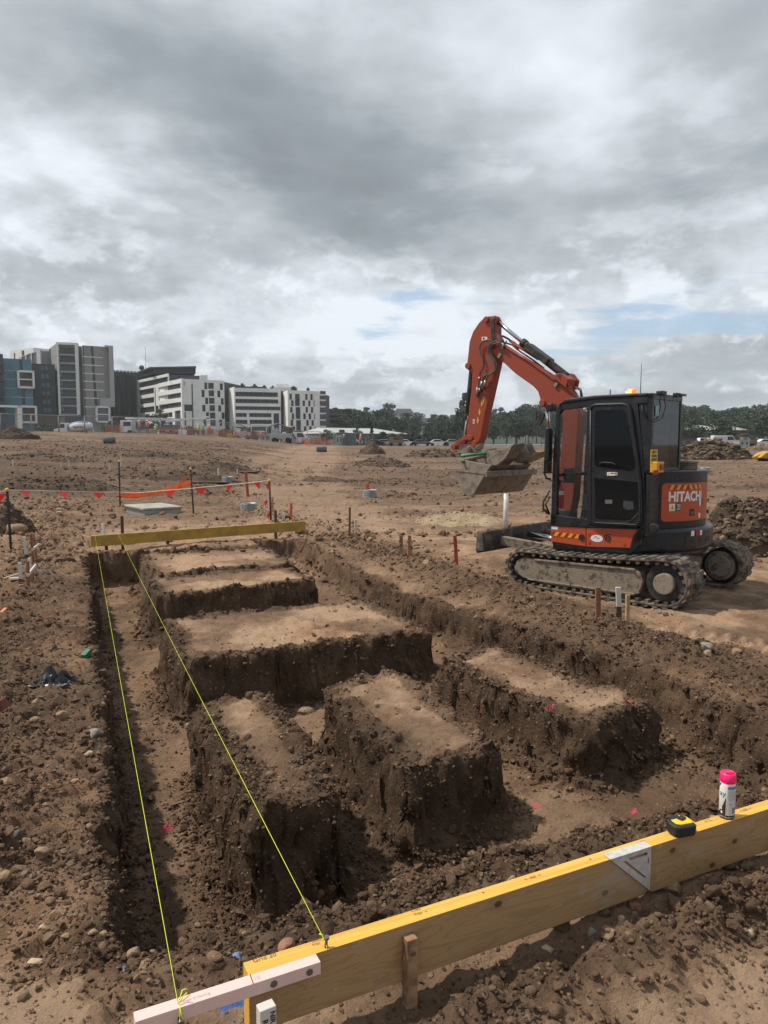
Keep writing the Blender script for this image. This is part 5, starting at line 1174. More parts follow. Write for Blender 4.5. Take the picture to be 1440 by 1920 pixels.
bits('plastic_scrap', ((3, 1157), (13, 1155)), .05, .03, mat('orange_plastic', (.55, .12, .03), .5), 'small orange plastic scrap on the soil at the left', 'scrap')
bits('plastic_scrap', ((157, 1241), (168, 1236)), .05, .05, mat('green_plastic', (.02, .14, .07), .4), 'small green plastic scrap beside the left trench', 'scrap')
bits('root_twig', ((876, 1340), (893, 1362)), .015, .015, WOODD, 'thin dark root lying in the gap between two near islands', 'twig')
# white marker peg with writing, bottom of the frame
def written_peg():
    d_ = ray(499, 1884); o_ = Vector((0, 0, CAM_H)); p = o_ + d_ * ((bA - o_).dot(BY) / d_.dot(BY)) * .955; rz = math.atan2(BX.y, BX.x) + R(4); root = empty('timber_peg', (p.x, p.y, p.z - .135), rz, 'white painted peg with black handwriting in front of the near board', 'peg')
    mb = MB(); mb.box((0, 0, -.03), (.046, .032, .33)); pg = mb.build('shaft', PEGW, root, .003)
    def put(t, x0, z0, s, rot):
        c, sn = math.cos(rot), math.sin(rot)
        lettering('lettering', t, INK, lambda x, y: Vector((x0 + x * c - y * sn, -.0168, z0 + x * sn + y * c)), s, pg, .0006)
    put('NIR', .005, .124, .021, R(-90)); put('RL 48', -.017, .108, .023, R(-90))
written_peg()
# pipe riser
def riser():
    b = ground_hit(948, 990); t = at_y(948, 925, b.y); r = empty('pipe_riser', b, 0, 'white plastic pipe standing upright below the excavator bucket', 'pipe'); mb = MB()
    h = t.z - b.z; mb.tube([(0, 0, -.2), (0, 0, h), (0, 0, h), (0, 0, h - .02)], [.055, .055, .047, .047], 18); mb.build('pipe', mat('pvc_white', (.58, .55, .50), .45, col2=(.46, .42, .36), scale=6), r)
    q = at_y(947, 905, b.y); mb = MB(); mb.cyl((0, 0, .1), (q.x - b.x, 0, q.z - b.z), .018, 10); mb.build('rod', WOODR, r)
riser()
# pickets and bunting
PICK = mat('picket_black', (.018, .018, .02), .55); CAPY = mat('picket_cap_yellow', (.62, .36, .02), .5); FLAG = mat('fluoro_red_flag', (.90, .035, .025), .55); ROPE = mat('pale_rope', (.55, .5, .45), .8); OTAPE = mat('orange_tape', (.85, .13, .02), .5, col2=(.7, .09, .015), scale=5)
PICKS = []
for k, (bx, by, tx, ty, lab) in enumerate(((21, 1033, 13, 917, 'black star picket with yellow cap at the far left, nearest of four'), (225, 952, 223, 864, 'black star picket left of the concrete slab'), (364, 966, 357, 878, 'black star picket right of the concrete slab with orange tape tied on'), (509, 981, 505, 900, 'black star picket near the right end of the far yellow board'))):
    b = ground_hit(bx, by); t = at_y(tx, ty, b.y); r = empty('star_picket', b, 0, lab, 'picket', 'star pickets carrying the bunting'); mb = MB(); d = t - b
    for a in (0, 120, 240):
        u = Vector((math.cos(R(a + 40)), math.sin(R(a + 40)), 0)) * .022
        mb.bar(Vector((0, 0, -.3)) + u * .5, d + u * .5, .007, .026, up=u)
    mb.tube([Vector((0, 0, -.3)), d], .012, 8); mb.build('post', PICK, r)
    mb = MB(); mb.tube([d - Vector((0, 0, .045)), d, d + Vector((0, 0, .02))], [.032, .034, .018], 12); mb.build('cap', CAPY, r); PICKS.append((b, t))
def bunting():
    def pt(px, py):
        # between the pickets, depth follows the line of pickets
        xs = [13, 223, 357, 505]; ys = [p[0].y for p in PICKS]; return at_y(px, py, float(np.interp(px, xs, ys)))
    rope_px = [(-60, 940), (13, 919), (47, 919.5), (118, 921), (185, 923), (223, 923), (255, 924.5), (318, 919), (357, 916), (376, 914), (430, 909), (481, 904), (505, 901)]
    P = [pt(*q) for q in rope_px]; o = P[4].copy(); root = empty('bunting_line', o, 0, 'rope strung between the black pickets carrying fluorescent red flags', 'bunting')
    mb = MB(); mb.tube([p - o for p in P], .009, 6); mb.build('rope', ROPE, root)
    fl = [(2, 926), (47, 919.5), (118, 921), (185, 923), (255, 922), (318, 919), (376, 914), (430, 909), (481, 904)]
    for i, (a, b) in enumerate(fl):
        p = pt(a, b) - o; q = pt(a + 11.5, b - (0.4 if a > 240 else 0)) - o; dx = (q - p) * (1.0 if a < 400 else .62); n = Vector((random.uniform(-.06, .06), .05, 0)); dn = Vector((random.uniform(-.03, .03), .02, -(p + o).y / FOCAL * 15 * random.uniform(.9, 1.05)))
        mb = MB(); e = Vector((0, .004, 0))
        A = [p - dx, p + n * .3, p + dx, p + dn + n]
        mb.add(A + [v + e for v in A], [(0, 1, 3), (1, 2, 3), (7, 5, 4), (7, 6, 5), (0, 4, 5, 1), (1, 5, 6, 2), (2, 6, 7, 3), (3, 7, 4, 0)]); mb.build('flag', FLAG, root)
    for a, b, h in ((503, 905, 10), (499, 937, 8), (504, 960, 10)):
        p = pt(a, b) - o; k = (p + o).y / 1400; mb = MB(); A = [p, p + Vector((4 * k, .02, -h * .4 * k)), p + Vector((-1 * k, .0, -h * 1.4 * k)), p + Vector((-4 * k, -.02, -h * .7 * k))]; e = Vector((0, .004, 0))
        mb.add(A + [v + e for v in A], [(0, 1, 2, 3), (7, 6, 5, 4), (0, 4, 5, 1), (1, 5, 6, 2), (2, 6, 7, 3), (3, 7, 4, 0)]); mb.build('flag', FLAG, root)
    P2 = [pt(*q) for q in ((225, 928), (250, 930), (285, 924), (330, 913), (358, 904))]; root = empty('barrier_tape', P2[0], 0, 'orange barrier tape sagging between the two pickets by the concrete slab', 'barrier tape'); o = P2[0]
    for nm, pts, w in (('strand', P2, .10), ('strand', [p + Vector((0, .03, -.045)) for p in P2], .07), ('strand', [pt(357, 886), pt(348, 896), pt(336, 904), pt(336, 914)], .05), ('knot', [pt(333, 902), pt(338, 909), pt(346, 905), pt(356, 903)], .09)):
        vs = []; 
        for i, p in enumerate(pts): vs += [p - o + Vector((0, 0, w / 2 + .01 * math.sin(i * 2))), p - o + Vector((0, .02, -w / 2))]
        e = Vector((0, .006, 0)); n = len(vs); mb = MB(); fs = [(2 * i, 2 * i + 1, 2 * i + 3, 2 * i + 2) for i in range(len(pts) - 1)]
        mb.add(vs + [v + e for v in vs], fs + [tuple(n + k for k in reversed(f)) for f in fs] + [(0, 2 * i * 0 + 1, n + 1, n)]); mb.build(nm, OTAPE, root)
bunting()
# concrete pit cover
CONC = mat('precast_concrete', (.34, .335, .30), .8, col2=(.25, .24, .21), scale=3, bump=.01)
def pit_cover():
    a, b, c = ground_hit(272, 967), ground_hit(338, 963), ground_hit(256, 957); ex = (b - a); ey = (c - a); r = empty('pit_cover', a, math.atan2(ex.y, ex.x), 'pale precast concrete pit cover lying on the soil behind the far board', 'concrete cover')
    L, D = ex.length, max(1.1, min(1.7, ey.length)); h = .15; mb = MB(); mb.add([(0, 0, -.1), (L, 0, -.1), (L, D, -.1), (0, D, -.1), (-.03, -.02, h), (L + .03, -.02, h), (L + .03, D, h), (-.03, D, h)], [(3, 2, 1, 0), (4, 5, 6, 7), (0, 1, 5, 4), (1, 2, 6, 5), (2, 3, 7, 6), (3, 0, 4, 7)]); mb.build('base', CONC, r, .02)
    mb = MB(); mb.box((L / 2, D / 2, h + .03), (L + .14, D + .1, .06)); mb.build('lid', CONC, r, .015)
pit_cover()
# corrugated rings round the risers
GALV = mat('galvanised_ring', (.36, .37, .37), .5, .5, col2=(.24, .23, .22), scale=5)
for px, by, ty, w, lab in ((464, 959, 943, 31, 'corrugated steel ring round the tall red stake by the bunting'), (693, 936, 920, 27, 'corrugated steel ring standing in the open ground with a short red stake'), (425, 906, 892, 22, 'corrugated steel ring on the bank left of the track'), (437, 881, 872, 15, 'small corrugated ring farther up the bank'), (1325, 890, 876, 22, 'pale concrete ring in front of the big far spoil heap'), (467, 864, 858, 10, 'small distant ring on the far slope left of the haul road')):
    b = ground_hit(px, by); h = (by - ty) * b.y / FOCAL * .9; rr = w * b.y / FOCAL / 2; b2 = b + Vector((0, rr, 0)); prof = []; nr = 7
    for k in range(nr * 4 + 1): prof.append((rr + .03 * math.sin(k * math.pi / 2) * rr, -.15 + (h + .15) * k / (nr * 4)))
    prof += [(rr * .93, h), (rr * .93, -.1)]; mb = MB(); mb.lathe(prof, n=36); o = mb.build('corrugated_ring', GALV); o.location = b2; tag(o, lab, 'ring')
# black rag
def rag():
    b = ground_hit(102, 1290); n = 14; vs = []; 
    for i in range(n + 1):
        for j in range(n + 1):
            x, y = (i / n - .5), (j / n - .5); z = .05 + .26 * abs(float(fbm(np.array([x * 4.1 + 3]), np.array([y * 4.1]), oct=3, seed=333)[0])) + .16 * math.exp(-((x + .1) ** 2 + y * y) * 26) + .12 * math.exp(-((x - .34) ** 2 + (y) ** 2) * 60); e = max(abs(x), abs(y)) * 2
            vs.append((x * .27 * (1 + .3 * math.sin(j * 1.7)), y * .22, max(.004, (z - .05) * (1 - e ** 4) * .8)))
    fs = [(i * (n + 1) + j, (i + 1) * (n + 1) + j, (i + 1) * (n + 1) + j + 1, i * (n + 1) + j + 1) for i in range(n) for j in range(n)]
    mb = MB(); mb.add(vs, fs, False); o = mb.build('plastic_sheet', mat('black_plastic', (.010, .011, .014), .38)); o.location = b; s = o.modifiers.new('t', 'SOLIDIFY'); s.thickness = .003; tag(o, 'crumpled black plastic sheet lying on the soil left of the trench', 'plastic sheet')
rag()
# ------------------------------------------------------------------ stones one can pick out
def rmat(name, c, c2): return mat(name, c, .85, col2=c2, scale=22, bump=.003, spec=.25)
RM = {'grey': rmat('grey_stone', (.22, .205, .18), (.13, .115, .095)), 'tan': rmat('tan_stone', (.26, .18, .105), (.16, .108, .065)), 'pale': rmat('pale_stone', (.42, .34, .23), (.26, .185, .11)),
      'red': rmat('reddish_stone', (.27, .135, .085), (.18, .09, .06)), 'clod': rmat('earth_clod', (.125, .09, .058), (.075, .052, .034)), 'dark': rmat('dark_stone', (.10, .085, .07), (.06, .05, .042)), 'blue': mat('blue_sprayed_stone', (.04, .13, .36), .7, col2=(.25, .22, .18), scale=25)}
NC = {'grey': 'grey', 'tan': 'tan', 'pale': 'pale cream', 'red': 'reddish', 'clod': 'dark brown', 'dark': 'dark grey', 'blue': 'blue sprayed'}
def stone(px, py, r, kind, where, z=None, flat=.62, name=None, el=1.0):
    p = on_z(px, py, z) if z is not None else ground_hit(px, py)
    if z is None: p.z = gz(p.x, p.y)
    s = r * p.y / FOCAL / .95; v0, f0 = ico(3); rg = np.random.default_rng(int(px * 7 + py)); V = v0 * rg.uniform(.8, 1.2, 3); V[:, 0] *= el
    V[:, 2] *= flat; off = rg.uniform(0, 50, 3)
    if kind == 'clod': V = V * (1 + .8 * fbm(V[:, 0] * 2.2 + off[0], V[:, 1] * 2.2 + off[1], V[:, 2] * 2.2 + off[2], oct=4, seed=3, gain=.6)[:, None])
    else:
        for _ in range(9):   # broken facets
            n = rg.normal(0, 1, 3); n /= np.linalg.norm(n); lim = rg.uniform(.42, .72); k = V @ n; V = V - np.outer(np.maximum(k - lim, 0), n)
        V = V * (1.25 + .22 * fbm(V[:, 0] * 3 + off[0], V[:, 1] * 3 + off[1], V[:, 2] * 3 + off[2], oct=3, seed=3)[:, None])
    a = rg.uniform(0, 6.28); c, sn = math.cos(a), math.sin(a); V = np.stack([V[:, 0] * c - V[:, 1] * sn, V[:, 0] * sn + V[:, 1] * c, V[:, 2]], 1) * s
    o = np_mesh('soil_clod' if kind == 'clod' else 'stone', V, f0, RM[kind], smooth=(kind == 'clod')); o.location = p + Vector((0, 0, s * flat * .45))
    tag(o, f'{NC[kind]} ' + where, 'clod' if kind == 'clod' else 'stone', 'single clods of earth' if kind == 'clod' else 'loose stones on the soil')
for a in [
    (205, 1781, 13, 'grey', 'stone beside the left string line, left of a paler one'), (229, 1769, 15, 'grey', 'angular stone nearest the left string line'), (177, 1787, 8, 'tan', 'pebble just left of the two grey stones by the string'), (196, 1801, 8, 'tan', 'pebble below the grey stones by the string'),
    (248, 1791, 7, 'pale', 'pebble right of the grey stones by the string'), (284, 1768, 10, 'tan', 'stone right of the left string near the trench end'), (79, 1627, 14, 'tan', 'rounded stone on the left bank, large and alone'), (13, 1673, 14, 'tan', 'flat stone at the left edge of the bank'), (68, 1868, 12, 'pale', 'flat stone lying in the dry dirt at lower left'),
    (108, 1728, 13, 'tan', 'flat stone at the edge of the dry dirt'), (124, 1781, 8, 'tan', 'stone in the dry dirt left of the pebble group'), (80, 1762, 7, 'pale', 'chip in the dry dirt below the flat stone'), (254, 1871, 15, 'tan', 'boulder beside the left end of the pink batten'), (365, 1817, 9, 'tan', 'oblong stone just behind the pink batten'), (340, 1809, 11, 'pale', 'stone behind the pink batten, left of an oblong one'),
    (267, 1843, 10, 'dark', 'stone left of the string above the pink batten'), (70, 1336, 12, 'tan', 'upright stone below the black plastic sheet'), (66, 1357, 11, 'tan', 'wide stone under the upright one on the left bank'), (117, 1359, 11, 'tan', 'stone right of the two stones on the left bank'), (169, 1421, 8, 'pale', 'stone beside the left trench edge'),
    (179, 1384, 13, 'grey', 'pointed stone on the rim of the left trench'), (140, 1478, 10, 'tan', 'stone on the left bank halfway along'), (14, 1500, 12, 'tan', 'stone at the left picture edge halfway up'), (35, 1585, 13, 'dark', 'slab on the left bank above the rounded stone'), (47, 1590, 9, 'tan', 'stone beside the dark slab on the left bank'),
    (412, 1738, 5, 'blue', 'stone on the near end of the left trench'), (508, 1700, 6, 'blue', 'patch of stone on the grey spoil tongue'), (402, 1741, 4, 'blue', 'pebble next to the other blue stone'), (445, 1896, 14, 'blue', 'stone in front of the near board beside the white peg'), (470, 1903, 9, 'tan', 'stone between the blue stone and the white peg'), (540, 1898, 17, 'red', 'big stone beside the white peg below the board'),
    (672, 1905, 8, 'blue', 'stone in front of the board left of its peg'), (700, 1862, 9, 'red', 'stone under the board left of its peg'), (237, 1902, 6, 'blue', 'stone at the bottom left under the batten'),
    (1060, 1766, 12, 'red', 'flat stone in front of the board below the set square'), (1098, 1773, 17, 'pale', 'creamy rock in front of the board right of the flat reddish stone'), (1258, 1798, 21, 'tan', 'flat slab at the foot of the clod row'), (1258, 1688, 14, 'tan', 'flat stone just below the board right of the set square'),
    (1183, 1830, 12, 'red', 'stone in the dry dirt below the clod row'), (1107, 1885, 11, 'grey', 'stone at the bottom beside a tan one of its size'), (1135, 1887, 15, 'tan', 'rough stone at the bottom beside a grey one'), (1160, 1870, 7, 'pale', 'chip in the dry dirt above the rough tan stone'), (1026, 1915, 10, 'pale', 'stone at the bottom picture edge'), (980, 1858, 8, 'tan', 'small squarish stone below the clod row'), (938, 1890, 12, 'tan', 'stone at the bottom left of the squarish one'),
    (957, 1770, 9, 'tan', 'stone close in front of the board midway'), (958, 1775, 5, 'pale', 'pebble beside the stone midway along the board'), (870, 1820, 8, 'pale', 'stone in front of the board right of its peg'), (842, 1822, 7, 'tan', 'stone in front of the board nearest its peg'), (1395, 1904, 12, 'pale', 'stone at the bottom right corner'),
    (458, 1139, 9, 'grey', 'stone lying at the foot of the middle ground island'), (556, 1128, 10, 'tan', 'stone on the far edge of the broad island'), (354, 1244, 9, 'grey', 'stone on the near left corner of the broad island'), (570, 1226, 13, 'tan', 'stone set in the front of the broad island'), (612, 1177, 6, 'red', 'stone on top of the broad island'), (672, 1252, 9, 'pale', 'stone on the back end of the middle near island'),
    (1323, 1247, 12, 'grey', 'pale faced rock among stones on the right bank'), (1380, 1232, 9, 'tan', 'stone on the right bank near the picture edge'), (1328, 1254, 8, 'tan', 'stone just below the pale faced rock'), (27, 1002, 17, 'tan', 'large flat boulder behind the left picket'), (33, 985, 11, 'tan', 'stone on top of the pile behind the left picket'), (110, 958, 8, 'tan', 'stone on the open ground left of the concrete slab'), (111, 966, 6, 'pale', 'stone just below another left of the slab'),
    (855, 1480, 7, 'tan', 'stone in the face of the middle near island'), (545, 1300, 6, 'grey', 'stone at the foot of the broad island'), (1335, 1665, 10, 'tan', 'stone right under the board near the picture edge'), (985, 1048, 9, 'dark', 'rock beside the excavator track front'), (800, 1068, 8, 'tan', 'stone by the two pegs right of the trenches'), (536, 975, 8, 'dark', 'lump behind the right end of the far board'), (75, 1090, 16, 'dark', 'rock behind the nearer small hurdle')]:
    stone(*a)
for (px, py, r, w) in ((1360, 1741, 22, 'clod at the right end of the clod row, biggest of all'), (1220, 1790, 15, 'round clod in the middle of the clod row'), (1082, 1836, 15, 'clod below the reddish flat stone'), (1046, 1865, 18, 'smooth clod at the lower left of the clod row'), (1195, 1790, 14, 'clod left of the round middle clod'), (1240, 1772, 14, 'clod above the flat slab'), (1290, 1760, 16, 'clod right of the flat slab'), (1326, 1720, 14, 'clod above the biggest one'), (1395, 1760, 13, 'clod right of the biggest one'), (1330, 1800, 12, 'clod beyond the slab at the edge of the dry dirt'), (1150, 1800, 11, 'clod between the cream rock and the round clod'), (1105, 1810, 12, 'clod under the cream rock'), (1265, 1835, 9, 'small clod in the dry dirt under the slab'), (1220, 1506, 14, 'clod in the trench mouth left of the spray can'), (1420, 1660, 15, 'clod under the board at the right picture edge'), (1130, 1850, 12, 'clod below the middle of the clod row'), (1390, 1700, 17, 'clod at the right edge above the biggest one'), (1402, 1470, 14, 'clod behind the spray can'), (1428, 1500, 13, 'clod right behind the spray can'), (30, 1062, 9, 'clod beside the small hurdles'), (170, 1760, 12, 'clod on the left bank above the grey stones')):
    stone(px, py, r, 'clod', w, flat=.8)

# ------------------------------------------------------------------ spoil heaps
SPOIL = clod_mat('spoil_soil', (0.060, 0.043, 0.031), (0.125, 0.090, 0.063), (0.27, 0.20, 0.14))
SANDM = clod_mat('spilled_sand', (0.20, 0.15, 0.095), (0.36, 0.28, 0.175), (0.46, 0.37, 0.25))
def heap(px0, px1, base_y, top_y, label, m=SPOIL, dep=.6, lump=.25, seed=1, dryness=.35, clods=260, name='spoil_heap', csz=.09, n=64):
    c = ground_hit((px0 + px1) / 2, base_y); w = (px1 - px0) * c.y / FOCAL; h = (base_y - top_y) * (c.y + w * dep * .5) / FOCAL; D = w * dep; c = c + Vector((0, D / 2, 0)); c.z = float(far_rise(np.array([c.x]), np.array([c.y]))[0]); n2 = max(20, int(n * .7))
    i, j = np.meshgrid(np.linspace(-1, 1, n), np.linspace(-1, 1, n2), indexing='ij'); x, y = i.ravel(), j.ravel(); r = np.sqrt(x * x + y * y)
    rr = r + .55 * fbm(x * 1.5 + seed, y * 1.5, oct=3, seed=seed) ; z = np.clip(1 - rr, 0, 1) ** .8 * 1.15
    z = z * (1 + .7 * fbm(x * 2 + seed * 3, y * 2, oct=3, seed=seed + 4)) + lump * fbm(x * 7 + seed, y * 7, oct=5, seed=seed + 9, gain=.6) * sst(1 - r, -.05, .3)
    z = z / max(z.max(), .1) * h - .22 * h * sst(r, .75, 1.0) - .03
    P = np.stack([x * w / 2 * 1.1, y * D / 2 * 1.1, z], 1); idx = np.arange(n * n2).reshape(n, n2); F = np.stack([idx[:-1, :-1], idx[1:, :-1], idx[1:, 1:], idx[:-1, 1:]], -1).reshape(-1, 4)
    root = empty(name, c, 0, label, 'spoil heap'); 
    def attr(o, d): at = o.data.attributes.new('dry', 'FLOAT', 'POINT'); at.data.foreach_set('value', d.astype(np.float32))
    o = np_mesh('soil', P, F, m, root); attr(o, dryness + .6 * fbm(x * 4, y * 4, oct=3, seed=seed + 2))
    if clods:
        rg = np.random.default_rng(seed); ok = np.where((r < .98) & (z > -.02))[0]; q = rg.choice(ok, clods); S = csz * w / 6 * rg.uniform(.4, 1, clods) ** 2 * (1 + 1.2 * rg.random(clods) ** 4); P2 = P[q] + np.stack([rg.normal(0, .03 * w / 6, clods)] * 2 + [S * .3], 1)
        v, f, k = clod_batch(P2, S, 1, seed + 50); o2 = np_mesh('clods', v, f, m, root, smooth=False); attr(o2, np.repeat(rg.normal(dryness + .12, .22, clods), k)); o2['kind'] = 'stuff'
heap(1272, 1434, 863, 827, 'big heap of broken brown spoil beyond the excavator at the right', lump=.3, seed=3, clods=900, csz=.16, dryness=.3)
heap(1338, 1560, 1048, 944, 'dark brown soil heap cut by the right picture edge behind the excavator track', lump=.2, seed=8, clods=1500, csz=.13, dryness=.28, dep=.9, n=110)
heap(-30, 62, 824, 799, 'blackish soil heap at the far left before the site fence', lump=.2, seed=5, dryness=-.1)
heap(655, 768, 877, 855, 'low wide rubble heap in the open ground left of the arm', lump=.35, seed=6, dryness=.4, clods=500, csz=.12)
heap(672, 724, 852, 828, 'tall narrow spoil heap at the end of the site fence', lump=.3, seed=7, dryness=.3)
heap(755, 880, 858, 842, 'long low spoil heap behind the raised bucket', lump=.35, seed=9, dryness=.35, clods=400, csz=.12)
heap(1020, 1075, 858, 838, 'spoil heap seen through the excavator cab', lump=.3, seed=10, dryness=.35)
heap(1395, 1500, 845, 832, 'pale earth bank at the far right', lump=.2, seed=12, dryness=.6)
heap(760, 985, 990, 966, 'patch of pale yellow sand tipped left of the excavator blade', SANDM, .9, .35, 11, .35, 700, 'sand_heap', .045)
heap(-70, 215, 921, 896, 'long lumpy spoil ridge behind the bunting at the far left', lump=.45, seed=21, dryness=.22, clods=700, csz=.05, dep=.35, n=90)
heap(190, 415, 903, 884, 'low spoil ridge behind the two pickets beside the concrete cover', lump=.45, seed=22, dryness=.25, clods=500, csz=.05, dep=.35, n=80)
heap(330, 470, 884, 868, 'spoil ridge below the small ring beside the haul road', lump=.45, seed=23, dryness=.2, clods=400, csz=.06, dep=.5)
heap(-70, 170, 866, 848, 'far spoil ridge on the left slope below the mixer truck', lump=.4, seed=24, dryness=.25, clods=400, csz=.05, dep=.4)
heap(150, 345, 858, 844, 'far spoil ridge on the slope below the pump truck', lump=.4, seed=25, dryness=.3, clods=400, csz=.05, dep=.4)
heap(560, 660, 905, 893, 'small spoil hump beside the haul road', lump=.4, seed=26, dryness=.35, clods=300, csz=.06, dep=.5)
heap(-60, 52, 1003, 940, 'rocky soil mound at the left edge behind the picket', lump=.4, seed=14, dryness=.35, clods=500, csz=.14)

# ------------------------------------------------------------------ buildings
FGLASS = mat('far_window_glass', (.012, .018, .024), .18, spec=.5); FWHITE = mat('white_render', (.74, .75, .72), .75, var=.10, scale=.35); FGREY = mat('grey_panel', (.235, .23, .22), .75, var=.08, scale=.3); FLGREY = mat('light_grey_panel', (.34, .345, .355), .7, var=.06, scale=.3)
FTEAL = mat('teal_panel', (.075, .185, .245), .65, var=.08, scale=.3); FCHAR = mat('charcoal_wall', (.035, .043, .052), .7, var=.15, scale=.4); FBRICK = mat('brown_brickwork', (.105, .06, .048), .8, var=.12, scale=.5); FDARK = mat('dark_cladding', (.045, .040, .042), .75, var=.2, scale=.5); FROOF = mat('roof_grey', (.07, .075, .085), .7, var=.1, scale=.5); FSHED = mat('shed_roof', (.36, .37, .36), .6, var=.12, scale=.15); FPANE = mat('light_pane', (.10, .13, .15), .2)
class Facade:
    """a vertical wall plane through two plan points; pixels map onto it"""
    def __init__(s, A, B):
        s.A = Vector((A.x, A.y, 0)); s.e = Vector((B.x - A.x, B.y - A.y, 0)); s.L = s.e.length; s.e.normalize(); n = Vector((s.e.y, -s.e.x, 0)); s.n = n if n.dot(-s.A) > 0 else -n
    def hit(s, px, py):
        d = ray(px, py); o = Vector((0, 0, CAM_H)); t = (s.A - o).dot(s.n) / d.dot(s.n); p = o + d * t; return (p - s.A).dot(s.e), p.z
    def rect(s, r):
        x0, y0, x1, y1 = r; xm, ym = (x0 + x1) / 2, (y0 + y1) / 2; return s.hit(x0, ym)[0], s.hit(x1, ym)[0], s.hit(xm, y1)[1], s.hit(xm, y0)[1]
    def box(s, mb, u0, u1, z0, z1, d0, d1):
        vs = [s.A + s.e * u + s.n * d + Vector((0, 0, z)) - s.off for u in (u0, u1) for d in (d0, d1) for z in (z0, z1)]
        return mb.add(vs, [(0, 1, 3, 2), (4, 6, 7, 5), (0, 4, 5, 1), (2, 3, 7, 6), (0, 2, 6, 4), (1, 5, 7, 3)])
def wall(par, F, z0, z1, holes, clad, name='facade', th=.4, u0=0.0, u1=None, mull=1.6, glass=None, front=0.0):
    """cladding slab with real openings; a window in each"""
    F.off = Vector(par.location); u1 = F.L if u1 is None else u1; H = []
    for r in holes:
        a, b, c, d = F.rect(r) if len(r) == 4 else r[:4]; a, b = max(a, u0), min(b, u1); c, d = max(c, z0), min(d, z1)
        if b - a > .15 and d - c > .15: H.append((a, b, c, d))
    us = sorted({u0, u1, *[h[0] for h in H], *[h[1] for h in H]}); zs = sorted({z0, z1, *[h[2] for h in H], *[h[3] for h in H]}); mb = MB()
    for k in range(len(zs) - 1):
        zc = (zs[k] + zs[k + 1]) / 2; st = None
        for i in range(len(us) - 1):
            uc = (us[i] + us[i + 1]) / 2; solid = not any(h[0] < uc < h[1] and h[2] < zc < h[3] for h in H)
            if solid and st is None: st = us[i]
            if st is not None and (not solid or i == len(us) - 2): F.box(mb, st, us[i + 1] if solid else us[i], zs[k], zs[k + 1], -th + front, front); st = None
    fo = mb.build(name, clad, par, fixn=False)
    for a, b, c, d in H:
        m = MB(); F.box(m, a, b, c, d, -th * .8 + front, -th * .7 + front); w = m.build('window', glass or FGLASS, par, fixn=False)
        n = int((b - a) / mull)
        if n >= 1:
            m = MB()
            for q in range(1, n + 1): F.box(m, a + (b - a) * q / (n + 1) - .05, a + (b - a) * q / (n + 1) + .05, c, d, -th * .7 + front, -th * .5 + front)
            F.box(m, a, b, c + (d - c) * .3, c + (d - c) * .3 + .08, -th * .7 + front, -th * .52 + front); m.build('mullion', FROOF, w, fixn=False)
    return fo
def P(px, d, y=745):
    p = at_y(px, y, d); p.z = 0.0; return p
def block(par, pts, z0, z1, m, name='body'):
    o = Vector(par.location); mb = MB(); mb.prism([(p.x - o.x, p.y - o.y) for p in pts], 2, z0, z1); return mb.build(name, m, par)
GZ = 2.2
def zt(px, py, d): return at_y(px, py, d).z
def rects(ox, oy, k, L): return [(ox + a / k, oy + b / k, ox + c / k, oy + e / k) for a, b, c, e in L]
def c6(L): return rects(0, 640, 6.0, L)
def c72(L): return rects(230, 680, 7.2, L)
def c69(L): return rects(410, 700, 6.857, L)
def back(A, B, depth):  # far corners behind a facade
    e = (B - A); n = Vector((e.y, -e.x, 0)).normalized(); n = -n if n.dot(Vector((-A.x, -A.y, 0))) > 0 else n; return B + n * depth, A + n * depth
def simple(A, B, depth): C, D = back(A, B, depth); return [A, B, C, D]
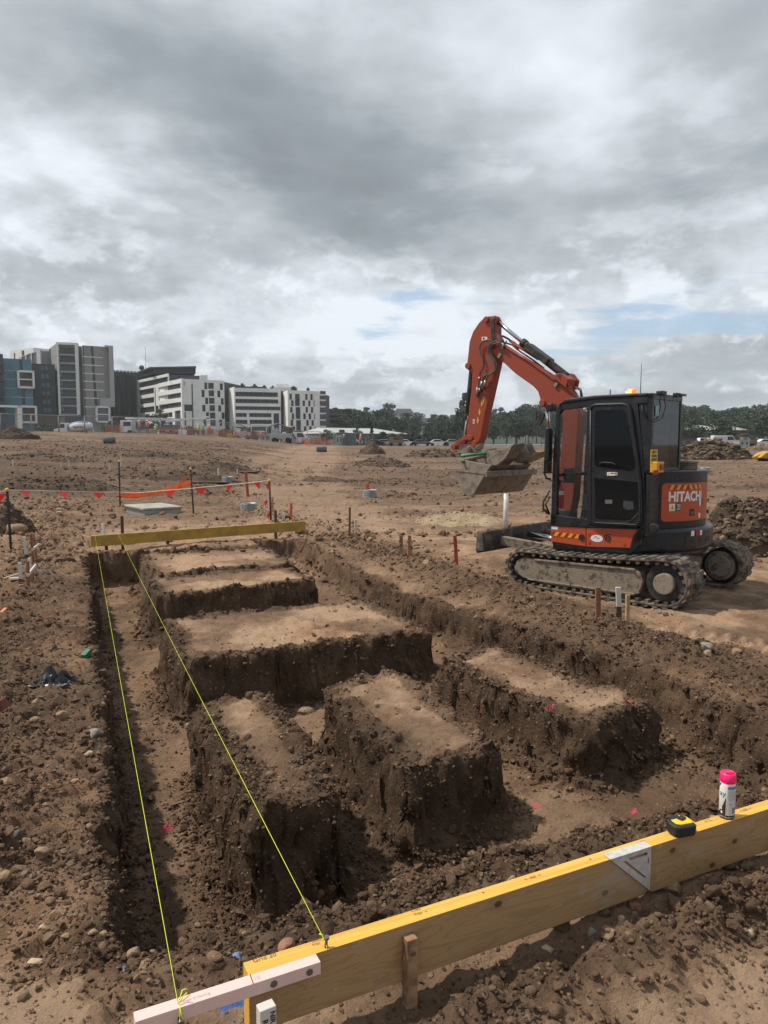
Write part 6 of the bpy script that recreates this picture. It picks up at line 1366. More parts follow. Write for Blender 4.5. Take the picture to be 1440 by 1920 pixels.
def apartments():
    # teal block with white framed balconies
    d = 222; A, B = P(8.5, d), P(62, d + 4); b = empty('apartment_building', A, 0, 'teal apartment block with two white framed balcony boxes at the far left', 'apartment block')
    F = Facade(A, B); z1 = zt(30, 671.5, d); back_pts = simple(A + F.n * -.5, B + F.n * -.5, 14); block(b, back_pts, 1, z1 - .3, FCHAR)
    wins = c6([(217, 202, 254, 328), (243, 535, 283, 712)]); wall(b, F, 1.5, z1, wins, FTEAL, mull=3)
    for x0, y0, x1, y1 in c6([(190, 332, 382, 532), (222, 726, 412, 922)]):
        u0, u1, z0, zz = F.rect((x0, y0, x1, y1)); m = MB(); F.off = b.location; t = .55
        for q in ((u0, u1, zz - t, zz), (u0, u1, z0, z0 + t), (u0, u0 + t, z0, zz), (u1 - t, u1, z0, zz), (u0, u1, (z0 + zz) / 2 - .15, (z0 + zz) / 2 + .15)): F.box(m, *q, 0, 1.6)
        fr = m.build('balcony_frame', FWHITE, b, fixn=False); m = MB(); F.box(m, u0 + t, u1 - t, z0 + t, zz - t, .3, .4); m.build('window', FGLASS, fr, fixn=False); m = MB(); F.box(m, u0 + (u1 - u0) * .35, u1 - t, z0 + t, zz - t, .42, .5); m.build('screen', FBRICK, fr, fixn=False)
    m = MB(); F.off = b.location
    for yy in (331 / 6, 429 / 6, 530 / 6, 627 / 6): z = F.hit(30, 640 + yy)[1]; F.box(m, 0, F.L, z - .12, z + .12, 0, .06)
    m.build('joint_line', FLGREY, b, fixn=False)
    # black balcony wing in front at the frame edge
    A, B = P(-40, 214), P(9, 219); b = empty('apartment_building', A, 0, 'black apartment wing with stacked balconies cut by the left picture edge', 'apartment block'); F = Facade(A, B); z1 = zt(0, 660, 214); block(b, simple(A - F.n * .5, B - F.n * .5, 12), 1, z1, FCHAR)
    wall(b, F, 1.5, z1, [(-40 + 22 * i + 3, y, -40 + 22 * i + 19, y + 11) for i in range(2) for y in (668, 684, 700, 716, 731, 746)], FCHAR, mull=2, glass=FPANE)
    m = MB(); F.off = b.location
    for y in (682, 698, 714, 729, 744): z = F.hit(0, y)[1]; F.box(m, 0, F.L, z - .2, z + .1, 0, 1.1)
    m.build('balcony', FROOF, b, fixn=False)
    m = MB(); u0, u1, z0, zz = F.rect((-30, 760, 36, 805)); 
    for q in ((u0, u1, zz - .6, zz), (u1 - 1.2, u1, z0 - 1, zz)): F.box(m, *q, 0, 2.2)
    m.build('portal_frame', FWHITE, b, fixn=False)
    # charcoal infill
    A, B = P(60.5, 233), P(105, 236); b = empty('apartment_building', A, 0, 'charcoal apartment block with paired small windows behind the teal one', 'apartment block'); F = Facade(A, B); z1 = zt(80, 682, 234); block(b, simple(A - F.n * .5, B - F.n * .5, 14), 1, z1 - .2, FCHAR)
    W_ = []
    for y in (300, 394, 490, 584, 678, 774):
        for x in (474, 524): W_.append((x - 16 + (y - 300) * .075, y - 24, x + 16 + (y - 300) * .075, y + 24))
    wall(b, F, 1.5, z1, c6(W_), FCHAR, mull=9, glass=FPANE)
    m = MB(); F.off = b.location; z = F.hit(85, 640 + 835 / 6)[1]; F.box(m, 0, F.L, 1, z, 0, .3); m.build('brick_base', FBRICK, b, fixn=False)
    # pale block behind
    A, B = P(22, 285), P(66, 275); b = empty('apartment_building', A, 0, 'pale apartment block showing its top behind the teal and charcoal blocks', 'apartment block'); F = Facade(A, B); z1 = zt(40, 655, 280); block(b, simple(A - F.n * .5, B - F.n * .5, 14), 1, z1, FWHITE); wall(b, F, 1.5, z1, [(26, 662, 29, 690), (41, 657, 46, 690)], FWHITE, mull=9)
    A, B = P(38, 268), P(79, 246); b = empty('apartment_building', A, 0, 'grey framed stepped wing between the charcoal block and the tall tower', 'apartment block'); F = Facade(A, B); z1 = zt(60, 663, 257); z1 = max(z1, zt(77, 656, 247)); block(b, simple(A - F.n * .5, B - F.n * .5, 10), 1, z1 - .4, FGREY); wall(b, F, 1.5, z1, [(41, 668, 48, 700), (50, 664, 58, 700), (60, 661, 69, 700)], FLGREY, mull=2)
    # tall grey tower, left half with stacked balconies
    C0, C1, C2 = P(84, 262), P(111, 236), P(151, 238); b = empty('apartment_tower', C1, 0, 'tall grey apartment tower with a white framed stack of balconies', 'apartment tower'); F1, F2 = Facade(C0, C1), Facade(C1, C2); z1 = zt(111, 643, 236); back_pts = [C0, C1 + Vector((.6, .5, 0)), C2, C2 + Vector((-2, 16, 0)), C0 + Vector((6, 10, 0))]
    block(b, [C0 + Vector((.3, .5, 0)), C1 + Vector((0, .6, 0)), C2 + Vector((0, .6, 0)), C2 + Vector((3, 18, 0)), C0 + Vector((8, 14, 0))], 1, z1 - .6, FGREY)
    wall(b, F1, 1.5, z1, c6([(556, 60, 572, 250), (640, 330, 656, 830)]), FGREY, mull=9); H = []
    for k, y in enumerate((66, 166, 262, 356, 452, 545, 640, 735, 838)):
        dx = (y - 66) * .073; H.append((672 + dx, y + 2, 862 + dx, y + 82))
    z2 = zt(130, 644, 237); wall(b, F2, 1.5, z2, c6(H), FGREY, mull=1.2); F2.off = b.location; m = MB(); ut = F2.hit(109, 700)[0]
    uL, uR = F2.hit(112.5, 700)[0], F2.hit(148, 700)[0]; zb = F2.hit(130, 640 + 825 / 6)[1]
    F2.box(m, -.2, uL - .1, zb, z2 + .2, 0, 1.0); F2.box(m, uR - .9, uR + .1, zb, z2 + .2, 0, 1.0); F2.box(m, uL - .1, uR - .9, z2 - .5, z2 + .2, 0, 1.0); m.build('white_frame', FWHITE, b, fixn=False)
    for k, y in enumerate((155, 250, 345, 442, 536, 632, 728, 824)):
        z = F2.hit(130, 640 + y / 6)[1]; m = MB(); F2.box(m, uL - .1, uR - .9, z - .2, z + .2, -.35, .9); sl_ = m.build('balcony_slab', FLGREY, b, fixn=False); m = MB(); F2.box(m, uL, uR - 1, z + .2, z + 1.1, .75, .8); m.build('balustrade', FGLASS, sl_, fixn=False)
    m = MB(); F1.off = b.location
    for y in (170, 262, 352, 445, 540, 632, 730): z = F1.hit(98, 640 + y / 6 + 1)[1]; F1.box(m, 0, F1.L, z - .12, z + .12, 0, .06)
    m.build('joint_line', FLGREY, b, fixn=False)
    # right half of the tower
    A, B = P(158, 236), P(206, 240); A2 = P(152, 246); b = empty('apartment_tower', A, 0, 'grey apartment tower with a dark window slot and pale side frame', 'apartment tower'); F = Facade(A, B); z1 = zt(180, 649, 238); block(b, simple(A - F.n * .5, B - F.n * .5, 16), 1, z1 - .4, FGREY)
    H = [(1020, 52, 1052, 150), (1028, 150, 1060, 250), (1034, 250, 1066, 350), (1042, 350, 1073, 450), (1050, 450, 1080, 545), (1058, 545, 1088, 640), (1064, 640, 1096, 718)]
    wall(b, F, 1.5, z1, c6(H), FGREY, mull=9); Fs = Facade(A2, A); wall(b, Fs, 1.5, z1, [], FROOF, 'side_wall')
    F.off = b.location; m = MB(); u0, u1 = F.hit(204, 700)[0], F.hit(212, 700)[0]; zlo, zl2 = F.hit(205, 763)[1], F.hit(205, 747)[1]; F.box(m, u0, u1, zlo, z1 + .3, -2, 1.4); F.box(m, F.hit(186, 750)[0], u0, zlo, zl2, .02, 1.4); F.box(m, F.hit(195, 655)[0], u0, z1 - .3, z1 + .3, .02, 1.4); m.build('side_frame', FLGREY, b, fixn=False)
    m = MB(); 
    for y in (176, 268, 362, 452, 546, 640, 738): z = F.hit(170, 640 + y / 6)[1]; F.box(m, 0, F.L * .78, z - .12, z + .12, 0, .06)
    m.build('joint_line', FWHITE, b, fixn=False)
    x0, y0, x1, y1 = c6([(1070, 732, 1230, 915)])[0]; u0, u1, z0, zz = F.rect((x0, y0, x1, y1)); m = MB(); t = .5
    for q in ((u0, u1, zz - t, zz), (u0, u1, z0, z0 + t), (u0, u0 + t, z0, zz), (u1 - t, u1, z0, zz), (u0, u1, (z0 + zz) / 2 - .15, (z0 + zz) / 2 + .15)): F.box(m, *q, 0, 1.6)
    fr = m.build('balcony_frame', FWHITE, b, fixn=False); m = MB(); F.box(m, u0 + t, u1 - t, z0 + t, zz - t, .3, .4); m.build('window', FPANE, fr, fixn=False)
    # dark ribbed building
    A, B = P(211, 262), P(256, 268); b = empty('apartment_building', A, 0, 'dark brown building of upright ribs between the grey tower and the white blocks', 'apartment block'); F = Facade(A, B); z1 = zt(230, 697, 264); block(b, simple(A - F.n * .5, B - F.n * .5, 14), 1, z1 - .3, FDARK); F.off = b.location
    wall(b, F, 1.5, z1, [], FDARK); m = MB()
    for k in range(34): u = F.L * k / 34; F.box(m, u, u + .09, 3, z1 + (.5 if k % 5 else -.5), .02, .35)
    m.build('rib', mat('rib_brown', (.10, .085, .08), .7), b, fixn=False)
    for k in range(3): m = MB(); u = F.L * (.2 + .28 * k); F.box(m, u, u + .5, 4, z1 - 1.5, .36, .42); m.build('window', FGLASS, b, fixn=False)
def white_blocks():
    # white block one: upper and lower volumes round a corner
    Z_up = zt(312, 701, 243); A, B = P(250, 272), P(316, 241.5); b = empty('apartment_building', B, 0, 'white apartment block with long slanting balcony bands and dark flat roof, left of three', 'apartment block', 'white apartment blocks'); F = Facade(A, B)
    block(b, [A + Vector((.4, .6, 0)), B + Vector((0, .8, 0)), P(390, 246), P(380, 262), P(262, 290)], 1, Z_up - .4, FROOF)
    H = c72([(212, 265, 735, 300), (215, 320, 255, 600), (255, 322, 432, 372), (255, 420, 440, 495), (265, 520, 470, 600), (260, 620, 470, 690), (350, 715, 470, 780), (250, 640, 330, 840)])
    def zl(px, py): return F.hit(px, py)
    # bands follow true horizontals: give them as heights instead of pixels
    zf = [F.hit(250, 712)[1]]
    top = Z_up; fl = (top - 3.0) / 7.0; HH = []
    u_a, u_b = F.hit(261, 760)[0], F.L
    for k in range(7):
        z_hi = top - .9 - k * fl if k == 0 else top - k * fl - .5; HH.append((u_a if k % 3 else u_a - .3, F.L - .3 if k in (0, 3, 4) else F.hit(289, 750)[0], z_hi - (fl - 1.25), z_hi, 0))
    wall(b, F, 2.0, top, HH, FWHITE, mull=1.5); F.off = b.location
    m = MB(); u = F.hit(291, 750)[0]; F.box(m, u, u + .6, 4, top - fl - .4, .01, .35); m.build('pier', FWHITE, b, fixn=False)
    m = MB(); C = P(368, 243); o = b.location; rp = [A + Vector((-.5, -.6, 0)) + (B - A) * .0, B + Vector((-.4, -1.2, 0)), P(366, 246), P(360, 258), P(262, 286)]; m.prism([(p.x - o.x, p.y - o.y) for p in [P(252, 276), P(290, 252), P(368, 252), P(362, 266), P(270, 292)]], 2, Z_up + 1.0, Z_up + 2.6); m.prism([(p.x - o.x, p.y - o.y) for p in [P(250, 274), P(282, 251), P(369, 248), P(366, 268), P(266, 295)]], 2, Z_up + 2.6, Z_up + 3.0); m.build('roof', FROOF, b)
    m = MB(); q = P(267, 262) - o; m.lathe([(0, -.9), (.7, -.65), (.9, 0), (.7, .65), (0, .9)], (q.x, q.y, Z_up + 3.9), 14); m.cyl((q.x, q.y, Z_up + 2.5), (q.x, q.y, Z_up + 3.2), .12, 6); m.build('roof_dish', FROOF, b)
    m = MB(); q = P(275, 258) - o; m.cyl((q.x, q.y, Z_up + 2), (q.x, q.y, Z_up + 10.5), .06, 6); m.build('roof_mast', FROOF, b)
    # lower front volume
    A2, B2, C2 = P(296.5, 249), P(341, 229.5), P(421, 236.5); F2, F3 = Facade(A2, B2), Facade(B2, C2); top2 = zt(341, 709.5, 229.5); o = b.location
    block(b, [A2 + Vector((.2, .7, 0)), B2 + Vector((0, .7, 0)), C2 + Vector((-.2, .6, 0)), C2 + Vector((2, 14, 0)), A2 + Vector((4, 8, 0))], 1, top2 - .4, FROOF, 'front_body'); fl2 = (top2 - 3.2) / 6.6; HH = []
    for k in range(3): z_hi = top2 - 1.3 - k * fl2; HH.append((.5, F2.L - .9, z_hi - (fl2 - 1.3), z_hi, 0))
    for k in range(3, 6): z_hi = top2 - 1.3 - k * fl2; HH.append((.2, F2.L * .60, z_hi - (fl2 - 1.3), z_hi, 0))
    HH.append((F2.L * .70, F2.L * .93, top2 - 1.2 - 5.75 * fl2, top2 - 1.2 - 3 * fl2 + .2, 0)); wall(b, F2, 3.0, top2, HH, FWHITE, 'front_facade', mull=1.5, th=.7)
    H3 = c72([(822, 255, 838, 310), (1103, 268, 1143, 358), (1065, 367, 1107, 465), (1115, 472, 1157, 560), (1075, 570, 1120, 660), (1126, 670, 1168, 758), (1088, 766, 1130, 850), (1312, 280, 1354, 370), (1278, 377, 1320, 467), (1326, 480, 1366, 566), (1290, 576, 1332, 660), (1336, 672, 1378, 760), (1303, 770, 1345, 855), (815, 565, 945, 655), (826, 665, 854, 752), (832, 765, 860, 850)])
    for k in range(6): H3.append((230 + (1155 + k * 6) / 7.2, 680 + (273 + k * 100) / 7.2, 230 + (1230 + k * 6) / 7.2, 680 + (340 + k * 100) / 7.2 + 2.0))
    wall(b, F3, 2.5, top2 - .1, H3, FWHITE, 'end_facade', mull=4, th=.5)
    m = MB(); F3.off = b.location; u = F3.hit(359.5, 745)[0]; F3.box(m, u, u + .35, 3, top2 - 1.5, .01, .05); m.build('shadow_gap', FCHAR, b, fixn=False)
    m = MB(); q = [P(376, 240), P(390, 240), P(388, 250), P(374, 250)]; m.prism([(p.x - o.x, p.y - o.y) for p in q], 2, top2 - .5, top2 + 1.9); m.build('roof_room', FWHITE, b)
    # white block two: ribbon windows
    A, B = P(439, 232), P(526.5, 236); A0 = P(422, 244); b = empty('apartment_building', A, 0, 'white apartment block with long ribbon windows, middle of three', 'apartment block', 'white apartment blocks'); F = Facade(A, B); Fs = Facade(A0, A); top = zt(470, 728, 234)
    block(b, [A0 + Vector((.3, .6, 0)), A + Vector((.2, .7, 0)), B + Vector((-.2, .7, 0)), B + Vector((2, 18, 0)), A0 + Vector((3, 12, 0))], 1, top - .5, FROOF)
    H = c69([(194, 240, 762, 300), (200, 332, 767, 385), (178, 425, 795, 472), (214, 510, 362, 560), (393, 512, 678, 562), (219, 598, 370, 650), (399, 598, 684, 650), (222, 686, 373, 738), (405, 686, 686, 738), (708, 515, 778, 730)])
    wall(b, F, 2.5, top, H, FWHITE, mull=1.5, th=.6); wall(b, Fs, 2.5, top + .3, [], FWHITE, 'side_wall'); o = b.location
    m = MB(); q = [P(440, 240), P(500, 243), P(500, 252), P(438, 250)]; m.prism([(p.x - o.x, p.y - o.y) for p in q], 2, top - .2, top + 1.1); m.build('roof_parapet', FROOF, b)
    # white block three: checkerboard windows
    A, B = P(539.5, 230), P(599.5, 235); A0 = P(526, 243); b = empty('apartment_building', A, 0, 'white apartment block with checkerboard windows and side balconies, right of three', 'apartment block', 'white apartment blocks'); F = Facade(A, B); Fs = Facade(A0, A); top = zt(560, 732.5, 232)
    block(b, [A0 + Vector((.3, .6, 0)), A + Vector((.2, .7, 0)), B + Vector((-.2, .7, 0)), B + Vector((2, 14, 0)), A0 + Vector((3, 12, 0))], 1, top - .5, FROOF)
    H = [(910, 262, 944, 338), (933, 345, 966, 423), (920, 433, 952, 505), (940, 515, 972, 592), (926, 598, 960, 675), (946, 682, 984, 760), (1113, 264, 1143, 342), (1180, 266, 1210, 344), (1080, 350, 1112, 422), (1152, 350, 1182, 424), (1220, 352, 1234, 425), (1118, 432, 1150, 506), (1186, 433, 1218, 508), (1088, 516, 1122, 592), (1158, 516, 1190, 592), (1228, 518, 1240, 594), (1126, 600, 1160, 674), (1195, 602, 1226, 674), (1096, 682, 1130, 758), (1166, 680, 1198, 752), (1234, 682, 1248, 752)]
    for k in range(3): H.append((982 + k * 8, 265 + k * 168, 1044 + k * 8, 420 + k * 168))
    wall(b, F, 2.5, top, c69(H), FWHITE, mull=2.4, th=.5); wall(b, Fs, 2.5, top, [], FWHITE, 'side_wall'); F.off = b.location; o = b.location
    for y in (272, 342, 424, 512, 598, 680, 762):
        z = F.hit(600, 700 + y / 6.857)[1]; m = MB(); F.box(m, F.L + .02, F.L + 2.0, z - .25, z + .15, -3, .1); sb = m.build('balcony_slab', FWHITE, b, fixn=False); m = MB(); F.box(m, F.L + .1, F.L + 2.0, z + .15, z + 1.1, .0, .06); m.build('balustrade', FROOF, sb, fixn=False)
    m = MB(); q = [P(512, 240), P(546, 240), P(546, 250), P(512, 250)]; m.prism([(p.x - o.x, p.y - o.y) for p in q], 2, top - .3, top + 1.6); q = [P(517, 241), P(541, 241), P(541, 249), P(517, 249)]; m.prism([(p.x - o.x, p.y - o.y) for p in q], 2, top + 1.62, top + 2.6); m.build('roof_room', FWHITE, b)
    # brown office block
    A, B = P(596, 262), P(652, 268); b = empty('office_building', A, 0, 'brown banded brick office block beside the white apartments', 'office block'); F = Facade(A, B); top = zt(620, 766, 264); block(b, simple(A - F.n * .6, B - F.n * .6, 18), 1, top - .3, FBRICK); wall(b, F, 2, top, [(598, 770, 650, 775), (598, 778.5, 650, 784), (598, 787.5, 650, 793)], mat('office_brick', (.12, .07, .055), .8), mull=2.2)
    # shed with pale roof
    A, B = P(628, 190, 815), P(762, 205, 815); b = empty('warehouse', A, 0, 'long low warehouse with pale grey roof before the trees', 'warehouse'); F = Facade(A, B); zt_ = at_y(640, 811, 192).z; F.off = b.location; m = MB(); F.box(m, 0, F.L, 1.5, zt_ - .3, -14, 0); m.build('wall', mat('shed_wall', (.13, .135, .125), .8), b, fixn=False); C, D = back(A, B, 16); o = b.location; m = MB(); rz = at_y(650, 802, 200).z; n = F.n
    ridge0, ridge1 = A - n * 9 + F.e * 1, B - n * 9 - F.e * 4
    vs = [A + n * .8 - F.e * .5, B + n * .8 + F.e * .5, ridge1, ridge0, A - n * 18, B - n * 18]; zz = [zt_ - .2, zt_ - .2, rz, rz, zt_ - .2, zt_ - .2]; m.add([Vector((v.x - o.x, v.y - o.y, z)) for v, z in zip(vs, zz)], [(0, 1, 2, 3), (3, 2, 5, 4), (0, 3, 4), (1, 5, 2)]); m.build('roof', FSHED, b)
    m = MB(); Fv = F; 
    for k in range(5): u = F.L * (.12 + .18 * k); F.box(m, u, u + 2.2, zt_ - 3.2, zt_ - 1.4, .02, .08)
    m.build('window_band', FGLASS, b, fixn=False)
    # low school-like building at the right
    A, B = P(1312, 205, 805), P(1398, 210, 805); b = empty('low_building', A, 0, 'low dark building with light grey hipped roofs among the trees at the right', 'building'); F = Facade(A, B); F.off = b.location; zz = at_y(1350, 806, 206).z; m = MB(); F.box(m, 0, F.L, 1.5, zz, -9, 0); m.build('wall', FBRICK, b, fixn=False); o = b.location
    for u0, u1 in ((0, F.L * .48), (F.L * .55, F.L + .6)):
        m = MB(); A_ = F.A + F.e * (u0 - .6) + n * 1.2; B_ = F.A + F.e * (u1 + .6) + n * 1.2; um = (u0 + u1) / 2; vs = [A_, B_, B_ - n * 11, A_ - n * 11, F.A + F.e * (u0 + 3) - n * 4.5, F.A + F.e * (u1 - 3) - n * 4.5]; zs_ = [zz, zz, zz, zz, zz + 1.5, zz + 1.5]; m.add([Vector((v.x - o.x, v.y - o.y, z)) for v, z in zip(vs, zs_)], [(0, 1, 5, 4), (1, 2, 5), (2, 3, 4, 5), (3, 0, 4)]); m.build('roof', FSHED, b)
    for k in range(5): m = MB(); u = F.L * (.08 + .18 * k); F.box(m, u, u + 1.4, 3.0, 4.4, .02, .08); m.build('window', FGLASS, b, fixn=False)
    # house roof far up the hill
    b = empty('house', at_y(757, 790, 330), 0, 'house with pale roof showing between the far trees', 'house'); mb = MB(); mb.box((0, 3, 1.0), (8, 6, 4)); mb.build('wall', FWHITE, b); mb = MB(); mb.prism([(-5, 3), (5, 3), (3, 5.5), (-3, 5.5)], 1, -.6, 6.6); mb.build('roof', FSHED, b)
apartments(); white_blocks()

# ------------------------------------------------------------------ trees
LEAF = []
for nm, c, c2 in (('leaf_deep', (.026, .045, .026), (.046, .070, .040)), ('leaf_grey', (.042, .058, .040), (.068, .086, .058)), ('leaf_mid', (.033, .057, .027), (.058, .085, .042))):
    LEAF.append(mat(nm, c, .7, col2=c2, scale=.45, spec=.25, thr=(.42, .6)))
BARK = mat('gum_bark', (.16, .14, .115), .85, col2=(.08, .068, .055), scale=1.5)
def crown(seed, w, h, base, nblob, per, leaf, style):
    """a crown of leaf-sized faces gathered in clumps, height 1 unit tree = h metres"""
    rg = np.random.default_rng(seed); C = []
    for k in range(nblob):
        a = rg.uniform(0, 6.283); t = rg.random(); rr = math.sqrt(rg.random())
        prof = {'round': math.sin(math.pi * min(1, .12 + .88 * t)) ** .6, 'gum': .35 + .75 * math.sin(math.pi * t ** .8), 'cone': 1.05 - t}[style]
        C.append((rr * math.cos(a) * w / 2 * prof * .86, rr * math.sin(a) * w / 2 * prof * .86, base + (h - base) * (.06 + .9 * t), w * (.13 if style == 'gum' else .17) * rg.uniform(.6, 1.25)))
    P_, S_ = [], []
    for x, y, z, r in C:
        n = int(per * rg.uniform(.6, 1.3)); d = rg.normal(0, 1, (n, 3)); d /= np.linalg.norm(d, axis=1)[:, None]; q = d * (r * rg.uniform(.55, 1.08, n) ** .6)[:, None]; q[:, 2] *= .72; P_.append(q + (x, y, z)); S_.append(np.full(n, leaf) * rg.uniform(.55, 1.3, n))
    P_ = np.concatenate(P_); S_ = np.concatenate(S_); n = len(P_); a = rg.normal(0, 1, (n, 3)); a /= np.linalg.norm(a, axis=1)[:, None]; b = np.cross(a, rg.normal(0, 1, (n, 3))); b /= np.linalg.norm(b, axis=1)[:, None]
    q = np.stack([P_ + a * S_[:, None], P_ + b * S_[:, None] * .7, P_ - a * S_[:, None], P_ - b * S_[:, None] * .7], 1).reshape(-1, 3); return q, np.arange(n * 4).reshape(n, 4)
def make_tree(seed, h, w, style, leafm, leaf=.34, nblob=46, per=46, trunk=.22, base=.28):
    t = bpy.data.objects.new('tree', None); COL.objects.link(t); V, F = crown(seed, w, h, h * base, nblob, per, leaf, style); np_mesh('crown', V, F, leafm, t, smooth=False); rg = random.Random(seed); mb = MB()
    mb.tube([(0, 0, -.6), (rg.uniform(-.15, .15), rg.uniform(-.15, .15), h * .3), (rg.uniform(-.4, .4), rg.uniform(-.4, .4), h * .6), (rg.uniform(-.5, .5), 0, h * .88)], [trunk, trunk * .75, trunk * .5, trunk * .15], 7)
    for k in range(6):
        a = rg.uniform(0, 6.28); z = h * rg.uniform(.28, .6); r = w * rg.uniform(.22, .42); mb.tube([(0, 0, z), (math.cos(a) * r * .5, math.sin(a) * r * .5, z + h * .10), (math.cos(a) * r, math.sin(a) * r, z + h * .22)], [trunk * .5, trunk * .3, trunk * .1], 5)
    mb.build('trunk', BARK, t, fixn=False); return t
PROTO = [('broad dark evergreen', make_tree(21, 10, 8.5, 'round', LEAF[0])), ('tall open gum', make_tree(22, 13, 7.5, 'gum', LEAF[1], nblob=40, base=.32)), ('bushy mid green', make_tree(23, 9, 9.0, 'round', LEAF[2], nblob=52)), ('ragged grey green gum', make_tree(24, 13, 9.0, 'gum', LEAF[1], nblob=48, base=.25)), ('dense dark gum', make_tree(25, 12, 8.0, 'gum', LEAF[0], nblob=56, per=50, base=.22)), ('round clipped street', make_tree(26, 5, 4.6, 'round', LEAF[0], leaf=.2, nblob=44, base=.22, trunk=.1)), ('pointed conifer', make_tree(27, 13, 5.5, 'cone', LEAF[0], nblob=50, base=.12))]
PH = [10, 13, 9, 13, 12, 5, 13]; used = set()
def plant(k, px, d, top_y, label, group, base_z=None, name='tree', wk=1.0):
    p = at_y(px, 800, d); z0 = base_z if base_z is not None else float(far_rise(np.array([p.x]), np.array([p.y]))[0]); h = at_y(px, top_y, d).z - z0; s = h / PH[k]
    o = PROTO[k][1] if k not in used else copy_tree(PROTO[k][1]); used.add(k); o.name = name; o.location = (p.x, p.y, z0); o.scale = (s * wk, s * wk, s); o.rotation_euler.z = random.uniform(0, 6.28); o.pop('label', None); tag(o, label, 'tree', group)
def skyline(px):
    return -3.0 + float(np.interp(px, [590, 625, 650, 690, 705, 730, 745, 765, 800, 835, 860, 880, 930, 960, 1000, 1100, 1270, 1290, 1320, 1345, 1370, 1390, 1410, 1450, 1500], [770, 766, 764, 768, 759, 759, 768, 773, 780, 775, 765, 768, 768, 762, 764, 762, 759, 762, 768, 768, 763, 766, 759, 758, 757]))
rt = random.Random(4); zones = (lambda px: 'left of the raised arm' if px < 870 else ('behind the excavator' if px < 1270 else 'right of the excavator'))
def hz(d): return 2.1 + max(0, d - 240) * .035
for d, step, lo, hi, up in ((225, 24, 655, 1460, 22), (265, 23, 640, 1465, 12), (320, 22, 590, 1470, 4), (390, 21, 585, 1475, 0)):
    px = lo
    while px < hi:
        a = px + rt.uniform(-7, 7); ty = skyline(a) + up + rt.uniform(-2, 9) + (rt.random() < .25) * 6; k = rt.choice([0, 1, 2, 3, 4, 3, 1, 4, 6 if rt.random() < .3 else 0])
        if not (a < 770 and d < 240 and a > 640 and ty < 800): plant(k, a, d + rt.uniform(-14, 14), ty, f'{PROTO[k][0]} tree in the far belt of trees {zones(a)}', f'far belt {PROTO[k][0]} trees {zones(a)}', hz(d), wk=rt.uniform(.9, 1.35))
        px += step * rt.uniform(.8, 1.2)
for a in list(range(700, 880, 17)) : plant(5, a + rt.uniform(-3, 3), 176 + rt.uniform(-4, 4), 813 + rt.uniform(-3, 3), 'round clipped street tree in the row along the far edge of the site', 'row of round street trees', wk=1.15)
plant(3, 876, 148, 733, 'tall ragged gum tree standing just left of the raised arm', None, wk=.55); plant(1, 866, 152, 752, 'slim gum tree beside the tall ragged one left of the arm', None, wk=.6)
plant(2, 1353, 165, 791, 'big dark rounded tree in front of the low building at the right', None, wk=1.25); plant(3, 1428, 170, 778, 'gum tree with pale trunks at the right picture edge', None, wk=1.2); plant(0, 1300, 185, 790, 'bushy tree left of the low building at the right', None, wk=1.2); plant(2, 1275, 180, 800, 'low dark tree just right of the cab', None)
plant(1, 670, 172, 800, 'open gum tree in front of the warehouse, left', None); plant(6, 697, 170, 803, 'dark pointed tree in front of the warehouse', None, wk=1.1); plant(0, 612, 186, 806, 'dark bushy tree at the foot of the checkerboard block', None, wk=1.2); plant(2, 640, 185, 808, 'bushy tree left of the warehouse', None, wk=1.2); plant(1, 655, 250, 768, 'leafy tree in front of the brown office block', None, wk=1.3)
for a, ty, k in ((420, 806, 2), (443, 803, 5), (476, 809, 5), (505, 806, 5), (533, 808, 5), (560, 808, 5), (585, 810, 5), (385, 800, 5)): plant(k, a, 205, ty, 'low rounded shrub along the foot of the white apartment blocks', 'shrubs below the white apartments', name='shrub', wk=1.4)
plant(1, 299, 222, 768, 'slim street tree before the slanting balcony block, right one', None); plant(3, 273, 222, 775, 'street tree before the slanting balcony block, left one', None); plant(0, 330, 215, 800, 'wide bush below the corner of the slanting balcony block', None, wk=1.5); plant(2, 355, 214, 801, 'bush under the white end wall', None, wk=1.5); plant(2, 212, 210, 792, 'bush at the foot of the grey tower', None, wk=1.4); plant(5, 86, 205, 794, 'small bush before the charcoal block', None, wk=1.3); plant(0, 228, 210, 796, 'wide bush before the dark ribbed building', None, wk=1.5)
for a, t in ((455, 720), (478, 721), (497, 723), (512, 724), (551, 725), (578, 727)): plant(2, a, 246, t, 'small roof garden plant on top of the white apartments', 'roof garden plants', base_z=19.0, name='roof_plant', wk=.9 if a != 551 else 1.6)
for k, (_, o) in enumerate(PROTO):
    if k not in used: [bpy.data.objects.remove(c) for c in list(o.children)]; bpy.data.objects.remove(o)
# wooded rise behind everything
def hills():
    xs = np.linspace(-320, 520, 150); ys = np.linspace(395, 620, 40); X, Y = np.meshgrid(xs, ys, indexing='ij'); x, y = X.ravel(), Y.ravel(); px = 720 + 1400 * x / y
    top = np.interp(px, [400, 590, 700, 800, 900, 1100, 1300, 1500], [776, 774, 772, 784, 778, 772, 772, 766]); z = np.clip((834 - top - 9) / 1400 * 520 + 1.9, 2, 60) * sst(y, 392, 500) + 2 + 5 * fbm(x * .05, y * .05, oct=5, seed=7, gain=.65) * sst(y, 400, 430)
    idx = np.arange(len(x)).reshape(X.shape); F = np.stack([idx[:-1, :-1], idx[1:, :-1], idx[1:, 1:], idx[:-1, 1:]], -1).reshape(-1, 4); o = np_mesh('hills', np.stack([x, y, z], 1), F, mat('wooded_hill', (.040, .056, .036), .9, col2=(.020, .030, .020), scale=.25, bump=1.0, bscale=.6)); tag(o, kind='structure')
hills()

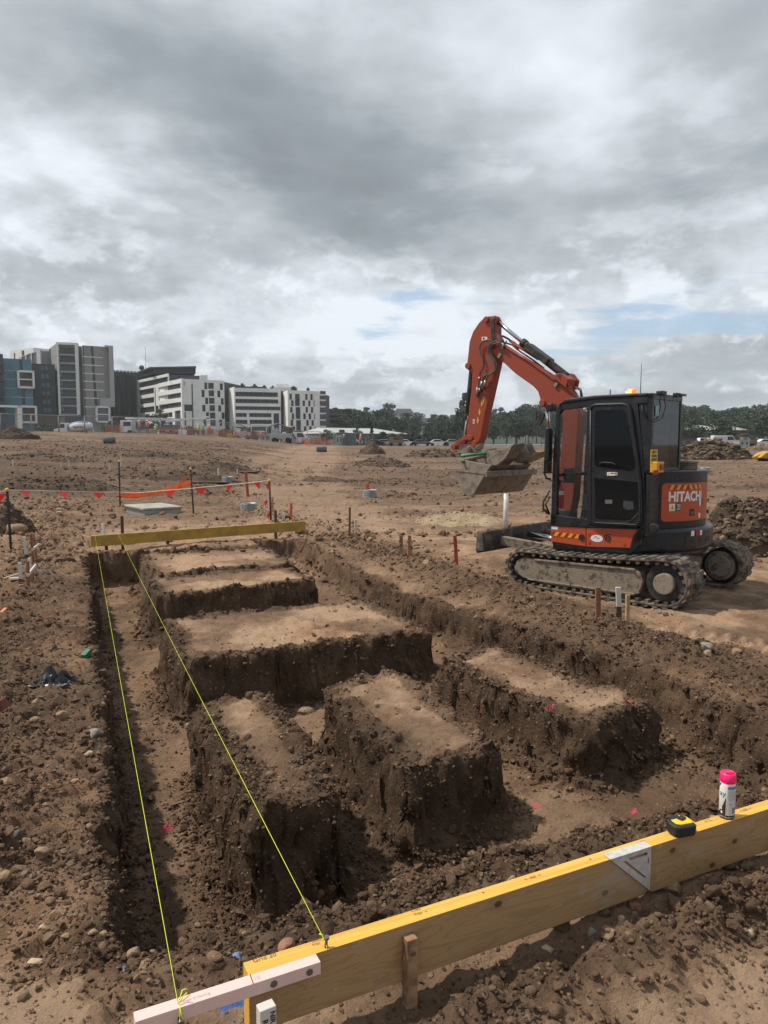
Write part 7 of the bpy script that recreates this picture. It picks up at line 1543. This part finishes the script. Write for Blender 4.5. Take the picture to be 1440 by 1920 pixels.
# ------------------------------------------------------------------ site fence, vehicles and people far off
FEN = mat('galvanised_fence', (.30, .31, .31), .5, .4)
def fence():
    pts = [(-60, 84), (60, 90), (160, 95), (260, 100), (380, 106), (500, 114), (600, 122), (700, 130)]; ln_ = []
    W_ = [at_y(a, 820, d) for a, d in pts]
    for i in range(len(W_) - 1):
        L = (W_[i + 1] - W_[i]).length; n = max(1, round(L / 3.0)); ln_ += [W_[i] + (W_[i + 1] - W_[i]) * (k / n) for k in range(n)]
    ln_.append(W_[-1]); proto = None
    for i in range(len(ln_) - 1):
        a, b = ln_[i], ln_[i + 1]; za = float(far_rise(np.array([a.x]), np.array([a.y]))[0]); d = b - a; L = d.length
        if proto is None:
            proto = bpy.data.objects.new('fence_panel', None); COL.objects.link(proto); m = MB(); h = 2.1
            m.tube([(0, 0, -.1), (0, 0, h)], .05, 5); m.tube([(0, 0, h), (3, 0, h)], .036, 5); m.tube([(0, 0, .12), (3, 0, .12)], .018, 5); m.tube([(2.92, 0, 0), (2.92, 0, h)], .024, 5); m.build('frame', FEN, proto, fixn=False); m = MB()
            for k in range(1, 24): m.bar((3 * k / 24, 0, .12), (3 * k / 24, 0, h), .007, .007)
            for k in range(1, 8): m.bar((0, 0, h * k / 8), (3, 0, h * k / 8), .006, .006)
            m.build('wire_mesh', FEN, proto, fixn=False); m = MB(); m.box((0, 0, .05), (.5, .22, .14)); m.build('foot_block', CONC, proto); o = proto
        else: o = copy_tree(proto)
        o.location = (a.x, a.y, za); o.rotation_euler = (0, 0, math.atan2(d.y, d.x)); o.scale = (L / 3, 1, 1); tag(o, 'wire mesh panel of the temporary site fence below the apartments', 'fence panel', 'temporary site fence panels')
fence()
CARW = mat('car_white', (.62, .63, .64), .35); CARG = mat('car_grey', (.10, .11, .12), .35); CARS = mat('car_silver', (.36, .37, .38), .35, .3); TYRE = mat('tyre', (.02, .02, .02), .8); HIVIS = mat('hi_vis_orange', (.85, .14, .03), .6); HIVG = mat('hi_vis_lime', (.55, .65, .06), .6); MYEL = mat('machine_yellow', (.42, .24, .03), .5); FARMESH = mat('faded_orange_mesh', (.50, .12, .045), .6)
def car(px, by, d, m, label, cat='car', kind='sedan', flip=False, rz=0.0):
    p = at_y(px, by, d); z = float(far_rise(np.array([p.x]), np.array([p.y]))[0]); z = min(z, p.z) if abs(z - p.z) < 1.5 else z; r = empty('parked_car' if cat != 'ute' else 'ute', (p.x, p.y, z), R(180) * flip + rz, label, cat, 'vehicles parked beyond the site'); pr = {'sedan': [(-2.2, .35), (2.2, .35), (2.25, .75), (1.9, .95), (1.0, 1.0), (.4, 1.45), (-1.0, 1.48), (-1.7, 1.02), (-2.2, .95)], 'ute': [(-2.5, .4), (2.5, .4), (2.5, .9), (1.4, 1.1), (.9, 1.7), (-.5, 1.72), (-.6, 1.1), (-2.5, 1.1)], 'van': [(-2.4, .4), (2.4, .4), (2.4, 1.0), (1.8, 1.2), (1.2, 2.1), (-2.4, 2.15)]}[kind]
    b = MB(); b.prism(pr, 1, -.85, .85); b.build('body', m, r, .06); w = {'sedan': [(.85, 1.02), (.36, 1.38), (-.95, 1.4), (-1.45, 1.04)], 'ute': [(1.2, 1.15), (.82, 1.62), (-.42, 1.64), (-.45, 1.15)], 'van': [(1.6, 1.25), (1.1, 1.95), (.2, 1.95), (.2, 1.25)]}[kind]; g = MB(); g.prism(w, 1, -.865, .865); g.build('window', FGLASS, r)
    for x in (-1.35, 1.4):
        for y in (-.8, .8): q = MB(); q.cyl((x, y - .1, .33), (x, y + .1, .33), .34, 12); q.build('wheel', TYRE, r)
for a in ((1314, 834, 150, CARW, 'white ute left of the pair beyond the big spoil heap', 'ute', 'ute'), (1329, 835, 150, CARW, 'white ute right of the pair beyond the big spoil heap', 'ute', 'ute'), (1342, 836, 148, CARS, 'silver car partly behind the big spoil heap'), (1358, 837, 146, CARW, 'white van at the crest of the big spoil heap', 'van', 'van'), (1436, 836, 150, CARW, 'white car at the right picture edge under the gum tree'), (1300, 834, 155, CARS, 'silver car nearest the excavator cab'), (1418, 836, 152, CARG, 'dark car left of the white one at the right edge'),
          (704, 829, 165, CARG, 'dark car behind the tall narrow spoil heap'), (722, 828, 165, CARS, 'silver car parked in front of the street trees, left'), (760, 828, 168, CARW, 'white car parked in front of the street trees, middle'), (790, 828, 168, CARG, 'grey car parked in front of the street trees'), (822, 828, 168, CARW, 'white car parked at the right end of the street trees'), (850, 828, 168, CARS, 'silver car close to the raised arm'), (556, 833, 133, CARW, 'white van parked before the checkerboard block', 'van', 'van'), (655, 833, 140, CARS, 'silver ute at the end of the site fence', 'ute', 'ute')): car(*a)
def mixer():
    p = at_y(139, 824, 128); z = float(far_rise(np.array([p.x]), np.array([p.y]))[0]) - .1; k = .72; r = empty('mixer_truck', (p.x, p.y, z), R(4), 'white concrete mixer truck with blue striped drum behind the site fence', 'mixer truck'); r.scale = (k, k, k)
    c = MB(); c.prism([(-4.2, .6), (-4.2, 1.4), (-3.2, 1.7), (-2.6, 2.9), (-1.2, 3.0), (-1.2, .6)], 1, -1.2, 1.2); c.build('cab', CARW, r, .06); g = MB(); g.prism([(-3.1, 1.8), (-2.6, 2.7), (-1.7, 2.75), (-1.7, 1.8)], 1, -1.22, 1.22); g.build('window', FGLASS, r); q = MB(); q.box((-3.2, -1.15, .75), (2.0, .25, .45)); q.build('bumper', MYEL, r); q = MB(); q.box((.6, 0, .8), (7.6, 1.1, .35)); q.build('chassis', CARG, r)
    M = Matrix.Rotation(R(90 - 6), 3, 'Y'); dr = MB(); dr.lathe([(0, -2.6), (.75, -2.55), (1.15, -1.6), (1.28, -.4), (1.2, .6), (.8, 2.2), (.5, 2.7), (0, 2.75)], (1.6, 0, 2.15), 20, M); dro = dr.build('drum', CARW, r); st = MB(); st.lathe([(.78, -2.56), (1.17, -1.62), (1.30, -.4), (1.22, .6), (.83, 2.2)], (1.6, 0, 2.16), 20, M)
    st = MB(); prof = [(.79, -2.5), (1.18, -1.6), (1.30, -.4), (1.22, .6), (.86, 2.0)]; vs = []
    for rr, zz in prof:
        for a in range(7): t = R(150 + a * 13); vs.append(M @ Vector((rr * math.cos(t), rr * math.sin(t), zz)) + Vector((1.6, 0, 2.16)))
    st.add(vs, [(i * 7 + j, i * 7 + j + 1, (i + 1) * 7 + j + 1, (i + 1) * 7 + j) for i in range(4) for j in range(6)], True); st.build('blue_stripe', mat('drum_blue', (.05, .11, .30), .5), dro)
    for k2, (x, z2) in enumerate(((.5, 2.0), (1.0, 1.9), (1.5, 2.05), (2.0, 1.95), (2.5, 2.0))): q = MB(); q.box((x, -1.30 + abs(x - 1.4) * .05, z2), (.3, .06, .5 if k2 % 2 else .35)); q.build('drum_lettering', SRED, dro)
    q = MB(); q.bar((4.2, 0, 2.4), (4.6, 0, .9), .5, .1); q.bar((4.0, .4, 1), (4.0, .4, 3.1), .1, .1); q.bar((4.0, -.4, 1), (4.0, -.4, 3.1), .1, .1); q.build('chute', CARS, r)
    for x in (-3.2, 1.2, 2.6):
        for y in (-1.05, 1.05): q = MB(); q.cyl((x, y - .15, .5), (x, y + .15, .5), .52, 14); q.build('wheel', TYRE, r)
mixer()
def pump():
    p = at_y(300, 826, 124); z = float(far_rise(np.array([p.x]), np.array([p.y]))[0]); r = empty('pump_truck', (p.x, p.y, z), 0, 'white concrete pump truck with long folded boom behind the site fence', 'pump truck'); q = MB(); q.box((-5.2, 0, 1.5), (1.8, 2.2, 1.9)); q.build('cab', CARW, r, .08); q = MB(); q.box((-5.0, 0, 1.9), (1.2, 2.24, .7)); q.build('window', FGLASS, r); q = MB(); q.box((-.5, 0, .85), (9, 1.6, .5)); q.build('chassis', CARS, r)
    q = MB(); q.box((-2.8, 0, 1.5), (1.4, 1.8, 1.0)); q.box((1.5, 0, 1.4), (3.2, 1.8, .7)); q.build('pump_body', mat('pump_teal', (.06, .10, .11), .6), r); q = MB(); q.bar((-5.6, 0, 2.9), (3.4, 0, 2.6), .35, .32); q.bar((3.4, .3, 2.6), (-5.4, .3, 2.45), .3, .26); q.bar((1.6, -.3, 2.3), (8.2, -.3, 3.1), .26, .24); q.build('boom', CARW, r)
    for x in (-4.6, .8, 2.2):
        for y in (-.95, .95): w = MB(); w.cyl((x, y - .15, .45), (x, y + .15, .45), .46, 12); w.build('wheel', TYRE, r)
pump()
def boxy(name, px, by, d, size, m, label, cat, detail=None):
    p = at_y(px, by, d); z = float(far_rise(np.array([p.x]), np.array([p.y]))[0]); r = empty(name, (p.x, p.y, z), R(random.uniform(-6, 6)), label, cat); q = MB(); q.box((0, 0, size[2] / 2), size); q.build('body', m, r, .03)
    q = MB(); q.box((0, 0, size[2] + .04), (size[0] + .1, size[1] + .1, .08)); q.build('roof', m, r)
    for k in range(2): q = MB(); q.box((size[0] * (-.22 + .44 * k), -size[1] / 2 - .02, size[2] * .55), (size[0] * .2, .03, size[2] * .45)); q.build(detail or 'door', FPANE, r)
    return r
boxy('site_shed', 391, 826, 122, (2.9, 2.2, 1.7), CARW, 'white site shed behind the fence below the slanting balcony block', 'site shed'); boxy('site_shed', 500, 828, 150, (2.4, 2, 1.6), CARS, 'small grey site shed behind the middle of the fence', 'site shed'); boxy('shipping_container', 1284, 842, 110, (2.6, 2.2, 1.3), mat('rust_container', (.10, .07, .065), .7), 'low dark container right behind the excavator cab', 'container'); boxy('shipping_container', 1390, 834, 130, (1.8, 2.2, 1.1), CARS, 'pale container behind the big spoil heap', 'container'); boxy('site_shed', 636, 838, 126, (1.2, 1.2, 1.7), CARS, 'narrow grey cabin by the end of the fence', 'site shed'); boxy('site_shed', 655, 838, 126, (2.2, 1.5, 2.0), CARG, 'dark screen cabin at the end of the fence', 'site shed')
def worker(px, by, d, m, label):
    p = at_y(px, by, d); z = float(far_rise(np.array([p.x]), np.array([p.y]))[0]); me = bpy.data.meshes.new('person'); J = [(0, 0, .92), (0, 0, 1.2), (0, 0, 1.45), (0, 0, 1.56), (0, 0, 1.68), (-.1, 0, .88), (-.11, .02, .48), (-.12, 0, .06), (.1, 0, .88), (.12, -.04, .48), (.13, .02, .06), (-.2, 0, 1.42), (-.26, .02, 1.12), (-.22, -.12, .9), (.2, 0, 1.42), (.27, 0, 1.14), (.24, -.1, .9), (-.12, -.1, .03), (.13, -.09, .03)]; E_ = [(0, 1), (1, 2), (2, 3), (3, 4), (0, 5), (5, 6), (6, 7), (0, 8), (8, 9), (9, 10), (2, 11), (11, 12), (12, 13), (2, 14), (14, 15), (15, 16), (7, 17), (10, 18)]; rad = [.15, .14, .15, .06, .10, .10, .075, .05, .10, .075, .05, .07, .05, .04, .07, .05, .04, .045, .045]
    me.from_pydata(J, E_, []); r = bpy.data.objects.new('person', me); COL.objects.link(r); sk = r.modifiers.new('skin', 'SKIN')
    for v, q in zip(me.skin_vertices[0].data, rad): v.radius = (q, q)
    me.skin_vertices[0].data[0].use_root = True; r.modifiers.new('s', 'SUBSURF').levels = 1; me.materials.append(CARG); r.location = (p.x, p.y, z); r.rotation_euler.z = random.uniform(-1, 1); tag(r, label, 'person', 'workers on the far part of the site')
    q = MB(); q.lathe([(.13, .86), (.19, .95), (.19, 1.2), (.22, 1.42), (.12, 1.5), (.07, 1.52)], n=12); q.build('vest', m, r); q = MB(); q.lathe([(.15, 1.70), (.135, 1.72), (.12, 1.79), (.06, 1.83), (0, 1.84)], n=12); q.build('helmet', CARW, r)
for a in ((262, 829, 103, HIVIS, 'worker in orange shirt left of another before the pump truck'), (277, 830, 102, HIVIS, 'worker in orange shirt right of another before the pump truck'), (292, 822, 120, HIVG, 'worker in lime vest beside the pump truck'), (372, 833, 110, HIVG, 'worker in lime vest near the white site shed'), (382, 832, 110, HIVG, 'worker in dark lime vest right beside the white site shed'), (392, 829, 112, HIVIS, 'worker in orange in front of the white site shed'), (676, 835, 122, HIVIS, 'worker in orange by the end of the fence'), (645, 838, 123, CARG, 'worker in dark clothes by the end of the fence')): worker(*a)
# orange barrier mesh strips, barriers and bits
for k, (a, b, d0, d1, y) in enumerate(((300, 370, 108, 110, 832), (372, 436, 110, 113, 832), (440, 500, 113, 116, 834), (530, 560, 118, 119, 833), (566, 600, 118, 120, 836), (200, 232, 100, 102, 826), (590, 622, 116, 118, 840))):
    A, B = at_y(a, y, d0), at_y(b, y, d1); z = float(far_rise(np.array([A.x]), np.array([A.y]))[0]); d = B - A; L = d.length; r = empty('barrier_mesh', (A.x, A.y, z), math.atan2(d.y, d.x), ('length of orange barrier mesh strung ' + ('below the pump truck', 'below the white site shed', 'below the ribbon window block', 'beside the white van', 'below the checkerboard block', 'below the mixer truck', 'near the far roller')[k]), 'barrier mesh', 'orange barrier mesh lengths'); q = MB()
    for j in range(8): q.box((L / 2, 0, .12 + j * .12), (L, .02, .05))
    for j in range(int(L / .35)): q.box((j * .35, .012, .5), (.05, .02, 1.0))
    q.build('mesh', FARMESH, r); q = MB()
    for j in range(int(L / 2) + 1): q.box((j * 2.0, .05, .6), (.06, .06, 1.2))
    q.build('posts', FEN, r)
bx2 = lambda px, by, d, s, m, lab, nm, cat: (lambda p: tag((lambda mb: (mb.box((0, 0, s[2] / 2), s), mb.box((0, 0, s[2] + .06), (s[0] * .6, s[1] * .6, .1)), mb.build(nm, m, None, .03))[-1])(MB()), lab, cat).__setattr__('location', (p.x, p.y, float(far_rise(np.array([p.x]), np.array([p.y]))[0]))))(at_y(px, by, d))
bx2(431, 836, 108, (.9, .6, .5), MYEL, 'yellow plastic block before the orange mesh, right', 'barrier_block', 'block'); bx2(288, 834, 102, (.6, .5, .45), MYEL, 'small yellow block below the pump truck', 'barrier_block', 'block'); bx2(343, 836, 104, (1.1, .1, .7), WHT, 'white notice board among the orange mesh', 'notice_board', 'board'); bx2(575, 836, 112, (.9, .5, .4), HIVIS, 'orange plastic block below the checkerboard block', 'barrier_block', 'block')
for px, by, lab in ((205, 833, 'black drain pipe lying on the left slope'), (603, 848, 'black pipe section lying beside the haul road')):
    p = ground_hit(px, by); mb = MB(); w = 19 * p.y / FOCAL / 2; mb.tube([(-w, 0, .3), (w, .1, .3), (w, .1, .3), (-w, 0, .3)], [.3, .3, .25, .25], 16, cap=False); o = mb.build('drain_pipe', CARG); o.location = p; tag(o, lab, 'pipe')
def loader():
    p = ground_hit(1432, 866); r = empty('wheel_loader', p, R(10), 'yellow earthmoving machine cut by the right picture edge', 'loader'); k = p.y / FOCAL
    q = MB(); q.prism([(-18 * k, 8 * k), (-6 * k, 17 * k), (8 * k, 20 * k), (26 * k, 18 * k), (26 * k, 5 * k), (-6 * k, 6 * k)], 1, -.5, .5); q.build('body', MYEL, r, .05); q = MB(); q.prism([(0, 14 * k), (12 * k, 16 * k), (12 * k, 11 * k), (2 * k, 10 * k)], 1, -.52, .52); q.build('window', FGLASS, r)
    for x in (4, 22): q = MB(); q.cyl((x * k, -.6, 5 * k), (x * k, .6, 5 * k), 6 * k, 16); q.build('wheel', TYRE, r)
    q = MB(); q.bar((-4 * k, 0, 14 * k), (-20 * k, 0, 7 * k), .3, .25); q.build('arm', MYEL, r)
loader()
def machine(px, by, d, label, m=CARS, s=1.0):
    p = at_y(px, by, d); z = float(far_rise(np.array([p.x]), np.array([p.y]))[0]); r = empty('concrete_pump', (p.x, p.y, z), 0, label, 'site machine'); r.scale = (s,) * 3; q = MB(); q.box((0, 0, 1.0), (3.2, 1.8, .8)); q.box((-1.0, 0, 1.7), (1.0, 1.6, .8)); q.build('body', m, r, .05); q = MB(); q.lathe([(.2, 0), (.9, 1.0), (.95, 1.1)], (1.0, 0, 1.2), 14); q.build('hopper', MUD, r); q = MB(); q.tube([(-1.6, 0, 1.2), (-2.0, 0, 2.4), (-.6, 0, 2.9), (1.2, 0, 2.2), (2.0, 0, .6)], .1, 8); q.build('delivery_pipe', CARG, r)
    for x in (-1, 1): q = MB(); q.cyl((x, -1, .4), (x, 1, .4), .4, 12); q.build('wheel', TYRE, r)
machine(529, 836, 112, 'grey concrete pump before the checkerboard block'); machine(455, 832, 118, 'pale site machine below the ribbon window block', CARW, .8); machine(742, 833, 135, 'brown site machine behind the narrow spoil heap', MUD, .8); machine(1402, 836, 130, 'brown machine under the gum tree at the right', MUD, .8)

# ------------------------------------------------------------------ air
def haze():
    mb = MB(); mb.box((50, 780, 32), (3600, 1900 + 40, 76)); m = bpy.data.materials.new('air'); m.use_nodes = True; nt = m.node_tree; nt.nodes.clear()
    out = nt.nodes.new('ShaderNodeOutputMaterial'); v = nt.nodes.new('ShaderNodeVolumePrincipled'); v.inputs['Color'].default_value = (.82, .90, .94, 1); v.inputs['Density'].default_value = 0.00026; v.inputs['Anisotropy'].default_value = 0.2
    nt.links.new(v.outputs[0], out.inputs['Volume']); o = mb.build('haze', m); tag(o, 'thin pale haze over the whole site', 'haze', kind='stuff')
haze()
